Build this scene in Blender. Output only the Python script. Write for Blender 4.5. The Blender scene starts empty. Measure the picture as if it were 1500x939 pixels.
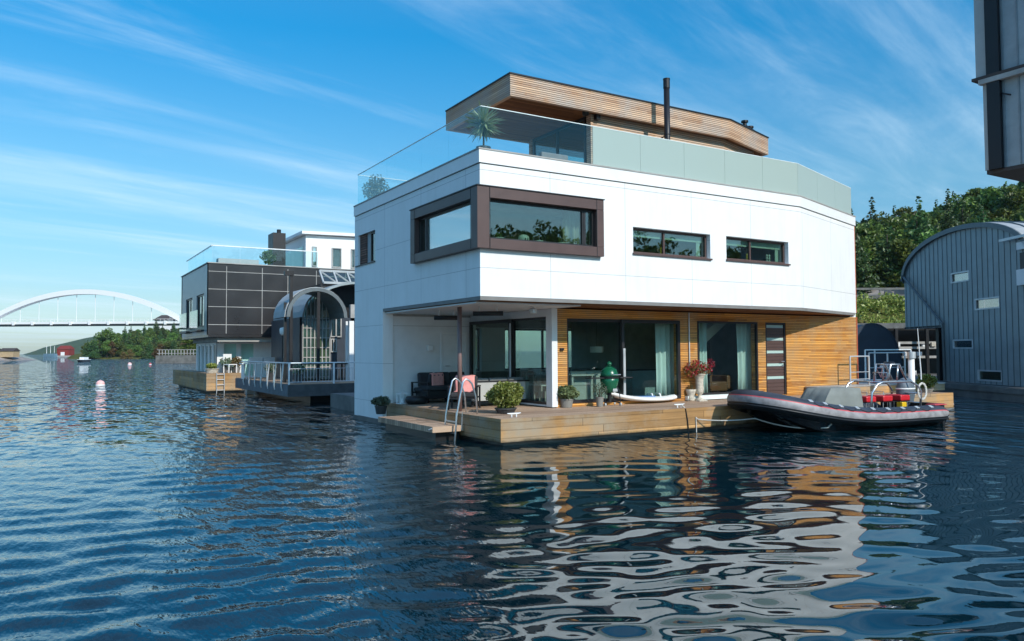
import bpy, math, random
import numpy as np
from mathutils import Vector, Matrix, noise
random.seed(7)
R_ = math.radians
scene = bpy.context.scene
COL = scene.collection

# ---------------------------------------------------------------- camera
H = 2.0; FPX = 1135.0
PITCH = math.atan(44.5/FPX); ROLL = 0.0057
F0 = Vector((.5195, .8545, 0)).normalized(); R0 = Vector((F0.y, -F0.x, 0))
Fv = F0*math.cos(PITCH) + Vector((0, 0, 1))*math.sin(PITCH)
U0 = R0.cross(Fv)
Rv = R0*math.cos(ROLL) - U0*math.sin(ROLL)
Uv = Rv.cross(Fv)
CAM = Vector((0, 0, H))
def ray(px, py):
    return Fv + Rv*((px-750)/FPX) - Uv*((py-469.5)/FPX)
def RY(px, py, y): d = ray(px, py); return CAM + d*((y-CAM.y)/d.y)
def RX(px, py, x): d = ray(px, py); return CAM + d*((x-CAM.x)/d.x)
def RZ(px, py, z): d = ray(px, py); return CAM + d*((z-CAM.z)/d.z)
def RD(px, py, D): d = ray(px, py); return CAM + d*(D/d.dot(F0))
def W(X, D, z=0.0): return R0*X + F0*D + Vector((0, 0, z))
cd = bpy.data.cameras.new('camera'); cam = bpy.data.objects.new('camera', cd); COL.objects.link(cam)
cd.sensor_width = 36; cd.lens = 36*FPX/1500; cd.clip_start = .05; cd.clip_end = 9000
m = Matrix((Rv, Uv, -Fv)).transposed().to_4x4(); m.translation = CAM
cam.matrix_world = m; scene.camera = cam

# ---------------------------------------------------------------- object helpers
def thing(name, label, cat, loc, rotz=0, group=None):
    o = bpy.data.objects.new(name, None); COL.objects.link(o)
    o.empty_display_size = .2
    o.location = loc; o.rotation_euler = (0, 0, rotz); o['label'] = label; o['category'] = cat
    if group: o['group'] = group
    return o
def tag(o, label=None, cat=None, group=None, kind=None):
    if label: o['label'] = label
    if cat: o['category'] = cat
    if group: o['group'] = group
    if kind: o['kind'] = kind
    return o
def copy_tree(o, parent=None):
    c = o.copy(); COL.objects.link(c)
    if parent: c.parent = parent
    for ch in list(o.children): copy_tree(ch, c)
    return c
class MB:
    def __init__(s): s.v = []; s.f = []; s.mi = []; s.cur = 0
    def add(s, vs, fs):
        n = len(s.v); s.v += [tuple(v) for v in vs]
        for f in fs: s.f.append(tuple(i+n for i in f)); s.mi.append(s.cur)
        return s
    def box(s, x0, y0, z0, x1, y1, z1):
        x0, x1 = min(x0, x1), max(x0, x1); y0, y1 = min(y0, y1), max(y0, y1); z0, z1 = min(z0, z1), max(z0, z1)
        return s.add([(x0,y0,z0),(x1,y0,z0),(x1,y1,z0),(x0,y1,z0),(x0,y0,z1),(x1,y0,z1),(x1,y1,z1),(x0,y1,z1)],
                     [(0,3,2,1),(4,5,6,7),(0,1,5,4),(1,2,6,5),(2,3,7,6),(3,0,4,7)])
    def obox(s, c, ex, ey, ez, hx, hy, hz):
        c = Vector(c); ex = Vector(ex).normalized()*hx; ey = Vector(ey).normalized()*hy; ez = Vector(ez).normalized()*hz
        vs = [c+ex*a+ey*b+ez*d for d in (-1, 1) for a, b in ((-1,-1),(1,-1),(1,1),(-1,1))]
        return s.add(vs, [(0,3,2,1),(4,5,6,7),(0,1,5,4),(1,2,6,5),(2,3,7,6),(3,0,4,7)])
    def bar(s, p, q, w, h=None, up=(0,0,1)):
        p = Vector(p); q = Vector(q); h = h or w; d = q-p; u = Vector(up)
        if abs(d.normalized().dot(u)) > .99: u = Vector((1, 0, 0))
        sd = d.cross(u).normalized(); u2 = sd.cross(d).normalized()
        return s.obox((p+q)/2, d, sd, u2, d.length/2, w/2, h/2)
    def tube(s, pts, r, n=8, cap=True):
        pts = [Vector(p) for p in pts]; k = len(pts)
        rs = r if isinstance(r, (list, tuple)) else [r]*k
        vs = []; prev = None
        for i, p in enumerate(pts):
            d = (pts[min(i+1, k-1)]-pts[max(i-1, 0)])
            if d.length < 1e-9: d = Vector((0, 0, 1))
            d.normalize()
            if prev is None:
                a = Vector((0, 0, 1)) if abs(d.z) < .9 else Vector((1, 0, 0))
                e1 = d.cross(a).normalized()
            else: e1 = (prev - d*prev.dot(d)).normalized()
            prev = e1; e2 = d.cross(e1)
            for j in range(n):
                t = 2*math.pi*j/n; vs.append(p + (e1*math.cos(t)+e2*math.sin(t))*rs[i])
        fs = [(i*n+j, i*n+(j+1) % n, (i+1)*n+(j+1) % n, (i+1)*n+j) for i in range(k-1) for j in range(n)]
        if cap: fs += [tuple(range(n))[::-1], tuple((k-1)*n+j for j in range(n))]
        return s.add(vs, fs)
    def lathe(s, c, prof, n=24, sq=(1, 1)):
        c = Vector(c); k = len(prof); vs = []
        for r, z in prof:
            for j in range(n):
                t = 2*math.pi*j/n; vs.append(c+Vector((math.cos(t)*r*sq[0], math.sin(t)*r*sq[1], z)))
        fs = [(i*n+j, i*n+(j+1) % n, (i+1)*n+(j+1) % n, (i+1)*n+j) for i in range(k-1) for j in range(n)]
        fs += [tuple(range(n))[::-1], tuple((k-1)*n+j for j in range(n))]
        return s.add(vs, fs)
    def prism(s, poly, z0, z1):
        n = len(poly)
        vs = [(p[0], p[1], z0) for p in poly]+[(p[0], p[1], z1) for p in poly]
        fs = [tuple(range(n))[::-1], tuple(range(n, 2*n))]+[(i, (i+1) % n, n+(i+1) % n, n+i) for i in range(n)]
        return s.add(vs, fs)
    def wall(s, A, B, z0, z1, t, holes=()):
        """wall along A->B (plan), thickness t towards the left of A->B, rectangular holes (s0,s1,za,zb)"""
        A = Vector((A[0], A[1], 0)); B = Vector((B[0], B[1], 0)); L = (B-A).length; e = (B-A).normalized()
        nrm = Vector((-e.y, e.x, 0))*t
        ss = sorted({0, L, *[h[0] for h in holes], *[h[1] for h in holes]})
        zs = sorted({z0, z1, *[h[2] for h in holes], *[h[3] for h in holes]})
        ss = [q for q in ss if -1e-6 <= q <= L+1e-6]; zs = [q for q in zs if z0-1e-6 <= q <= z1+1e-6]
        def solid(i, j):
            if i < 0 or j < 0 or i >= len(ss)-1 or j >= len(zs)-1: return False
            a = (ss[i]+ss[i+1])/2; b = (zs[j]+zs[j+1])/2
            return not any(h[0] < a < h[1] and h[2] < b < h[3] for h in holes)
        P = lambda a, z, k: A+e*a+nrm*k+Vector((0, 0, z))
        for i in range(len(ss)-1):
            for j in range(len(zs)-1):
                if not solid(i, j): continue
                a, b, c, d = ss[i], ss[i+1], zs[j], zs[j+1]
                s.add([P(a,c,0),P(b,c,0),P(b,d,0),P(a,d,0)], [(0,1,2,3)])
                s.add([P(a,c,1),P(b,c,1),P(b,d,1),P(a,d,1)], [(3,2,1,0)])
                if not solid(i-1, j): s.add([P(a,c,0),P(a,d,0),P(a,d,1),P(a,c,1)], [(0,1,2,3)])
                if not solid(i+1, j): s.add([P(b,c,0),P(b,c,1),P(b,d,1),P(b,d,0)], [(0,1,2,3)])
                if not solid(i, j-1): s.add([P(a,c,0),P(a,c,1),P(b,c,1),P(b,c,0)], [(0,1,2,3)])
                if not solid(i, j+1): s.add([P(a,d,0),P(b,d,0),P(b,d,1),P(a,d,1)], [(0,1,2,3)])
        return s
    def grid(s, rows):
        """rows: list of equal-length lists of points"""
        n = len(rows[0]); vs = [p for r in rows for p in r]
        return s.add(vs, [(i*n+j, i*n+j+1, (i+1)*n+j+1, (i+1)*n+j) for i in range(len(rows)-1) for j in range(n-1)])
    def build(s, name, mats, parent=None, smooth=False, bevel=0, solid=0, loc=None):
        off = Vector((0, 0, 0)); p = parent
        while p is not None:
            if p.parent is None: off = Vector(p.location)
            p = p.parent
        if parent is None and loc is not None: off = Vector(loc)
        me = bpy.data.meshes.new(name)
        me.from_pydata([tuple(Vector(v)-off) for v in s.v], [], s.f)
        if not isinstance(mats, (list, tuple)): mats = [mats]
        for m_ in mats: me.materials.append(m_)
        if len(mats) > 1: me.polygons.foreach_set('material_index', s.mi)
        if smooth: me.polygons.foreach_set('use_smooth', [True]*len(me.polygons))
        me.update()
        o = bpy.data.objects.new(name, me); COL.objects.link(o)
        if parent is not None: o.parent = parent
        elif loc is not None: o.location = loc
        if bevel:
            b = o.modifiers.new('bevel', 'BEVEL'); b.width = bevel; b.segments = 2; b.limit_method = 'ANGLE'; b.angle_limit = R_(40)
        if solid:
            b = o.modifiers.new('solid', 'SOLIDIFY'); b.thickness = solid; b.offset = 0
        return o

# ---------------------------------------------------------------- materials
def c8(r, g, b):
    f = lambda x: (x/255/12.92) if x/255 <= .04045 else ((x/255+.055)/1.055)**2.4
    return (f(r), f(g), f(b), 1)
class NT:
    def __init__(s, name):
        s.m = bpy.data.materials.new(name); s.m.use_nodes = True; s.t = s.m.node_tree; s.n = s.t.nodes
        s.b = s.n['Principled BSDF']; s.out = s.n['Material Output']
    def new(s, ty, **kw):
        n = s.n.new(ty)
        for k, v in kw.items():
            if k.startswith('i_'): n.inputs[k[2:].replace('_', ' ')].default_value = v
            else: setattr(n, k, v)
        return n
    def link(s, a, b): s.t.links.new(a, b)
    def math(s, op, a, b=None, c=None):
        n = s.n.new('ShaderNodeMath'); n.operation = op
        for i, x in enumerate((a, b, c)):
            if x is None: continue
            if isinstance(x, (int, float)): n.inputs[i].default_value = x
            else: s.link(x, n.inputs[i])
        return n.outputs[0]
    def pos(s):
        g = s.new('ShaderNodeNewGeometry'); x = s.new('ShaderNodeSeparateXYZ'); s.link(g.outputs['Position'], x.inputs[0])
        return g.outputs['Position'], x.outputs
    def noise(s, vec, scale, detail=3, rough=.55, sc=None, dist=0):
        if sc is not None:
            mp = s.new('ShaderNodeMapping'); s.link(vec, mp.inputs[0]); mp.inputs['Scale'].default_value = sc; vec = mp.outputs[0]
        n = s.new('ShaderNodeTexNoise'); n.inputs['Scale'].default_value = scale; n.inputs['Detail'].default_value = detail
        n.inputs['Roughness'].default_value = rough; n.inputs['Distortion'].default_value = dist; s.link(vec, n.inputs['Vector']); return n.outputs['Fac']
    def ramp(s, fac, stops):
        r = s.new('ShaderNodeValToRGB'); e = r.color_ramp.elements
        while len(e) < len(stops): e.new(.5)
        for el, (p, c) in zip(e, stops): el.position = p; el.color = c if len(c) == 4 else (*c, 1)
        s.link(fac, r.inputs[0]); return r.outputs[0]
    def mix(s, fac, a, b, mode='MIX'):
        n = s.n.new('ShaderNodeMix'); n.data_type = 'RGBA'; n.blend_type = mode
        for sock, x in ((n.inputs[0], fac), (n.inputs[6], a), (n.inputs[7], b)):
            if isinstance(x, (int, float)): sock.default_value = x
            elif isinstance(x, tuple): sock.default_value = x
            else: s.link(x, sock)
        return n.outputs[2]
    def bump(s, h, strength=.5, dist=.02, prev=None):
        b = s.new('ShaderNodeBump'); b.inputs['Strength'].default_value = strength; b.inputs['Distance'].default_value = dist
        s.link(h, b.inputs['Height'])
        if prev: s.link(prev, b.inputs['Normal'])
        return b.outputs[0]
def plain(name, col, rough=.5, metal=0, var=.15, scale=3, bump=0, bscale=40, spec=.5):
    t = NT(name); p, _ = t.pos()
    n = t.noise(p, scale, 5)
    lo = tuple(x*(1-var) for x in col[:3])+(1,); hi = tuple(min(1, x*(1+var)) for x in col[:3])+(1,)
    t.link(t.ramp(n, [(.3, lo), (.7, hi)]), t.b.inputs['Base Color'])
    rn = t.math('MULTIPLY_ADD', n, .2, rough-.1); t.link(rn, t.b.inputs['Roughness'])
    t.b.inputs['Metallic'].default_value = metal; t.b.inputs['Specular IOR Level'].default_value = spec
    if bump: t.link(t.bump(t.noise(p, bscale, 4), bump, .01), t.b.inputs['Normal'])
    return t.m
def slats(name, pitch, c_lo, c_hi, gap, axis='Z', gapw=.12, streak=1.0, rough=.7, bump=.8, blen=3.0, grey=None, wet=None):
    """boards stacked along one world axis; every board its own tone, grain along it"""
    t = NT(name); p, xyz = t.pos()
    v = xyz[axis] if axis in 'XYZ' else None
    q = t.math('DIVIDE', v, pitch); fr = t.math('FRACT', q); row = t.math('FLOOR', q)
    others = [a for a in 'XYZ' if a != axis]
    if axis == 'Z': along = t.math('ADD', xyz['X'], t.math('MULTIPLY', xyz['Y'], .8))
    elif axis == 'X': along = xyz['Y']
    else: along = xyz['X']
    wn0 = t.new('ShaderNodeTexWhiteNoise', noise_dimensions='1D'); t.link(row, wn0.inputs['W'])
    seg = t.math('FLOOR', t.math('ADD', t.math('DIVIDE', along, blen), t.math('MULTIPLY', wn0.outputs[0], 7)))
    cv = t.new('ShaderNodeCombineXYZ'); t.link(row, cv.inputs[0]); t.link(seg, cv.inputs[1])
    wn = t.new('ShaderNodeTexWhiteNoise', noise_dimensions='2D'); t.link(cv.outputs[0], wn.inputs['Vector'])
    sc = {'Z': (1.5, 1.5, 60), 'X': (60, 1.5, 4), 'Y': (1.5, 60, 4)}[axis]
    gr = t.noise(p, 1.0*streak, 5, .65, sc=sc)
    big = t.noise(p, .6, 3)
    f = t.math('ADD', t.math('MULTIPLY', wn.outputs[0], .42), t.math('ADD', t.math('MULTIPLY', gr, .45), t.math('MULTIPLY', big, .3)))
    col = t.ramp(f, [(.25, c_lo), (.85, c_hi)])
    if grey: col = t.mix(t.ramp(t.noise(p, .9, 5, .7), [(.42, (0,0,0)), (.68, (1,1,1))]), col, grey)
    g = t.math('LESS_THAN', fr, gapw)
    col = t.mix(g, col, gap)
    if wet:      # dark algae and water stain with a ragged upper edge
        edge = t.math('MULTIPLY_ADD', t.noise(p, 2.2, 5, .7), .16, wet-.08)
        st = t.new('ShaderNodeMapRange'); t.link(t.math('SUBTRACT', edge, xyz['Z']), st.inputs[0]); st.inputs[1].default_value = -.02; st.inputs[2].default_value = .05; st.inputs[4].default_value = .85
        col = t.mix(st.outputs[0], col, (.045, .042, .025, 1))
        ends = t.math('LESS_THAN', t.math('ABSOLUTE', t.math('SUBTRACT', t.math('FRACT', t.math('ADD', t.math('DIVIDE', along, blen), t.math('MULTIPLY', wn0.outputs[0], 7))), .5)), .4985)
        col = t.mix(ends, (.05, .035, .02, 1), col)
    t.link(col, t.b.inputs['Base Color']); t.b.inputs['Roughness'].default_value = rough; t.b.inputs['Specular IOR Level'].default_value = .25
    prof = t.ramp(fr, [(0, (0,0,0)), (gapw, (0,0,0)), (min(.95, gapw+.12), (1,1,1)), (1, (.85,.85,.85))])
    hh = t.math('ADD', prof, t.math('MULTIPLY', gr, .25))
    t.link(t.bump(hh, bump, .012), t.b.inputs['Normal'])
    return t.m
def glass(name, tint, ior=1.5, rough=0.0, extra=0.0, gl=(1, 1, 1, 1)):
    t = NT(name); t.n.remove(t.b)
    tr = t.new('ShaderNodeBsdfTransparent'); tr.inputs[0].default_value = tint
    gs = t.new('ShaderNodeBsdfGlossy'); gs.inputs['Color'].default_value = gl; gs.inputs['Roughness'].default_value = rough
    gm = t.new('ShaderNodeNewGeometry'); dt = t.new('ShaderNodeVectorMath', operation='DOT_PRODUCT'); t.link(gm.outputs['Incoming'], dt.inputs[0]); t.link(gm.outputs['Normal'], dt.inputs[1])
    f0 = ((ior-1)/(ior+1))**2
    k5 = t.math('POWER', t.math('SUBTRACT', 1, t.math('ABSOLUTE', dt.outputs['Value'])), 5)
    fac = t.math('MULTIPLY_ADD', k5, 1-f0, f0+extra)
    p, _ = t.pos()
    t.link(t.bump(t.noise(p, .8, 1), .06, .02), gs.inputs['Normal'])
    mx = t.new('ShaderNodeMixShader'); t.link(fac, mx.inputs[0])
    t.link(tr.outputs[0], mx.inputs[1]); t.link(gs.outputs[0], mx.inputs[2]); t.link(mx.outputs[0], t.out.inputs[0])
    return t.m
def frosted(name, col, tfac=.35):
    t = NT(name); t.n.remove(t.b)
    d = t.new('ShaderNodeBsdfDiffuse'); d.inputs[0].default_value = col
    tl = t.new('ShaderNodeBsdfTranslucent'); tl.inputs[0].default_value = col
    gs = t.new('ShaderNodeBsdfGlossy'); gs.inputs['Roughness'].default_value = .25
    m1 = t.new('ShaderNodeMixShader'); m1.inputs[0].default_value = tfac; t.link(d.outputs[0], m1.inputs[1]); t.link(tl.outputs[0], m1.inputs[2])
    fr = t.new('ShaderNodeFresnel'); fr.inputs[0].default_value = 1.45
    m2 = t.new('ShaderNodeMixShader'); t.link(fr.outputs[0], m2.inputs[0]); t.link(m1.outputs[0], m2.inputs[1]); t.link(gs.outputs[0], m2.inputs[2])
    t.link(m2.outputs[0], t.out.inputs[0]); return t.m
def white_panels():
    t = NT('white_fibre_panels'); p, x = t.pos()
    g = t.new('ShaderNodeNewGeometry'); nx = t.new('ShaderNodeSeparateXYZ'); t.link(g.outputs['True Normal'], nx.inputs[0])
    isleft = t.math('GREATER_THAN', t.math('ABSOLUTE', nx.outputs[0]), .8)
    def line(v, off, per, w):
        fr = t.math('FRACT', t.math('DIVIDE', t.math('SUBTRACT', v, off-w/2), per)); return t.math('LESS_THAN', fr, w/per)
    lx = t.math('MULTIPLY', line(x['X'], 9.93, 2.205, .012), t.math('SUBTRACT', 1, isleft))
    ly = t.math('MULTIPLY', line(x['Y'], 15.27, 2.4, .014), isleft)
    lz = line(x['Z'], 5.95, 1.07*2, .012)
    lz2 = t.math('MULTIPLY', line(x['Z'], 4.88, 1.07*2, .012), isleft)
    L = t.math('MAXIMUM', t.math('MAXIMUM', lx, ly), t.math('MAXIMUM', lz, lz2))
    base = t.ramp(t.noise(p, 1.2, 5, .6), [(.3, (.76, .76, .75)), (.7, (.82, .82, .81))])
    drip = t.ramp(t.noise(p, 1, 4, .6, sc=(6, 6, .35)), [(.45, (1, 1, 1)), (.8, (.94, .935, .92))])
    base = t.mix(1.0, base, drip, 'MULTIPLY')
    t.link(t.mix(t.math('MULTIPLY', L, .6), base, (.22, .22, .23, 1)), t.b.inputs['Base Color'])
    t.b.inputs['Roughness'].default_value = .55; t.b.inputs['Specular IOR Level'].default_value = .3
    t.link(t.bump(t.math('SUBTRACT', 1, L), .5, .01), t.b.inputs['Normal'])
    return t.m
def foliage(name, dark, mid, light, rough=.6, hue=.03):
    t = NT(name); p, _ = t.pos()
    g = t.new('ShaderNodeNewGeometry'); oi = t.new('ShaderNodeObjectInfo')
    f = t.math('ADD', t.math('MULTIPLY', g.outputs['Random Per Island'], .6), t.math('MULTIPLY', t.noise(p, .7, 2), .5))
    col = t.ramp(f, [(.15, dark), (.5, mid), (.95, light)])
    hs = t.new('ShaderNodeHueSaturation'); t.link(col, hs.inputs['Color'])
    t.link(t.math('MULTIPLY_ADD', oi.outputs['Random'], hue*2, .5-hue), hs.inputs['Hue'])
    t.link(t.math('MULTIPLY_ADD', oi.outputs['Random'], .8, .65), hs.inputs['Value'])
    t.n.remove(t.b)
    d = t.new('ShaderNodeBsdfDiffuse'); t.link(hs.outputs[0], d.inputs[0])
    tl = t.new('ShaderNodeBsdfTranslucent'); t.link(hs.outputs[0], tl.inputs[0])
    gs = t.new('ShaderNodeBsdfGlossy'); gs.inputs['Roughness'].default_value = .45; gs.inputs['Color'].default_value = (.5, .5, .5, 1)
    m1 = t.new('ShaderNodeMixShader'); m1.inputs[0].default_value = .3; t.link(d.outputs[0], m1.inputs[1]); t.link(tl.outputs[0], m1.inputs[2])
    m2 = t.new('ShaderNodeMixShader'); m2.inputs[0].default_value = .05; t.link(m1.outputs[0], m2.inputs[1]); t.link(gs.outputs[0], m2.inputs[2])
    t.link(m2.outputs[0], t.out.inputs[0]); return t.m

M = {}
M['white'] = white_panels()
M['wplain'] = plain('white_paint', (.78, .78, .77), .5, var=.04)
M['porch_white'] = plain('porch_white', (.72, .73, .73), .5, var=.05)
M['clad'] = slats('orange_cedar_slats', .05, c8(142, 78, 30), c8(242, 174, 88), (.16, .07, .02, 1), gapw=.16, bump=.8, blen=2.2, grey=(.52, .33, .16, 1))
M['clad_up'] = slats('weathered_cedar_slats', .055, c8(160, 118, 88), c8(236, 198, 162), (.10, .06, .045, 1), gapw=.18, bump=1, grey=(.50, .43, .37, 1))
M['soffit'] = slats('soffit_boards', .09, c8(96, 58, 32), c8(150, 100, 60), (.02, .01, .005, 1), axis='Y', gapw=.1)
M['deckside'] = slats('weathered_deck_fascia', .165, c8(112, 84, 54), c8(208, 160, 104), (.12, .085, .05, 1), gapw=.02, blen=3.7, grey=(.34, .27, .19, 1), bump=.5, wet=.13)
M['decktop'] = slats('deck_boards', .12, c8(124, 100, 82), c8(200, 170, 144), (.03, .02, .015, 1), axis='Y', gapw=.07, blen=4)
M['frame'] = plain('dark_brown_aluminium', c8(84, 64, 60), .45, .0, .08)
M['black'] = plain('black_metal', (.012, .012, .014, 1), .45, .2, .2)
M['dark'] = plain('dark_frame', (.022, .02, .022, 1), .4)
M['steel'] = plain('brushed_steel', (.62, .64, .66, 1), .3, .9, .08)
M['galv'] = plain('galvanised_rail', (.55, .57, .58, 1), .45, .4, .12)
M['chrome_white'] = plain('white_rail_paint', (.75, .77, .77, 1), .4)
M['glass'] = glass('clear_window_glass', (.80, .89, .865, 1), 1.5)
M['glass_up'] = glass('upper_window_glass', (.66, .78, .72, 1), 1.6, extra=.07)
M['sky_glass'] = glass('sky_reflecting_glass', (.75, .85, .85, 1), 1.7, extra=.28)
M['rail_glass'] = glass('railing_glass', (.86, .945, .965, 1), 1.4, gl=(.9, 1, 1, 1))
M['frost'] = frosted('frosted_railing_glass', c8(206, 223, 215), .45)
M['frost_edge'] = plain('pale_glass_edge', (.75, .82, .80, 1), .3)
M['int_wall'] = plain('interior_wall', (.30, .29, .27, 1), .8)
M['int_dark'] = plain('interior_dark', (.03, .028, .025, 1), .7)
M['int_floor'] = slats('interior_floor', .14, c8(90, 66, 46), c8(130, 98, 70), (.02, .015, .01, 1), axis='Y', gapw=.04)
M['curtain'] = plain('pale_linen', (.72, .76, .74, 1), .8, var=.05)
M['conc'] = plain('wet_concrete', (.14, .135, .125, 1), .8, var=.35, scale=1.5, bump=.5, bscale=20)
M['conc_lt'] = plain('pale_concrete', (.36, .35, .33, 1), .85, var=.2, scale=2, bump=.3)
M['pink'] = plain('pink_blanket', c8(236, 158, 150), .9, var=.1, scale=12, bump=.5, bscale=150)
M['cush'] = plain('charcoal_cushion', (.035, .036, .04, 1), .9, var=.2, bump=.3, bscale=120)
M['grey_f'] = plain('grey_fabric', (.20, .20, .195, 1), .9, var=.12, bump=.3, bscale=80)
M['greylt'] = plain('light_grey_laminate', (.42, .42, .40, 1), .6, var=.06)
M['red_v'] = plain('red_vinyl', c8(200, 34, 44), .4, var=.1)
M['rub_blk'] = plain('black_rubber', (.012, .014, .018, 1), .45, var=.3)
M['rub_nav'] = plain('navy_tube_fabric', (.03, .038, .055, 1), .5, var=.25)
M['rub_wht'] = plain('light_grey_tube_fabric', (.27, .255, .26, 1), .5, var=.3, scale=6)
M['rub_red'] = plain('red_tube_stripe', c8(196, 72, 78), .45)
M['hull'] = plain('black_gelcoat', (.008, .009, .012, 1), .2, var=.3)
M['rope'] = plain('pale_rope', (.62, .60, .55, 1), .8, bump=.8, bscale=200)
M['yellow'] = plain('yellow_plastic', c8(235, 190, 30), .45)
M['egg'] = plain('green_glazed_ceramic', c8(20, 92, 66), .22, var=.12, scale=20, bump=.3, bscale=60)
M['pot_blk'] = plain('dark_pot', (.04, .042, .045, 1), .5)
M['pot_gry'] = plain('grey_clay_pot', (.22, .21, .19, 1), .7, bump=.3)
M['stone'] = plain('stone_urn', (.5, .45, .37, 1), .8, var=.35, scale=14, bump=.6, bscale=50)
M['bark'] = plain('bark', (.07, .05, .035, 1), .9, var=.4, scale=8, bump=.8, bscale=20)
M['lf_dark'] = foliage('dark_tree_leaves', (.028, .058, .014, 1), (.10, .165, .034, 1), (.22, .30, .065, 1))
M['lf_con'] = foliage('conifer_needles', (.020, .045, .016, 1), (.055, .10, .03, 1), (.11, .17, .05, 1))
M['lf_lit'] = foliage('bright_tree_leaves', (.035, .06, .01, 1), (.10, .15, .025, 1), (.20, .25, .05, 1))
M['lf_aut'] = foliage('autumn_leaves', (.09, .05, .02, 1), (.16, .11, .04, 1), (.22, .17, .05, 1))
M['lf_bush'] = foliage('bush_leaves', (.05, .075, .012, 1), (.16, .20, .035, 1), (.36, .36, .10, 1), hue=.01)
M['lf_sage'] = foliage('sage_leaves', (.07, .10, .04, 1), (.16, .21, .09, 1), (.26, .32, .15, 1), hue=.01)
M['lf_olive'] = foliage('olive_leaves', (.06, .09, .06, 1), (.12, .17, .11, 1), (.22, .27, .18, 1), hue=.01)
M['lf_yuc'] = foliage('yucca_leaves', (.30, .36, .12, 1), (.56, .60, .28, 1), (.82, .80, .50, 1), hue=.01)
M['lf_rose'] = foliage('rose_foliage', (.05, .04, .015, 1), (.12, .10, .03, 1), (.22, .09, .04, 1), hue=.01)
M['petal'] = foliage('red_petals', (.20, .008, .012, 1), (.42, .012, .03, 1), (.60, .04, .09, 1), hue=.005)
M['darkpanel'] = plain('dark_composite_panel', (.022, .021, .023, 1), .3, var=.15, scale=.8)
M['blind_g'] = plain('pale_green_blind', (.78, .86, .74, 1), .7, var=.06)
M['zinc'] = plain('blue_grey_zinc', (.27, .315, .325, 1), .5, .15, .14, scale=1.2)
M['zinc_seam'] = plain('dark_zinc_seam', (.12, .145, .155, 1), .5, .2)
M['zinc_lt'] = plain('pale_zinc', (.36, .38, .385, 1), .65, .0, .12)  # paler zinc for roofs, skylight frame and infill panel
M['blue_dk'] = plain('dark_blue_wall', (.02, .03, .045, 1), .5)
M['navy_tarp'] = plain('navy_tarpaulin', (.012, .03, .055, 1), .55, var=.2, bump=.3, bscale=4)
M['boards'] = plain('painted_grey_boards', (.34, .37, .38, 1), .7, var=.12)
M['redbarn'] = plain('falu_red_boards', c8(128, 44, 36), .8)
M['tile'] = plain('dark_roof_tile', (.06, .045, .04, 1), .8)
M['rock'] = plain('shore_rock', (.28, .24, .21, 1), .9, var=.35, scale=.6, bump=.6, bscale=2)
M['wallg'] = plain('dark_retaining_concrete', (.13, .13, .125, 1), .9, var=.3, bump=.3)  # darker grey concrete, mottled at random
M['asph'] = plain('asphalt', (.055, .055, .058, 1), .9)
M['buoy'] = plain('pink_buoy_paint', c8(244, 186, 180), .5)
M['lampw'] = plain('opal_lamp', (.8, .8, .78, 1), .4)
M['copper'] = plain('copper_corner_trim', c8(190, 96, 60), .5)
SKY_STRENGTH = .10; SKY_SAT = 1.0; SKY_HUE = .5; CLOUD_OFF = 2.0; CLOUD_COL = (5.6, 7.0, 8.0, 1)
SKY_RAMP = [(0, (.62, .75, .84)), (.06, (.56, .71, .81)), (.20, (.50, .89, .97)), (.38, (.10, .90, 1.20)), (.50, (.3, 1.1, 1.4)), (.75, (1.6, 1.95, 2.1))]  # top stops brightened above the visible sky to fill the shaded left wall
SUN_STRENGTH = 2.65; EXPOSURE = 0.6
WAVE_SLOPE = .095; WATER_COL = (.0005, .013, .020, 1); WATER_IOR = 1.65
# ---------------------------------------------------------------- sky, sun
SUN_AZ, SUN_EL = R_(8), R_(33.2)
sdir = Vector((math.sin(SUN_AZ)*math.cos(SUN_EL), -math.cos(SUN_AZ)*math.cos(SUN_EL), math.sin(SUN_EL)))
world = bpy.data.worlds.new('World'); scene.world = world; world.use_nodes = True
wt = world.node_tree; wn = wt.nodes; wl = wt.links
bg = wn['Background']; bg.inputs[1].default_value = SKY_STRENGTH
sky = wn.new('ShaderNodeTexSky'); sky.sky_type = 'NISHITA'; sky.sun_disc = False
sky.sun_elevation = SUN_EL; sky.sun_rotation = math.atan2(sdir.x, sdir.y)
sky.altitude = 0; sky.air_density = 1.0; sky.dust_density = .6; sky.ozone_density = 2.0
hsv = wn.new('ShaderNodeHueSaturation'); hsv.inputs['Hue'].default_value = SKY_HUE; hsv.inputs['Saturation'].default_value = SKY_SAT; hsv.inputs['Value'].default_value = 1.0
wl.new(sky.outputs[0], hsv.inputs['Color'])
tc = wn.new('ShaderNodeTexCoord')
sp = wn.new('ShaderNodeSeparateXYZ'); wl.new(tc.outputs['Generated'], sp.inputs[0])
def wm(op, a, b=None, c=None):
    n = wn.new('ShaderNodeMath'); n.operation = op
    for i, x in enumerate((a, b, c)):
        if x is None: continue
        if isinstance(x, (int, float)): n.inputs[i].default_value = x
        else: wl.new(x, n.inputs[i])
    return n.outputs[0]
zz = wm('MAXIMUM', wm('ADD', sp.outputs[2], .06), .02)
u_ = wm('DIVIDE', sp.outputs[0], zz); v_ = wm('DIVIDE', sp.outputs[1], zz)
ca, sa = math.cos(R_(14.7)), math.sin(R_(14.7))
al = wm('ADD', wm('MULTIPLY', u_, ca), wm('MULTIPLY', v_, sa))
ac = wm('SUBTRACT', wm('MULTIPLY', v_, ca), wm('MULTIPLY', u_, sa))
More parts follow.
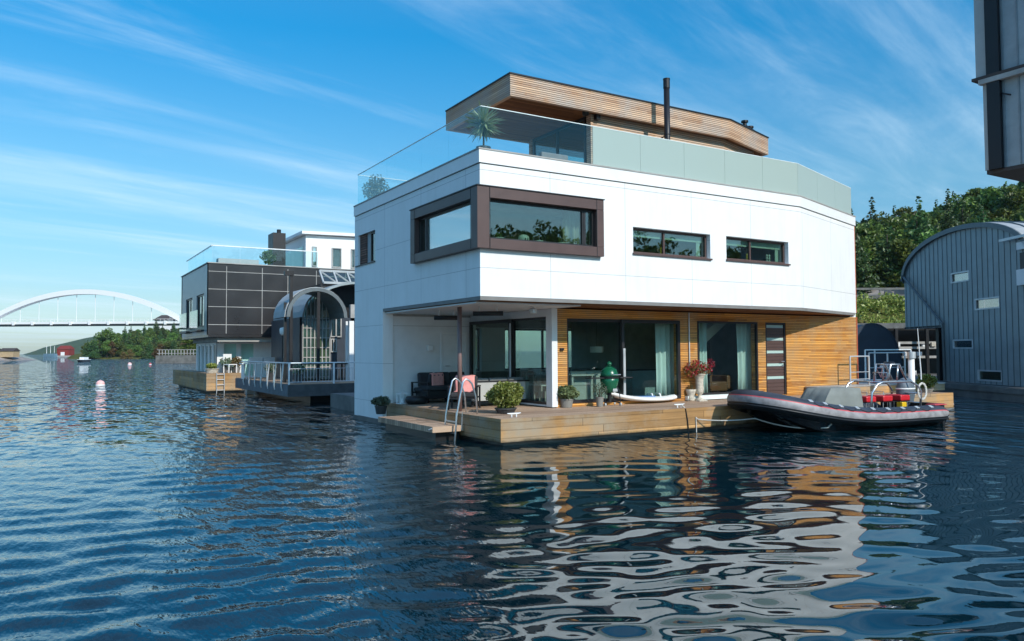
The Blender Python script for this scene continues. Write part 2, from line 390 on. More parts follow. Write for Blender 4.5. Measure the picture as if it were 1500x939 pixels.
def wnoise(sa_, sc_, det, rough, dist, off):
    cmb = wn.new('ShaderNodeCombineXYZ')
    wl.new(wm('MULTIPLY', al, sa_), cmb.inputs[0]); wl.new(wm('MULTIPLY', ac, sc_), cmb.inputs[1]); cmb.inputs[2].default_value = off
    n = wn.new('ShaderNodeTexNoise'); n.inputs['Scale'].default_value = 1; n.inputs['Detail'].default_value = det
    n.inputs['Roughness'].default_value = rough; n.inputs['Distortion'].default_value = dist
    wl.new(cmb.outputs[0], n.inputs['Vector']); return n.outputs['Fac']
n1 = wnoise(.13, 1.15, 6, .58, .5, CLOUD_OFF); n2 = wnoise(.75, 2.8, 8, .66, .9, 7.7); n3 = wnoise(.10, .28, 2, .5, .2, 1.3)
cl = wm('ADD', wm('MULTIPLY', n1, .60), wm('ADD', wm('MULTIPLY', n2, .27), wm('MULTIPLY', n3, .34)))
mr = wn.new('ShaderNodeMapRange'); mr.inputs[1].default_value = .545; mr.inputs[2].default_value = .80; wl.new(cl, mr.inputs[0])
mr.interpolation_type = 'SMOOTHSTEP'
cmix = wn.new('ShaderNodeMix'); cmix.data_type = 'RGBA'
fac = wm('MULTIPLY', mr.outputs[0], .55)
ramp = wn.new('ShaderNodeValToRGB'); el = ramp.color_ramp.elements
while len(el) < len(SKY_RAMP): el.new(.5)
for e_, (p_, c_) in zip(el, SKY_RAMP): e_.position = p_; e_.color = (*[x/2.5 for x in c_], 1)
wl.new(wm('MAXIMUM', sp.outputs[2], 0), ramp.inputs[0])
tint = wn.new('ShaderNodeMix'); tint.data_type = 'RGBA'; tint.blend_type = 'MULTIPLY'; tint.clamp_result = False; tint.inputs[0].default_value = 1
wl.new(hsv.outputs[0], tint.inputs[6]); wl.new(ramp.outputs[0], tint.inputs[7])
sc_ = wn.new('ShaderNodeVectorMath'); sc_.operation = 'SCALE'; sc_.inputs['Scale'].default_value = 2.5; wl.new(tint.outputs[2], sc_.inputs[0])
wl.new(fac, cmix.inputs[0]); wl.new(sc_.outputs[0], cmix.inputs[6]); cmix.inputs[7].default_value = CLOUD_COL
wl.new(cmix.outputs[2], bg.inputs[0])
sl = bpy.data.lights.new('sun', 'SUN'); sun = bpy.data.objects.new('sun', sl); COL.objects.link(sun)
sl.energy = SUN_STRENGTH; sl.angle = R_(.5); sl.color = (1, .94, .85)
sun.rotation_euler = sdir.to_track_quat('Z', 'Y').to_euler(); sun.location = (0, 0, 60)
scene.view_settings.view_transform = 'Standard'; scene.view_settings.look = 'None'
scene.view_settings.exposure = EXPOSURE; scene.view_settings.gamma = 1; scene.view_settings.use_curve_mapping = False
scene.cycles.max_bounces = 8; scene.cycles.transparent_max_bounces = 16
scene.cycles.glossy_bounces = 4; scene.cycles.transmission_bounces = 4; scene.cycles.volume_bounces = 0
scene.cycles.sample_clamp_indirect = 6

# ---------------------------------------------------------------- water: one sheet, finely divided near the quay
def make_water():
    rng = np.random.default_rng(11)
    fa = math.atan2(F0.y, F0.x)
    th = np.concatenate([np.linspace(fa-R_(48), fa+R_(48), 420), np.linspace(fa+R_(50), fa-R_(50)+2*math.pi, 60)])
    rr = [0.0, 1.0]
    while rr[-1] < 60: rr.append(rr[-1]*1.0068 + .002)
    while rr[-1] < 3000: rr.append(rr[-1]*1.12)
    rr = np.array(rr[1:])
    Rg, T = np.meshgrid(rr, th, indexing='ij')
    X = Rg*np.cos(T); Y = Rg*np.sin(T); Z = np.zeros_like(X)
    step = Rg*.0070+.002
    # calm water right of the houseboat's corner, choppier open water to the left
    xc = X*R0.x + Y*R0.y; dc = X*F0.x + Y*F0.y
    lat = xc/np.maximum(dc, 1)
    open_ = 1/(1+np.exp((lat+.10)*13))
    wind = fa + R_(14)
    N = 130
    for i in range(N):
        lam = .11*(.88/.11)**rng.random()
        k = 2*math.pi/lam
        ang = wind + rng.normal(0, R_(24)) + (math.pi if rng.random() < .3 else 0)
        sl_ = WAVE_SLOPE*math.sqrt(2/N)*(.75+.5*rng.random())
        if lam < .3: amp = sl_/k*(.62+1.9*open_)
        elif lam < .8: amp = sl_/k*(1.1+.7*open_)
        else: amp = sl_/k*(.75-.15*open_)
        fade = np.clip((lam/step-4)/4, 0, 1)
        Z += amp*fade*np.sin(k*(X*math.cos(ang)+Y*math.sin(ang))+rng.random()*6.283)
    nr, nt = X.shape
    co = np.empty((nr*nt+1, 3)); co[:-1, 0] = X.ravel(); co[:-1, 1] = Y.ravel(); co[:-1, 2] = Z.ravel(); co[-1] = 0
    i, j = np.meshgrid(np.arange(nr-1), np.arange(nt), indexing='ij'); j2 = (j+1) % nt
    q = np.stack([i*nt+j, (i+1)*nt+j, (i+1)*nt+j2, i*nt+j2], -1).reshape(-1, 4)
    tri = np.stack([np.full(nt, nr*nt), np.arange(nt), (np.arange(nt)+1) % nt], -1)
    me = bpy.data.meshes.new('water')
    me.vertices.add(len(co)); me.vertices.foreach_set('co', co.ravel())
    loops = np.concatenate([q.ravel(), tri.ravel()])
    me.loops.add(len(loops)); me.loops.foreach_set('vertex_index', loops.astype(np.int32))
    starts = np.concatenate([np.arange(len(q))*4, len(q)*4+np.arange(nt)*3])
    me.polygons.add(len(starts)); me.polygons.foreach_set('loop_start', starts.astype(np.int32))
    me.polygons.foreach_set('use_smooth', np.ones(len(starts), bool))
    me.update(calc_edges=True); me.validate()
    t = NT('harbour_water'); p, xyz = t.pos()
    t.b.inputs['Base Color'].default_value = WATER_COL; t.b.inputs['Roughness'].default_value = .015; t.b.inputs['Specular Tint'].default_value = (.80, .97, 1, 1)
    t.b.inputs['IOR'].default_value = WATER_IOR; t.b.inputs['Specular IOR Level'].default_value = .5
    mp = t.new('ShaderNodeMapping'); t.link(p, mp.inputs[0]); mp.inputs['Rotation'].default_value = (0, 0, -(wind)); mp.inputs['Scale'].default_value = (1, .38, 1)
    lat_ = t.math('DIVIDE', t.math('ADD', t.math('MULTIPLY', xyz['X'], R0.x), t.math('MULTIPLY', xyz['Y'], R0.y)),
                  t.math('MAXIMUM', t.math('ADD', t.math('MULTIPLY', xyz['X'], F0.x), t.math('MULTIPLY', xyz['Y'], F0.y)), 1))
    mrr = t.new('ShaderNodeMapRange'); t.link(lat_, mrr.inputs[0]); mrr.inputs[1].default_value = -.30; mrr.inputs[2].default_value = .05; mrr.inputs[3].default_value = 1.0; mrr.inputs[4].default_value = .02
    a = t.noise(mp.outputs[0], 6.5, 3, .55); b = t.noise(mp.outputs[0], 2.0, 2, .5); patch = t.noise(p, .06, 2, .5)
    big = t.noise(mp.outputs[0], .75, 3, .6)
    g = t.new('ShaderNodeNewGeometry'); dist = t.new('ShaderNodeVectorMath', operation='LENGTH'); t.link(p, dist.inputs[0])
    far = t.new('ShaderNodeMapRange'); t.link(dist.outputs['Value'], far.inputs[0]); far.inputs[1].default_value = 14; far.inputs[2].default_value = 55
    s1 = t.math('MULTIPLY', mrr.outputs[0], t.math('MULTIPLY_ADD', patch, .8, .6))
    b1 = t.new('ShaderNodeBump'); b1.inputs['Distance'].default_value = .03; t.link(a, b1.inputs['Height']); t.link(s1, b1.inputs['Strength'])
    b2 = t.new('ShaderNodeBump'); b2.inputs['Distance'].default_value = 1.0; t.link(b, b2.inputs['Height']); t.link(far.outputs[0], b2.inputs['Strength']); t.link(b1.outputs[0], b2.inputs['Normal'])
    b3 = t.new('ShaderNodeBump'); b3.inputs['Distance'].default_value = 2.4; t.link(big, b3.inputs['Height']); t.link(far.outputs[0], b3.inputs['Strength']); t.link(b2.outputs[0], b3.inputs['Normal'])
    t.link(b3.outputs[0], t.b.inputs['Normal'])
    me.materials.append(t.m)
    o = bpy.data.objects.new('water', me); COL.objects.link(o); o['kind'] = 'structure'
make_water()

# ---------------------------------------------------------------- plants
def leaf_cloud(mb, blobs, n, size, rnd, flat=.0, shell=.0):
    """n small leaf-clump quads spread through ellipsoids [(cx,cy,cz,rx,ry,rz)]"""
    ws = [b[3]*b[4]*b[5] for b in blobs]; tot = sum(ws)
    for b, w in zip(blobs, ws):
        for _ in range(max(4, int(n*w/tot)) if n < 2000 else max(34, int(n*w/tot))):
            while True:
                v = Vector((rnd.uniform(-1, 1), rnd.uniform(-1, 1), rnd.uniform(-1, 1)))
                l = v.length
                if l < 1 and l > shell*rnd.random(): break
            c = Vector((b[0]+v.x*b[3], b[1]+v.y*b[4], b[2]+v.z*b[5]))
            s = size*rnd.uniform(.6, 1.4)
            a = Vector((rnd.gauss(0, 1), rnd.gauss(0, 1), rnd.gauss(0, 1)*(1-flat))).normalized()
            bb = a.cross(Vector((rnd.gauss(0, 1), rnd.gauss(0, 1), rnd.gauss(0, 1)))).normalized()
            mb.add([c-a*s, c-bb*s*.45, c+a*s, c+bb*s*.5], [(0, 1, 2, 3)])
def tree_proto(name, kind, h, mat, seed, leaves=1500, lsize=.2):
    rnd = random.Random(seed)
    root = thing(name, 'tree', 'tree', (0, 0, 0))
    tr = MB()
    lean = Vector((rnd.uniform(-.03, .03)*h, rnd.uniform(-.03, .03)*h, 0))
    top = .9 if kind == 'con' else .72
    tr.tube([Vector((0, 0, -.6)), Vector((0, 0, h*.3))+lean*.3, Vector((0, 0, h*top))+lean], [h*.022, h*.016, h*.004], 7)
    bl = []
    if kind == 'con':
        for k in range(9):
            f = k/8; z = h*(.16+.80*f); r = h*.21*(1-f)**.75+h*.03
            for q in range(4 if k < 7 else 1):
                a = rnd.uniform(0, 6.28); d = r*.55*(0 if k >= 7 else 1)
                bl.append((math.cos(a)*d, math.sin(a)*d, z+rnd.uniform(-.03, .03)*h, r*.8, r*.8, h*(.055 if k < 6 else .085)))
    else:
        for k in range(17):
            a = rnd.uniform(0, 6.28); f = rnd.uniform(0, 1); z = h*(.28+.6*f)
            d = h*.25*math.sqrt(max(0, 1-(2*f-.9)**2))*rnd.uniform(.5, 1.15)
            p = Vector((math.cos(a)*d, math.sin(a)*d, z)); r = h*rnd.uniform(.10, .165)
            bl.append((p.x, p.y, p.z, r*1.15, r*1.15, r*.85))
            if k < 8: tr.tube([Vector((0, 0, h*rnd.uniform(.25, .5))), p*.6+Vector((0, 0, z*.35)), p], [h*.010, h*.006, h*.002], 5)
        bl.append((0, 0, h*.62, h*.14, h*.14, h*.18))
    tr.build('trunk', M['bark'], root, smooth=True)
    cr = MB(); leaf_cloud(cr, bl, leaves, lsize, rnd, flat=.3)
    cr.build('crown', mat, root)
    return root
PROT = {}
def first_or_copy(key, proto_fn):
    if key not in PROT:
        PROT[key] = proto_fn(); return PROT[key]
    return copy_tree(PROT[key])
TREES = {
 'broad_a': ('broadleaf_tree', 'br', 9, 'lf_dark', 1, 4200, .27), 'broad_b': ('broadleaf_tree', 'br', 8.5, 'lf_dark', 2, 3800, .27),
 'lit_a': ('broadleaf_tree', 'br', 8, 'lf_lit', 3, 3600, .25), 'con_a': ('conifer_tree', 'con', 11, 'lf_con', 4, 3600, .27),
 'con_b': ('conifer_tree', 'con', 10, 'lf_con', 5, 3600, .27), 'aut': ('broadleaf_tree', 'br', 7.5, 'lf_aut', 6, 2600, .26),
}
def put_tree(key, loc, s, rot, label, group):
    nm, kind, h, mat, seed, n, ls = TREES[key]
    o = first_or_copy(key, lambda: tree_proto(nm, kind, h, M[mat], seed, n, ls))
    o.location = loc; o.scale = (s, s, s*random.uniform(.9, 1.12)); o.rotation_euler = (0, 0, rot)
    tag(o, label, 'tree', group)
    return o

# ---------------------------------------------------------------- wooded hill on the right, road and slope
def sm(x, a, b):
    t = max(0, min(1, (x-a)/(b-a))); return t*t*(3-2*t)
def hill_r(X, D):
    e = sm(X, 14, 24)
    h = -1.2 + 3.2*sm(D, 48, 51) + 3.4*sm(D, 53, 60)
    h += .35*sm(D, 60, 60.5)
    up = sm(D, 66, 112)
    h += up*(10.0 + 7.0*sm(X/D, .58, .72) - 3.0*(1-sm(X/D, .42, .55))) + up*1.6*noise.noise(Vector((X*.05, D*.05, 0)))
    if D > 66: h += .5*noise.noise(Vector((X*.15, D*.15, 3)))
    return -1.2 + (h+1.2)*e
def terrain(name, Xs, Ds, fn, mat, label=None):
    mb = MB(); mb.grid([[W(X, D, fn(X, D)) for X in Xs] for D in Ds])
    o = mb.build(name, mat, smooth=True); o['kind'] = 'structure'; return o
tg = NT('hillside_ground'); p, xyz = tg.pos()
gcol = tg.ramp(tg.noise(p, .5, 6, .7), [(.3, (.035, .045, .012)), (.5, (.11, .115, .03)), (.7, (.19, .15, .06))])
tg.link(gcol, tg.b.inputs['Base Color']); tg.b.inputs['Roughness'].default_value = 1; tg.b.inputs['Specular IOR Level'].default_value = .1
tg.link(tg.bump(tg.noise(p, 3, 5), 1, .3), tg.b.inputs['Normal'])
M['hillg'] = tg.m
terrain('hillside', [12+i*2.0 for i in range(120)], [46+.6*i for i in range(28)]+[63+2.2*i for i in range(60)], hill_r, M['hillg'])
# road with retaining wall
mb = MB()
for i in range(60):
    X0, X1 = 16+i*2.0, 18+i*2.0
    mb.add([W(X0, 61.2, 5.80), W(X1, 61.2, 5.80), W(X1, 65.5, 5.86), W(X0, 65.5, 5.86)], [(0, 1, 2, 3)])
mb.build('hillside_road', M['asph'])['kind'] = 'structure'
mb = MB(); mb.add([], [])
for a, b in ((16, 136),):
    mb.obox(W((a+b)/2, 60.9, 5.35), R0, F0, (0, 0, 1), (b-a)/2, .25, .9)
o = mb.build('retaining_wall', M['wallg'], loc=W(40, 60.9, 4.5)); tag(o, 'long grey concrete retaining wall below the wooded hill', 'wall')
g = thing('guard_rail', 'pale steel crash barrier on top of the retaining wall', 'barrier', W(40, 60.9, 6.2))
mb = MB(); mb.obox(W(76, 60.85, 6.72), R0, F0, (0, 0, 1), 60, .04, .08); mb.build('rail', M['conc'], g)
mb = MB()
for i in range(30): mb.obox(W(18+i*2.2, 60.9, 6.45), R0, F0, (0, 0, 1), .06, .05, .25)
tag(mb.build('post', M['conc'], g), kind='stuff')
# rocky bank above the road
mb = MB(); rnd = random.Random(5)
for i in range(260):
    X = rnd.uniform(18, 60); D = rnd.uniform(65.5, 68.5); s = rnd.uniform(.25, .7)
    c = W(X, D, hill_r(X, D)+rnd.uniform(0, .9))
    mb.obox(c, (rnd.gauss(0, 1), rnd.gauss(0, 1), rnd.gauss(0, .5)), (rnd.gauss(0, .1), 1, .2), (.1, .1, 1), s, s*.8, s*.7)
tag(mb.build('rock_cutting', M['rock']), 'pale broken rock bank above the hillside road', 'rock', kind='stuff')
# shrubs on the slope below the wall
mb = MB(); bl = []
for i in range(420):
    X = rnd.uniform(20, 62); D = rnd.uniform(51, 60.4); bl.append((*W(X, D, hill_r(X, D)+.25), rnd.uniform(.5, 1.1), rnd.uniform(.5, 1.1), rnd.uniform(.25, .6)))
leaf_cloud(mb, bl, 34000, .14, rnd)
tag(mb.build('slope_shrubs', M['lf_bush']), 'sunlit yellow green shrubs covering the slope below the wall', 'shrubs', kind='stuff')
rnd = random.Random(21)
cnt = 0
for row, D0 in enumerate((69, 74, 80, 87, 94, 101, 108, 115)):
    k = 0
    lo, hi = .40, .80
    n = 19 + row
    for i in range(n):
        f = lo + (hi-lo)*(i+rnd.uniform(-.25, .25))/n
        D = D0 + rnd.uniform(-2, 2); X = f*D
        key = rnd.choice(['broad_b', 'broad_a', 'broad_a', 'broad_b', 'con_a', 'lit_a', 'broad_a'] if f < .6 else ['broad_a', 'lit_a', 'lit_a', 'broad_b', 'con_b'])
        s = rnd.uniform(.62, .92) if row < 7 else rnd.uniform(.5, .85)
        if row == 0: s *= .85
        lab = {'c': 'dark conifer among the dense woods on the hillside behind the houseboats', 'b': 'dark green leafy tree in the dense hillside woods', 'l': 'brighter green leafy tree in the hillside woods'}[key[0]]
        put_tree(key, W(X, D, hill_r(X, D)-.2), s, rnd.uniform(0, 6.28), lab, {'c': 'conifers on the wooded hillside', 'b': 'dark leafy trees on the wooded hillside', 'l': 'bright leafy trees on the wooded hillside'}[key[0]])

# ---------------------------------------------------------------- far shore on the left
def hill_l(X, D):
    f = X/D
    a = sm(f, -.60, -.44)
    return -2 + 2.6*sm(D, 268, 276)*sm(f, -.585, -.565) + 7.5*a*sm(D, 276, 340)
terrain('far_bank', [-190+3*i for i in range(62)], [262+3*i for i in range(50)], hill_l, M['hillg'])
def hill_ff(X, D):
    f = X/D
    return -4 + (9+36*sm(f, -.66, -.50)*1.0 + 3*noise.noise(Vector((X*.01, D*.01, 5))))*sm(D, 1350, 1600)*sm(f, -.645, -.60)
tf = NT('distant_forest'); p, xyz = tf.pos()
tf.link(tf.ramp(tf.noise(p, .05, 6, .7), [(.3, (.03, .055, .02)), (.7, (.08, .11, .04))]), tf.b.inputs['Base Color']); tf.b.inputs['Roughness'].default_value = 1; tf.b.inputs['Specular IOR Level'].default_value = .1
M['farf'] = tf.m
terrain('far_hills', [-1250+22*i for i in range(55)], [1330+25*i for i in range(28)], hill_ff, M['farf'])
rnd = random.Random(33)
for row, D0 in enumerate((273, 282, 294, 304, 316, 330, 344)):
    n = 22
    for i in range(n):
        f = -.548 + .175*(i+rnd.uniform(-.3, .3))/n
        D = D0+rnd.uniform(-4, 4)
        if row > 2 and f < -.54: continue
        key = 'aut' if (row == 0 and rnd.random() < .3) else rnd.choice(['broad_a', 'broad_b', 'con_a', 'broad_b'])
        s = rnd.uniform(.5, .78)
        put_tree(key, W(f*D, D, hill_l(f*D, D)-.3), s, rnd.uniform(0, 6.28),
                 'brownish autumn tree at the water edge of the far bank' if key == 'aut' else 'dark green tree on the far wooded bank below the bridge',
                 'autumn trees on the far bank' if key == 'aut' else 'green trees on the far bank')
put_tree('broad_a', W(-.522*285, 285, 1), 1.15, 1, 'tall round dark tree standing above the others on the far bank', None)
# quay with a bright tree, left of the dark houseboat
q = thing('stone_quay', 'low dark timber quay with white railing beside the dark houseboat', 'quay', W(-62, 150))
mb = MB(); mb.obox(W(-58, 154, .6), R0, F0, (0, 0, 1), 10.5, 5, .9); mb.build('base', M['conc'], q)
mb = MB()
for i in range(36): mb.obox(W(-68+i*.6, 149.4, 2.1), R0, F0, (0, 0, 1), .06, .05, .55)
for z in (1.9, 2.6): mb.obox(W(-58, 149.4, z), R0, F0, (0, 0, 1), 10.4, .05, .05)
mb.build('railing', M['conc_lt'], q)
put_tree('lit_a', W(-63.5, 152.5, 1.2), .68, 2, 'yellow green tree on the quay left of the dark houseboat', None)
tag(copy_tree(PROT['lit_a']), 'pale green tree right behind the quay railing', 'tree').location = W(-60, 154, 1.2); 
# red boathouse, sailing ship masts
b = thing('red_boathouse', 'small red wooden boathouse on the far shore', 'boathouse', W(-262, 455))
c = W(-262, 455, 0)
mb = MB(); mb.obox(c+Vector((0, 0, 2.2)), R0, F0, (0, 0, 1), 3.4, 3, 2.3); mb.build('wall', M['redbarn'], b)
mb = MB(); A = R0*3.7; 
mb.add([c-A-F0*3.4+Vector((0,0,4.6)), c+A-F0*3.4+Vector((0,0,4.6)), c+A*.8+Vector((0,0,6.6)), c-A*.8+Vector((0,0,6.6)), c-A+F0*3.4+Vector((0,0,4.6)), c+A+F0*3.4+Vector((0,0,4.6))], [(0,1,2,3),(3,2,5,4),(0,3,4),(1,5,2)]); mb.build('roof', M['redbarn'], b)
mb = MB(); mb.obox(c-F0*3.1+Vector((0,0,1.6)), R0, F0, (0,0,1), 1.1, .1, 1.2); mb.build('door', M['wplain'], b)
mb = MB(); mb.obox(W(-262, 449, .3), R0, F0, (0,0,1), 8, 2, .5); o = mb.build('jetty', M['conc_lt'], loc=W(-262, 447)); tag(o, 'low pale jetty in front of the red boathouse', 'jetty')
s = thing('sailing_ship', 'three-masted white boat moored before the red boathouse', 'ship', W(-262, 440))
mb = MB(); n = 9
rows = [[W(-262+(-4+8*i/(n-1)), 440+dy*(1-abs(2*i/(n-1)-1)**2.5), z) for i in range(n)] for dy, z in ((-1.6, 1.9), (-1.1, -.2), (1.1, -.2), (1.6, 1.9), (-1.6, 1.9))]
mb.grid(rows); mb.build('hull', M['wplain'], s)
for i in (-2.2, 0, 2.2):
    mb = MB(); mb.tube([W(-262+i, 440, 1.5), W(-262+i, 440, 6.4)], [.16, .1], 6); mb.build('mast', M['wplain'], s)
# rocky point at far left
mb = MB(); rnd = random.Random(3)
rows = []
for j in range(10):
    rows.append([W(-187+i*2.75, 221+j*3.2, (-.6+3.8*math.sin(math.pi*j/9)*(1-sm(i, 9, 16))+.8*noise.noise(Vector((i*.6, j*.8, 0)))*(1-sm(i, 9, 16)))) for i in range(17)])
mb.grid(rows); o = mb.build('rocky_point', M['rock']); o['kind'] = 'structure'
hp = W(-.648*232, 232)
hb = thing('waterside_hut', 'small pale hut on the rocky point at the far left', 'hut', hp)
mb = MB(); mb.obox(hp+Vector((0,0,1.9)), R0, F0, (0,0,1), 2.0, 1.5, .9); mb.build('wall', plain('ochre_render', c8(176, 150, 116), .8), hb)
mb = MB(); mb.add([hp-R0*2.2-F0*1.8+Vector((0,0,2.8)), hp+R0*2.2-F0*1.8+Vector((0,0,2.8)), hp+R0*2.2+Vector((0,0,3.7)), hp-R0*2.2+Vector((0,0,3.7)), hp-R0*2.2+F0*1.8+Vector((0,0,2.8)), hp+R0*2.2+F0*1.8+Vector((0,0,2.8))], [(0,1,2,3),(3,2,5,4),(0,3,4),(1,5,2)]); mb.build('roof', M['tile'], hb)
for f, sc in ((-.662, .32), (-.655, .26)):
    put_tree('broad_b', W(f*240, 240, 1.2), sc, f*50, 'small dark tree beside the hut, %s' % ('farthest left in the photo' if f < -.65 else 'nearer the hut roof'), None)
# small motor boat far away
bp = RZ(123, 530.5, 0)
bt = thing('motor_boat', 'small white motor boat with dark hull crossing the far water', 'boat', bp)
mb = MB(); n = 9
mb.grid([[bp+R0*(-.9+1.8*i/(n-1))+F0*dy*4*(1-abs(2*i/(n-1)-1)**3)+Vector((0,0,z)) for i in range(n)] for dy, z in ((-.6, .55), (-.4, -.2), (.4, -.2), (.6, .55), (-.6, .55))]); mb.build('hull', M['rub_nav'], bt)
mb = MB(); mb.obox(bp+Vector((0,0,.85)), R0, F0, (0,0,1), .5, 1.0, .28); mb.obox(bp+Vector((0,0,.58)), R0, F0, (0,0,1), .75, 1.6, .05); mb.build('cabin', M['wplain'], bt, bevel=.05)
# buoys
def buoy(px, py, r, label):
    p = RZ(px, py, 0); b = thing('mooring_buoy', label, 'buoy', p, group='mooring buoys')
    mb = MB(); mb.lathe(p, [(r*.05, -r*.5), (r*.75, -r*.35), (r, r*.2), (r*.92, r*.75), (r*.6, r*1.15), (r*.12, r*1.3)], 18); mb.build('float', M['buoy'] if r > .24 else M['rub_red'], b, smooth=True)
    mb = MB(); mb.lathe(p, [(r*1.01, -.1*r), (r*1.03, .05*r), (r*1.01, r*.3)], 18); mb.build('waterline_band', M['wplain'], b, smooth=True)
    mb = MB(); mb.tube([p+Vector((math.cos(a)*r*.14, 0, r*1.3+math.sin(a)*r*.14)) for a in [i*.628 for i in range(11)]], r*.04, 6); mb.build('ring', M['galv'], b)
buoy(147, 565, .255, 'larger white and pink buoy floating on the open water')
buoy(190, 534.5, .31, 'small pink buoy far off below the bridge')
buoy(220, 534, .22, 'tiny dark red buoy farthest right, near the far bank')
# ---------------------------------------------------------------- arch bridge
br = thing('arch_bridge', 'white steel arch bridge spanning the inlet at the left', 'bridge', W(-220, 400))
DB = 400.0
zd = 2+(517.5-474)/FPX*DB; zt = zd+1.6
x0 = (-26-750)/FPX*DB; x1 = (276-750)/FPX*DB; xm = (x0+x1)/2; hw = (x1-x0)/2; ztop = 2+(518-428)/FPX*DB
def arch(x): return zd-.5 + (ztop-zd+.5)*(1-((x-xm)/hw)**2)
mb = MB(); mb.obox(W(xm+20, DB, zd+.2), R0, F0, (0,0,1), 130, 5, .55); mb.build('deck', M['wplain'], br)
mb = MB(); mb.obox(W(xm+20, DB, zd-.75), R0, F0, (0,0,1), 130, 4, .45); mb.build('girder', M['conc'], br)
for sgn in (-1,):
    mb = MB(); N_ = 40; rows = []
    for i in range(N_+1):
        x = x0+(x1-x0)*i/N_; z = arch(x); th = 1.25
        rows.append([W(x, DB-2, z-th), W(x, DB-2, z+th), W(x, DB+2, z+th), W(x, DB+2, z-th), W(x, DB-2, z-th)])
    mb.grid(rows); mb.build('arch', M['wplain'], br, smooth=False)
for i in range(1, 11):
    x = x0 + (x1-x0)*i/11
    mb = MB(); mb.tube([W(x, DB, zd), W(x, DB, arch(x))], .14, 5); mb.build('hanger', M['wplain'], br)
    mb = MB(); mb.obox(W(x, DB-5.4, zd+.1), R0, F0, (0,0,1), .45, .5, 1.0); mb.build('bracket', M['wplain'], br)
mb = MB(); mb.obox(W(xm+20, DB-5, zd+2.0), R0, F0, (0,0,1), 130, .06, .07)
for i in range(110): mb.obox(W(x0-10+i*2, DB-5, zd+1.4), R0, F0, (0,0,1), .07, .06, .65)
mb.build('railing', M['wplain'], br)
lp = W((244-750)/FPX*430, 430)
hh = thing('hill_house', 'white house with dark roof under the right end of the bridge arch', 'house', lp+Vector((0,0,14)))
mb = MB(); mb.obox(lp+Vector((0,0,17.2)), R0, F0, (0,0,1), 5, 4, 3.4); mb.build('wall', M['wplain'], hh)
mb = MB(); mb.add([lp-R0*6-F0*5+Vector((0,0,20)), lp+R0*6-F0*5+Vector((0,0,20)), lp+R0*3+Vector((0,0,23)), lp-R0*3+Vector((0,0,23)), lp-R0*6+F0*5+Vector((0,0,20)), lp+R0*6+F0*5+Vector((0,0,20))], [(0,1,2,3),(3,2,5,4),(0,3,4),(1,5,2)]); mb.build('roof', M['tile'], hh)
for i in (-2.4, 0, 2.4):
    mb = MB(); mb.obox(lp+R0*i-F0*4.05+Vector((0,0,17.8)), R0, F0, (0,0,1), .6, .05, .8); mb.build('window', M['int_dark'], hh)
# ================================================================ main houseboat
HX, HY = 8.09, 14.62; KX = 18.6; EX, EY = 23.1, 16.01; BY = 22.46
ZF = .60; ZS = 3.19; ZP = 6.42
WY = 16.0           # timber wall line on the ground floor
house = thing('floating_house', 'large white two-storey floating house with timber ground floor, corner window and glass-railed roof terrace', 'house', (15, 18, 0))
pw = lambda px, y=HY: RY(px, 450, y).x
# --- upper storey walls
def win(px0, py0, px1, py1, y, base):   # hole in plane y from pixel box measured at its left edge
    a = RY(px0, py0, y); b = RY(px0, py1, y); c = RY(px1, py1, y)
    return (a.x-base, c.x-base, b.z, a.z)
w1 = win(927, 332, 1040.5, 370, HY, HX); w2 = win(1063.5, 345.5, 1155, 379.5, HY, HX)
cwx = RY(884.5, 300, HY-.14).x; cwz1 = RY(703, 271.5, HY-.14).z; cwz0 = RY(704, 362.7, HY-.14).z; cwy = RX(600.8, 310, HX-.14).y
wc = (-1, cwx-HX-.1, cwz0+.08, cwz1-.08)
mb = MB()
mb.wall((HX+.003, HY), (KX, HY), ZS, 6.08, .3, [(w1), (w2), (0, cwx-HX-.12, cwz0+.1, cwz1-.1)])
mb.build('front_wall', M['white'], house)
mb = MB(); L2 = math.dist((KX, HY), (EX, EY)); mb.wall((KX, HY), (EX, EY), ZS, 6.08, .3); mb.build('angled_wall', M['white'], house)
mb = MB(); mb.wall((EX, EY), (EX, BY), ZS, 6.08, .3, [(1.5, 3.5, 4.2, 5.2)]); mb.wall((EX-.001, EY+.02), (EX-.001, BY), .1, ZS, .3); mb.build('side_wall', M['white'], house)
mb = MB(); mb.wall((EX, BY), (HX+.003, BY), .1, 6.08, .3, [(EX-16.6, EX-13.2, 1.35, 2.75), (EX-12.3, EX-10.9, 1.35, 2.75), (2, 5, 4.1, 5.3), (8, 12, 4.1, 5.3)]); mb.build('rear_wall', M['white'], house)
sw0 = RX(549.5, 350, HX); sw1 = RX(521.5, 350, HX); zsw1 = RX(549, 336.5, HX).z; zsw0 = RX(549, 382.5, HX).z
mb = MB()
YO = RX(560.8, 455, HX).y      # porch opening end on the left facade
mb.wall((HX, BY), (HX, HY+.003), ZS, 6.08, .3, [(BY-cwy+.12, BY-HY, cwz0+.1, cwz1-.1), (BY-sw1.y, BY-sw0.y, zsw0, zsw1)])
mb.build('left_wall', M['white'], house)
mb = MB(); mb.wall((HX, BY), (HX, YO), .12, ZS, .3); mb.build('left_lower_wall', M['white'], house)
mb = MB(); mb.box(HX+.03, YO-.1, -.5, HX+1.5, BY-.05, .12); mb.box(HX-.05, YO+.02, -.3, HX+.1, BY, .11); mb.build('plinth', M['conc'], house)
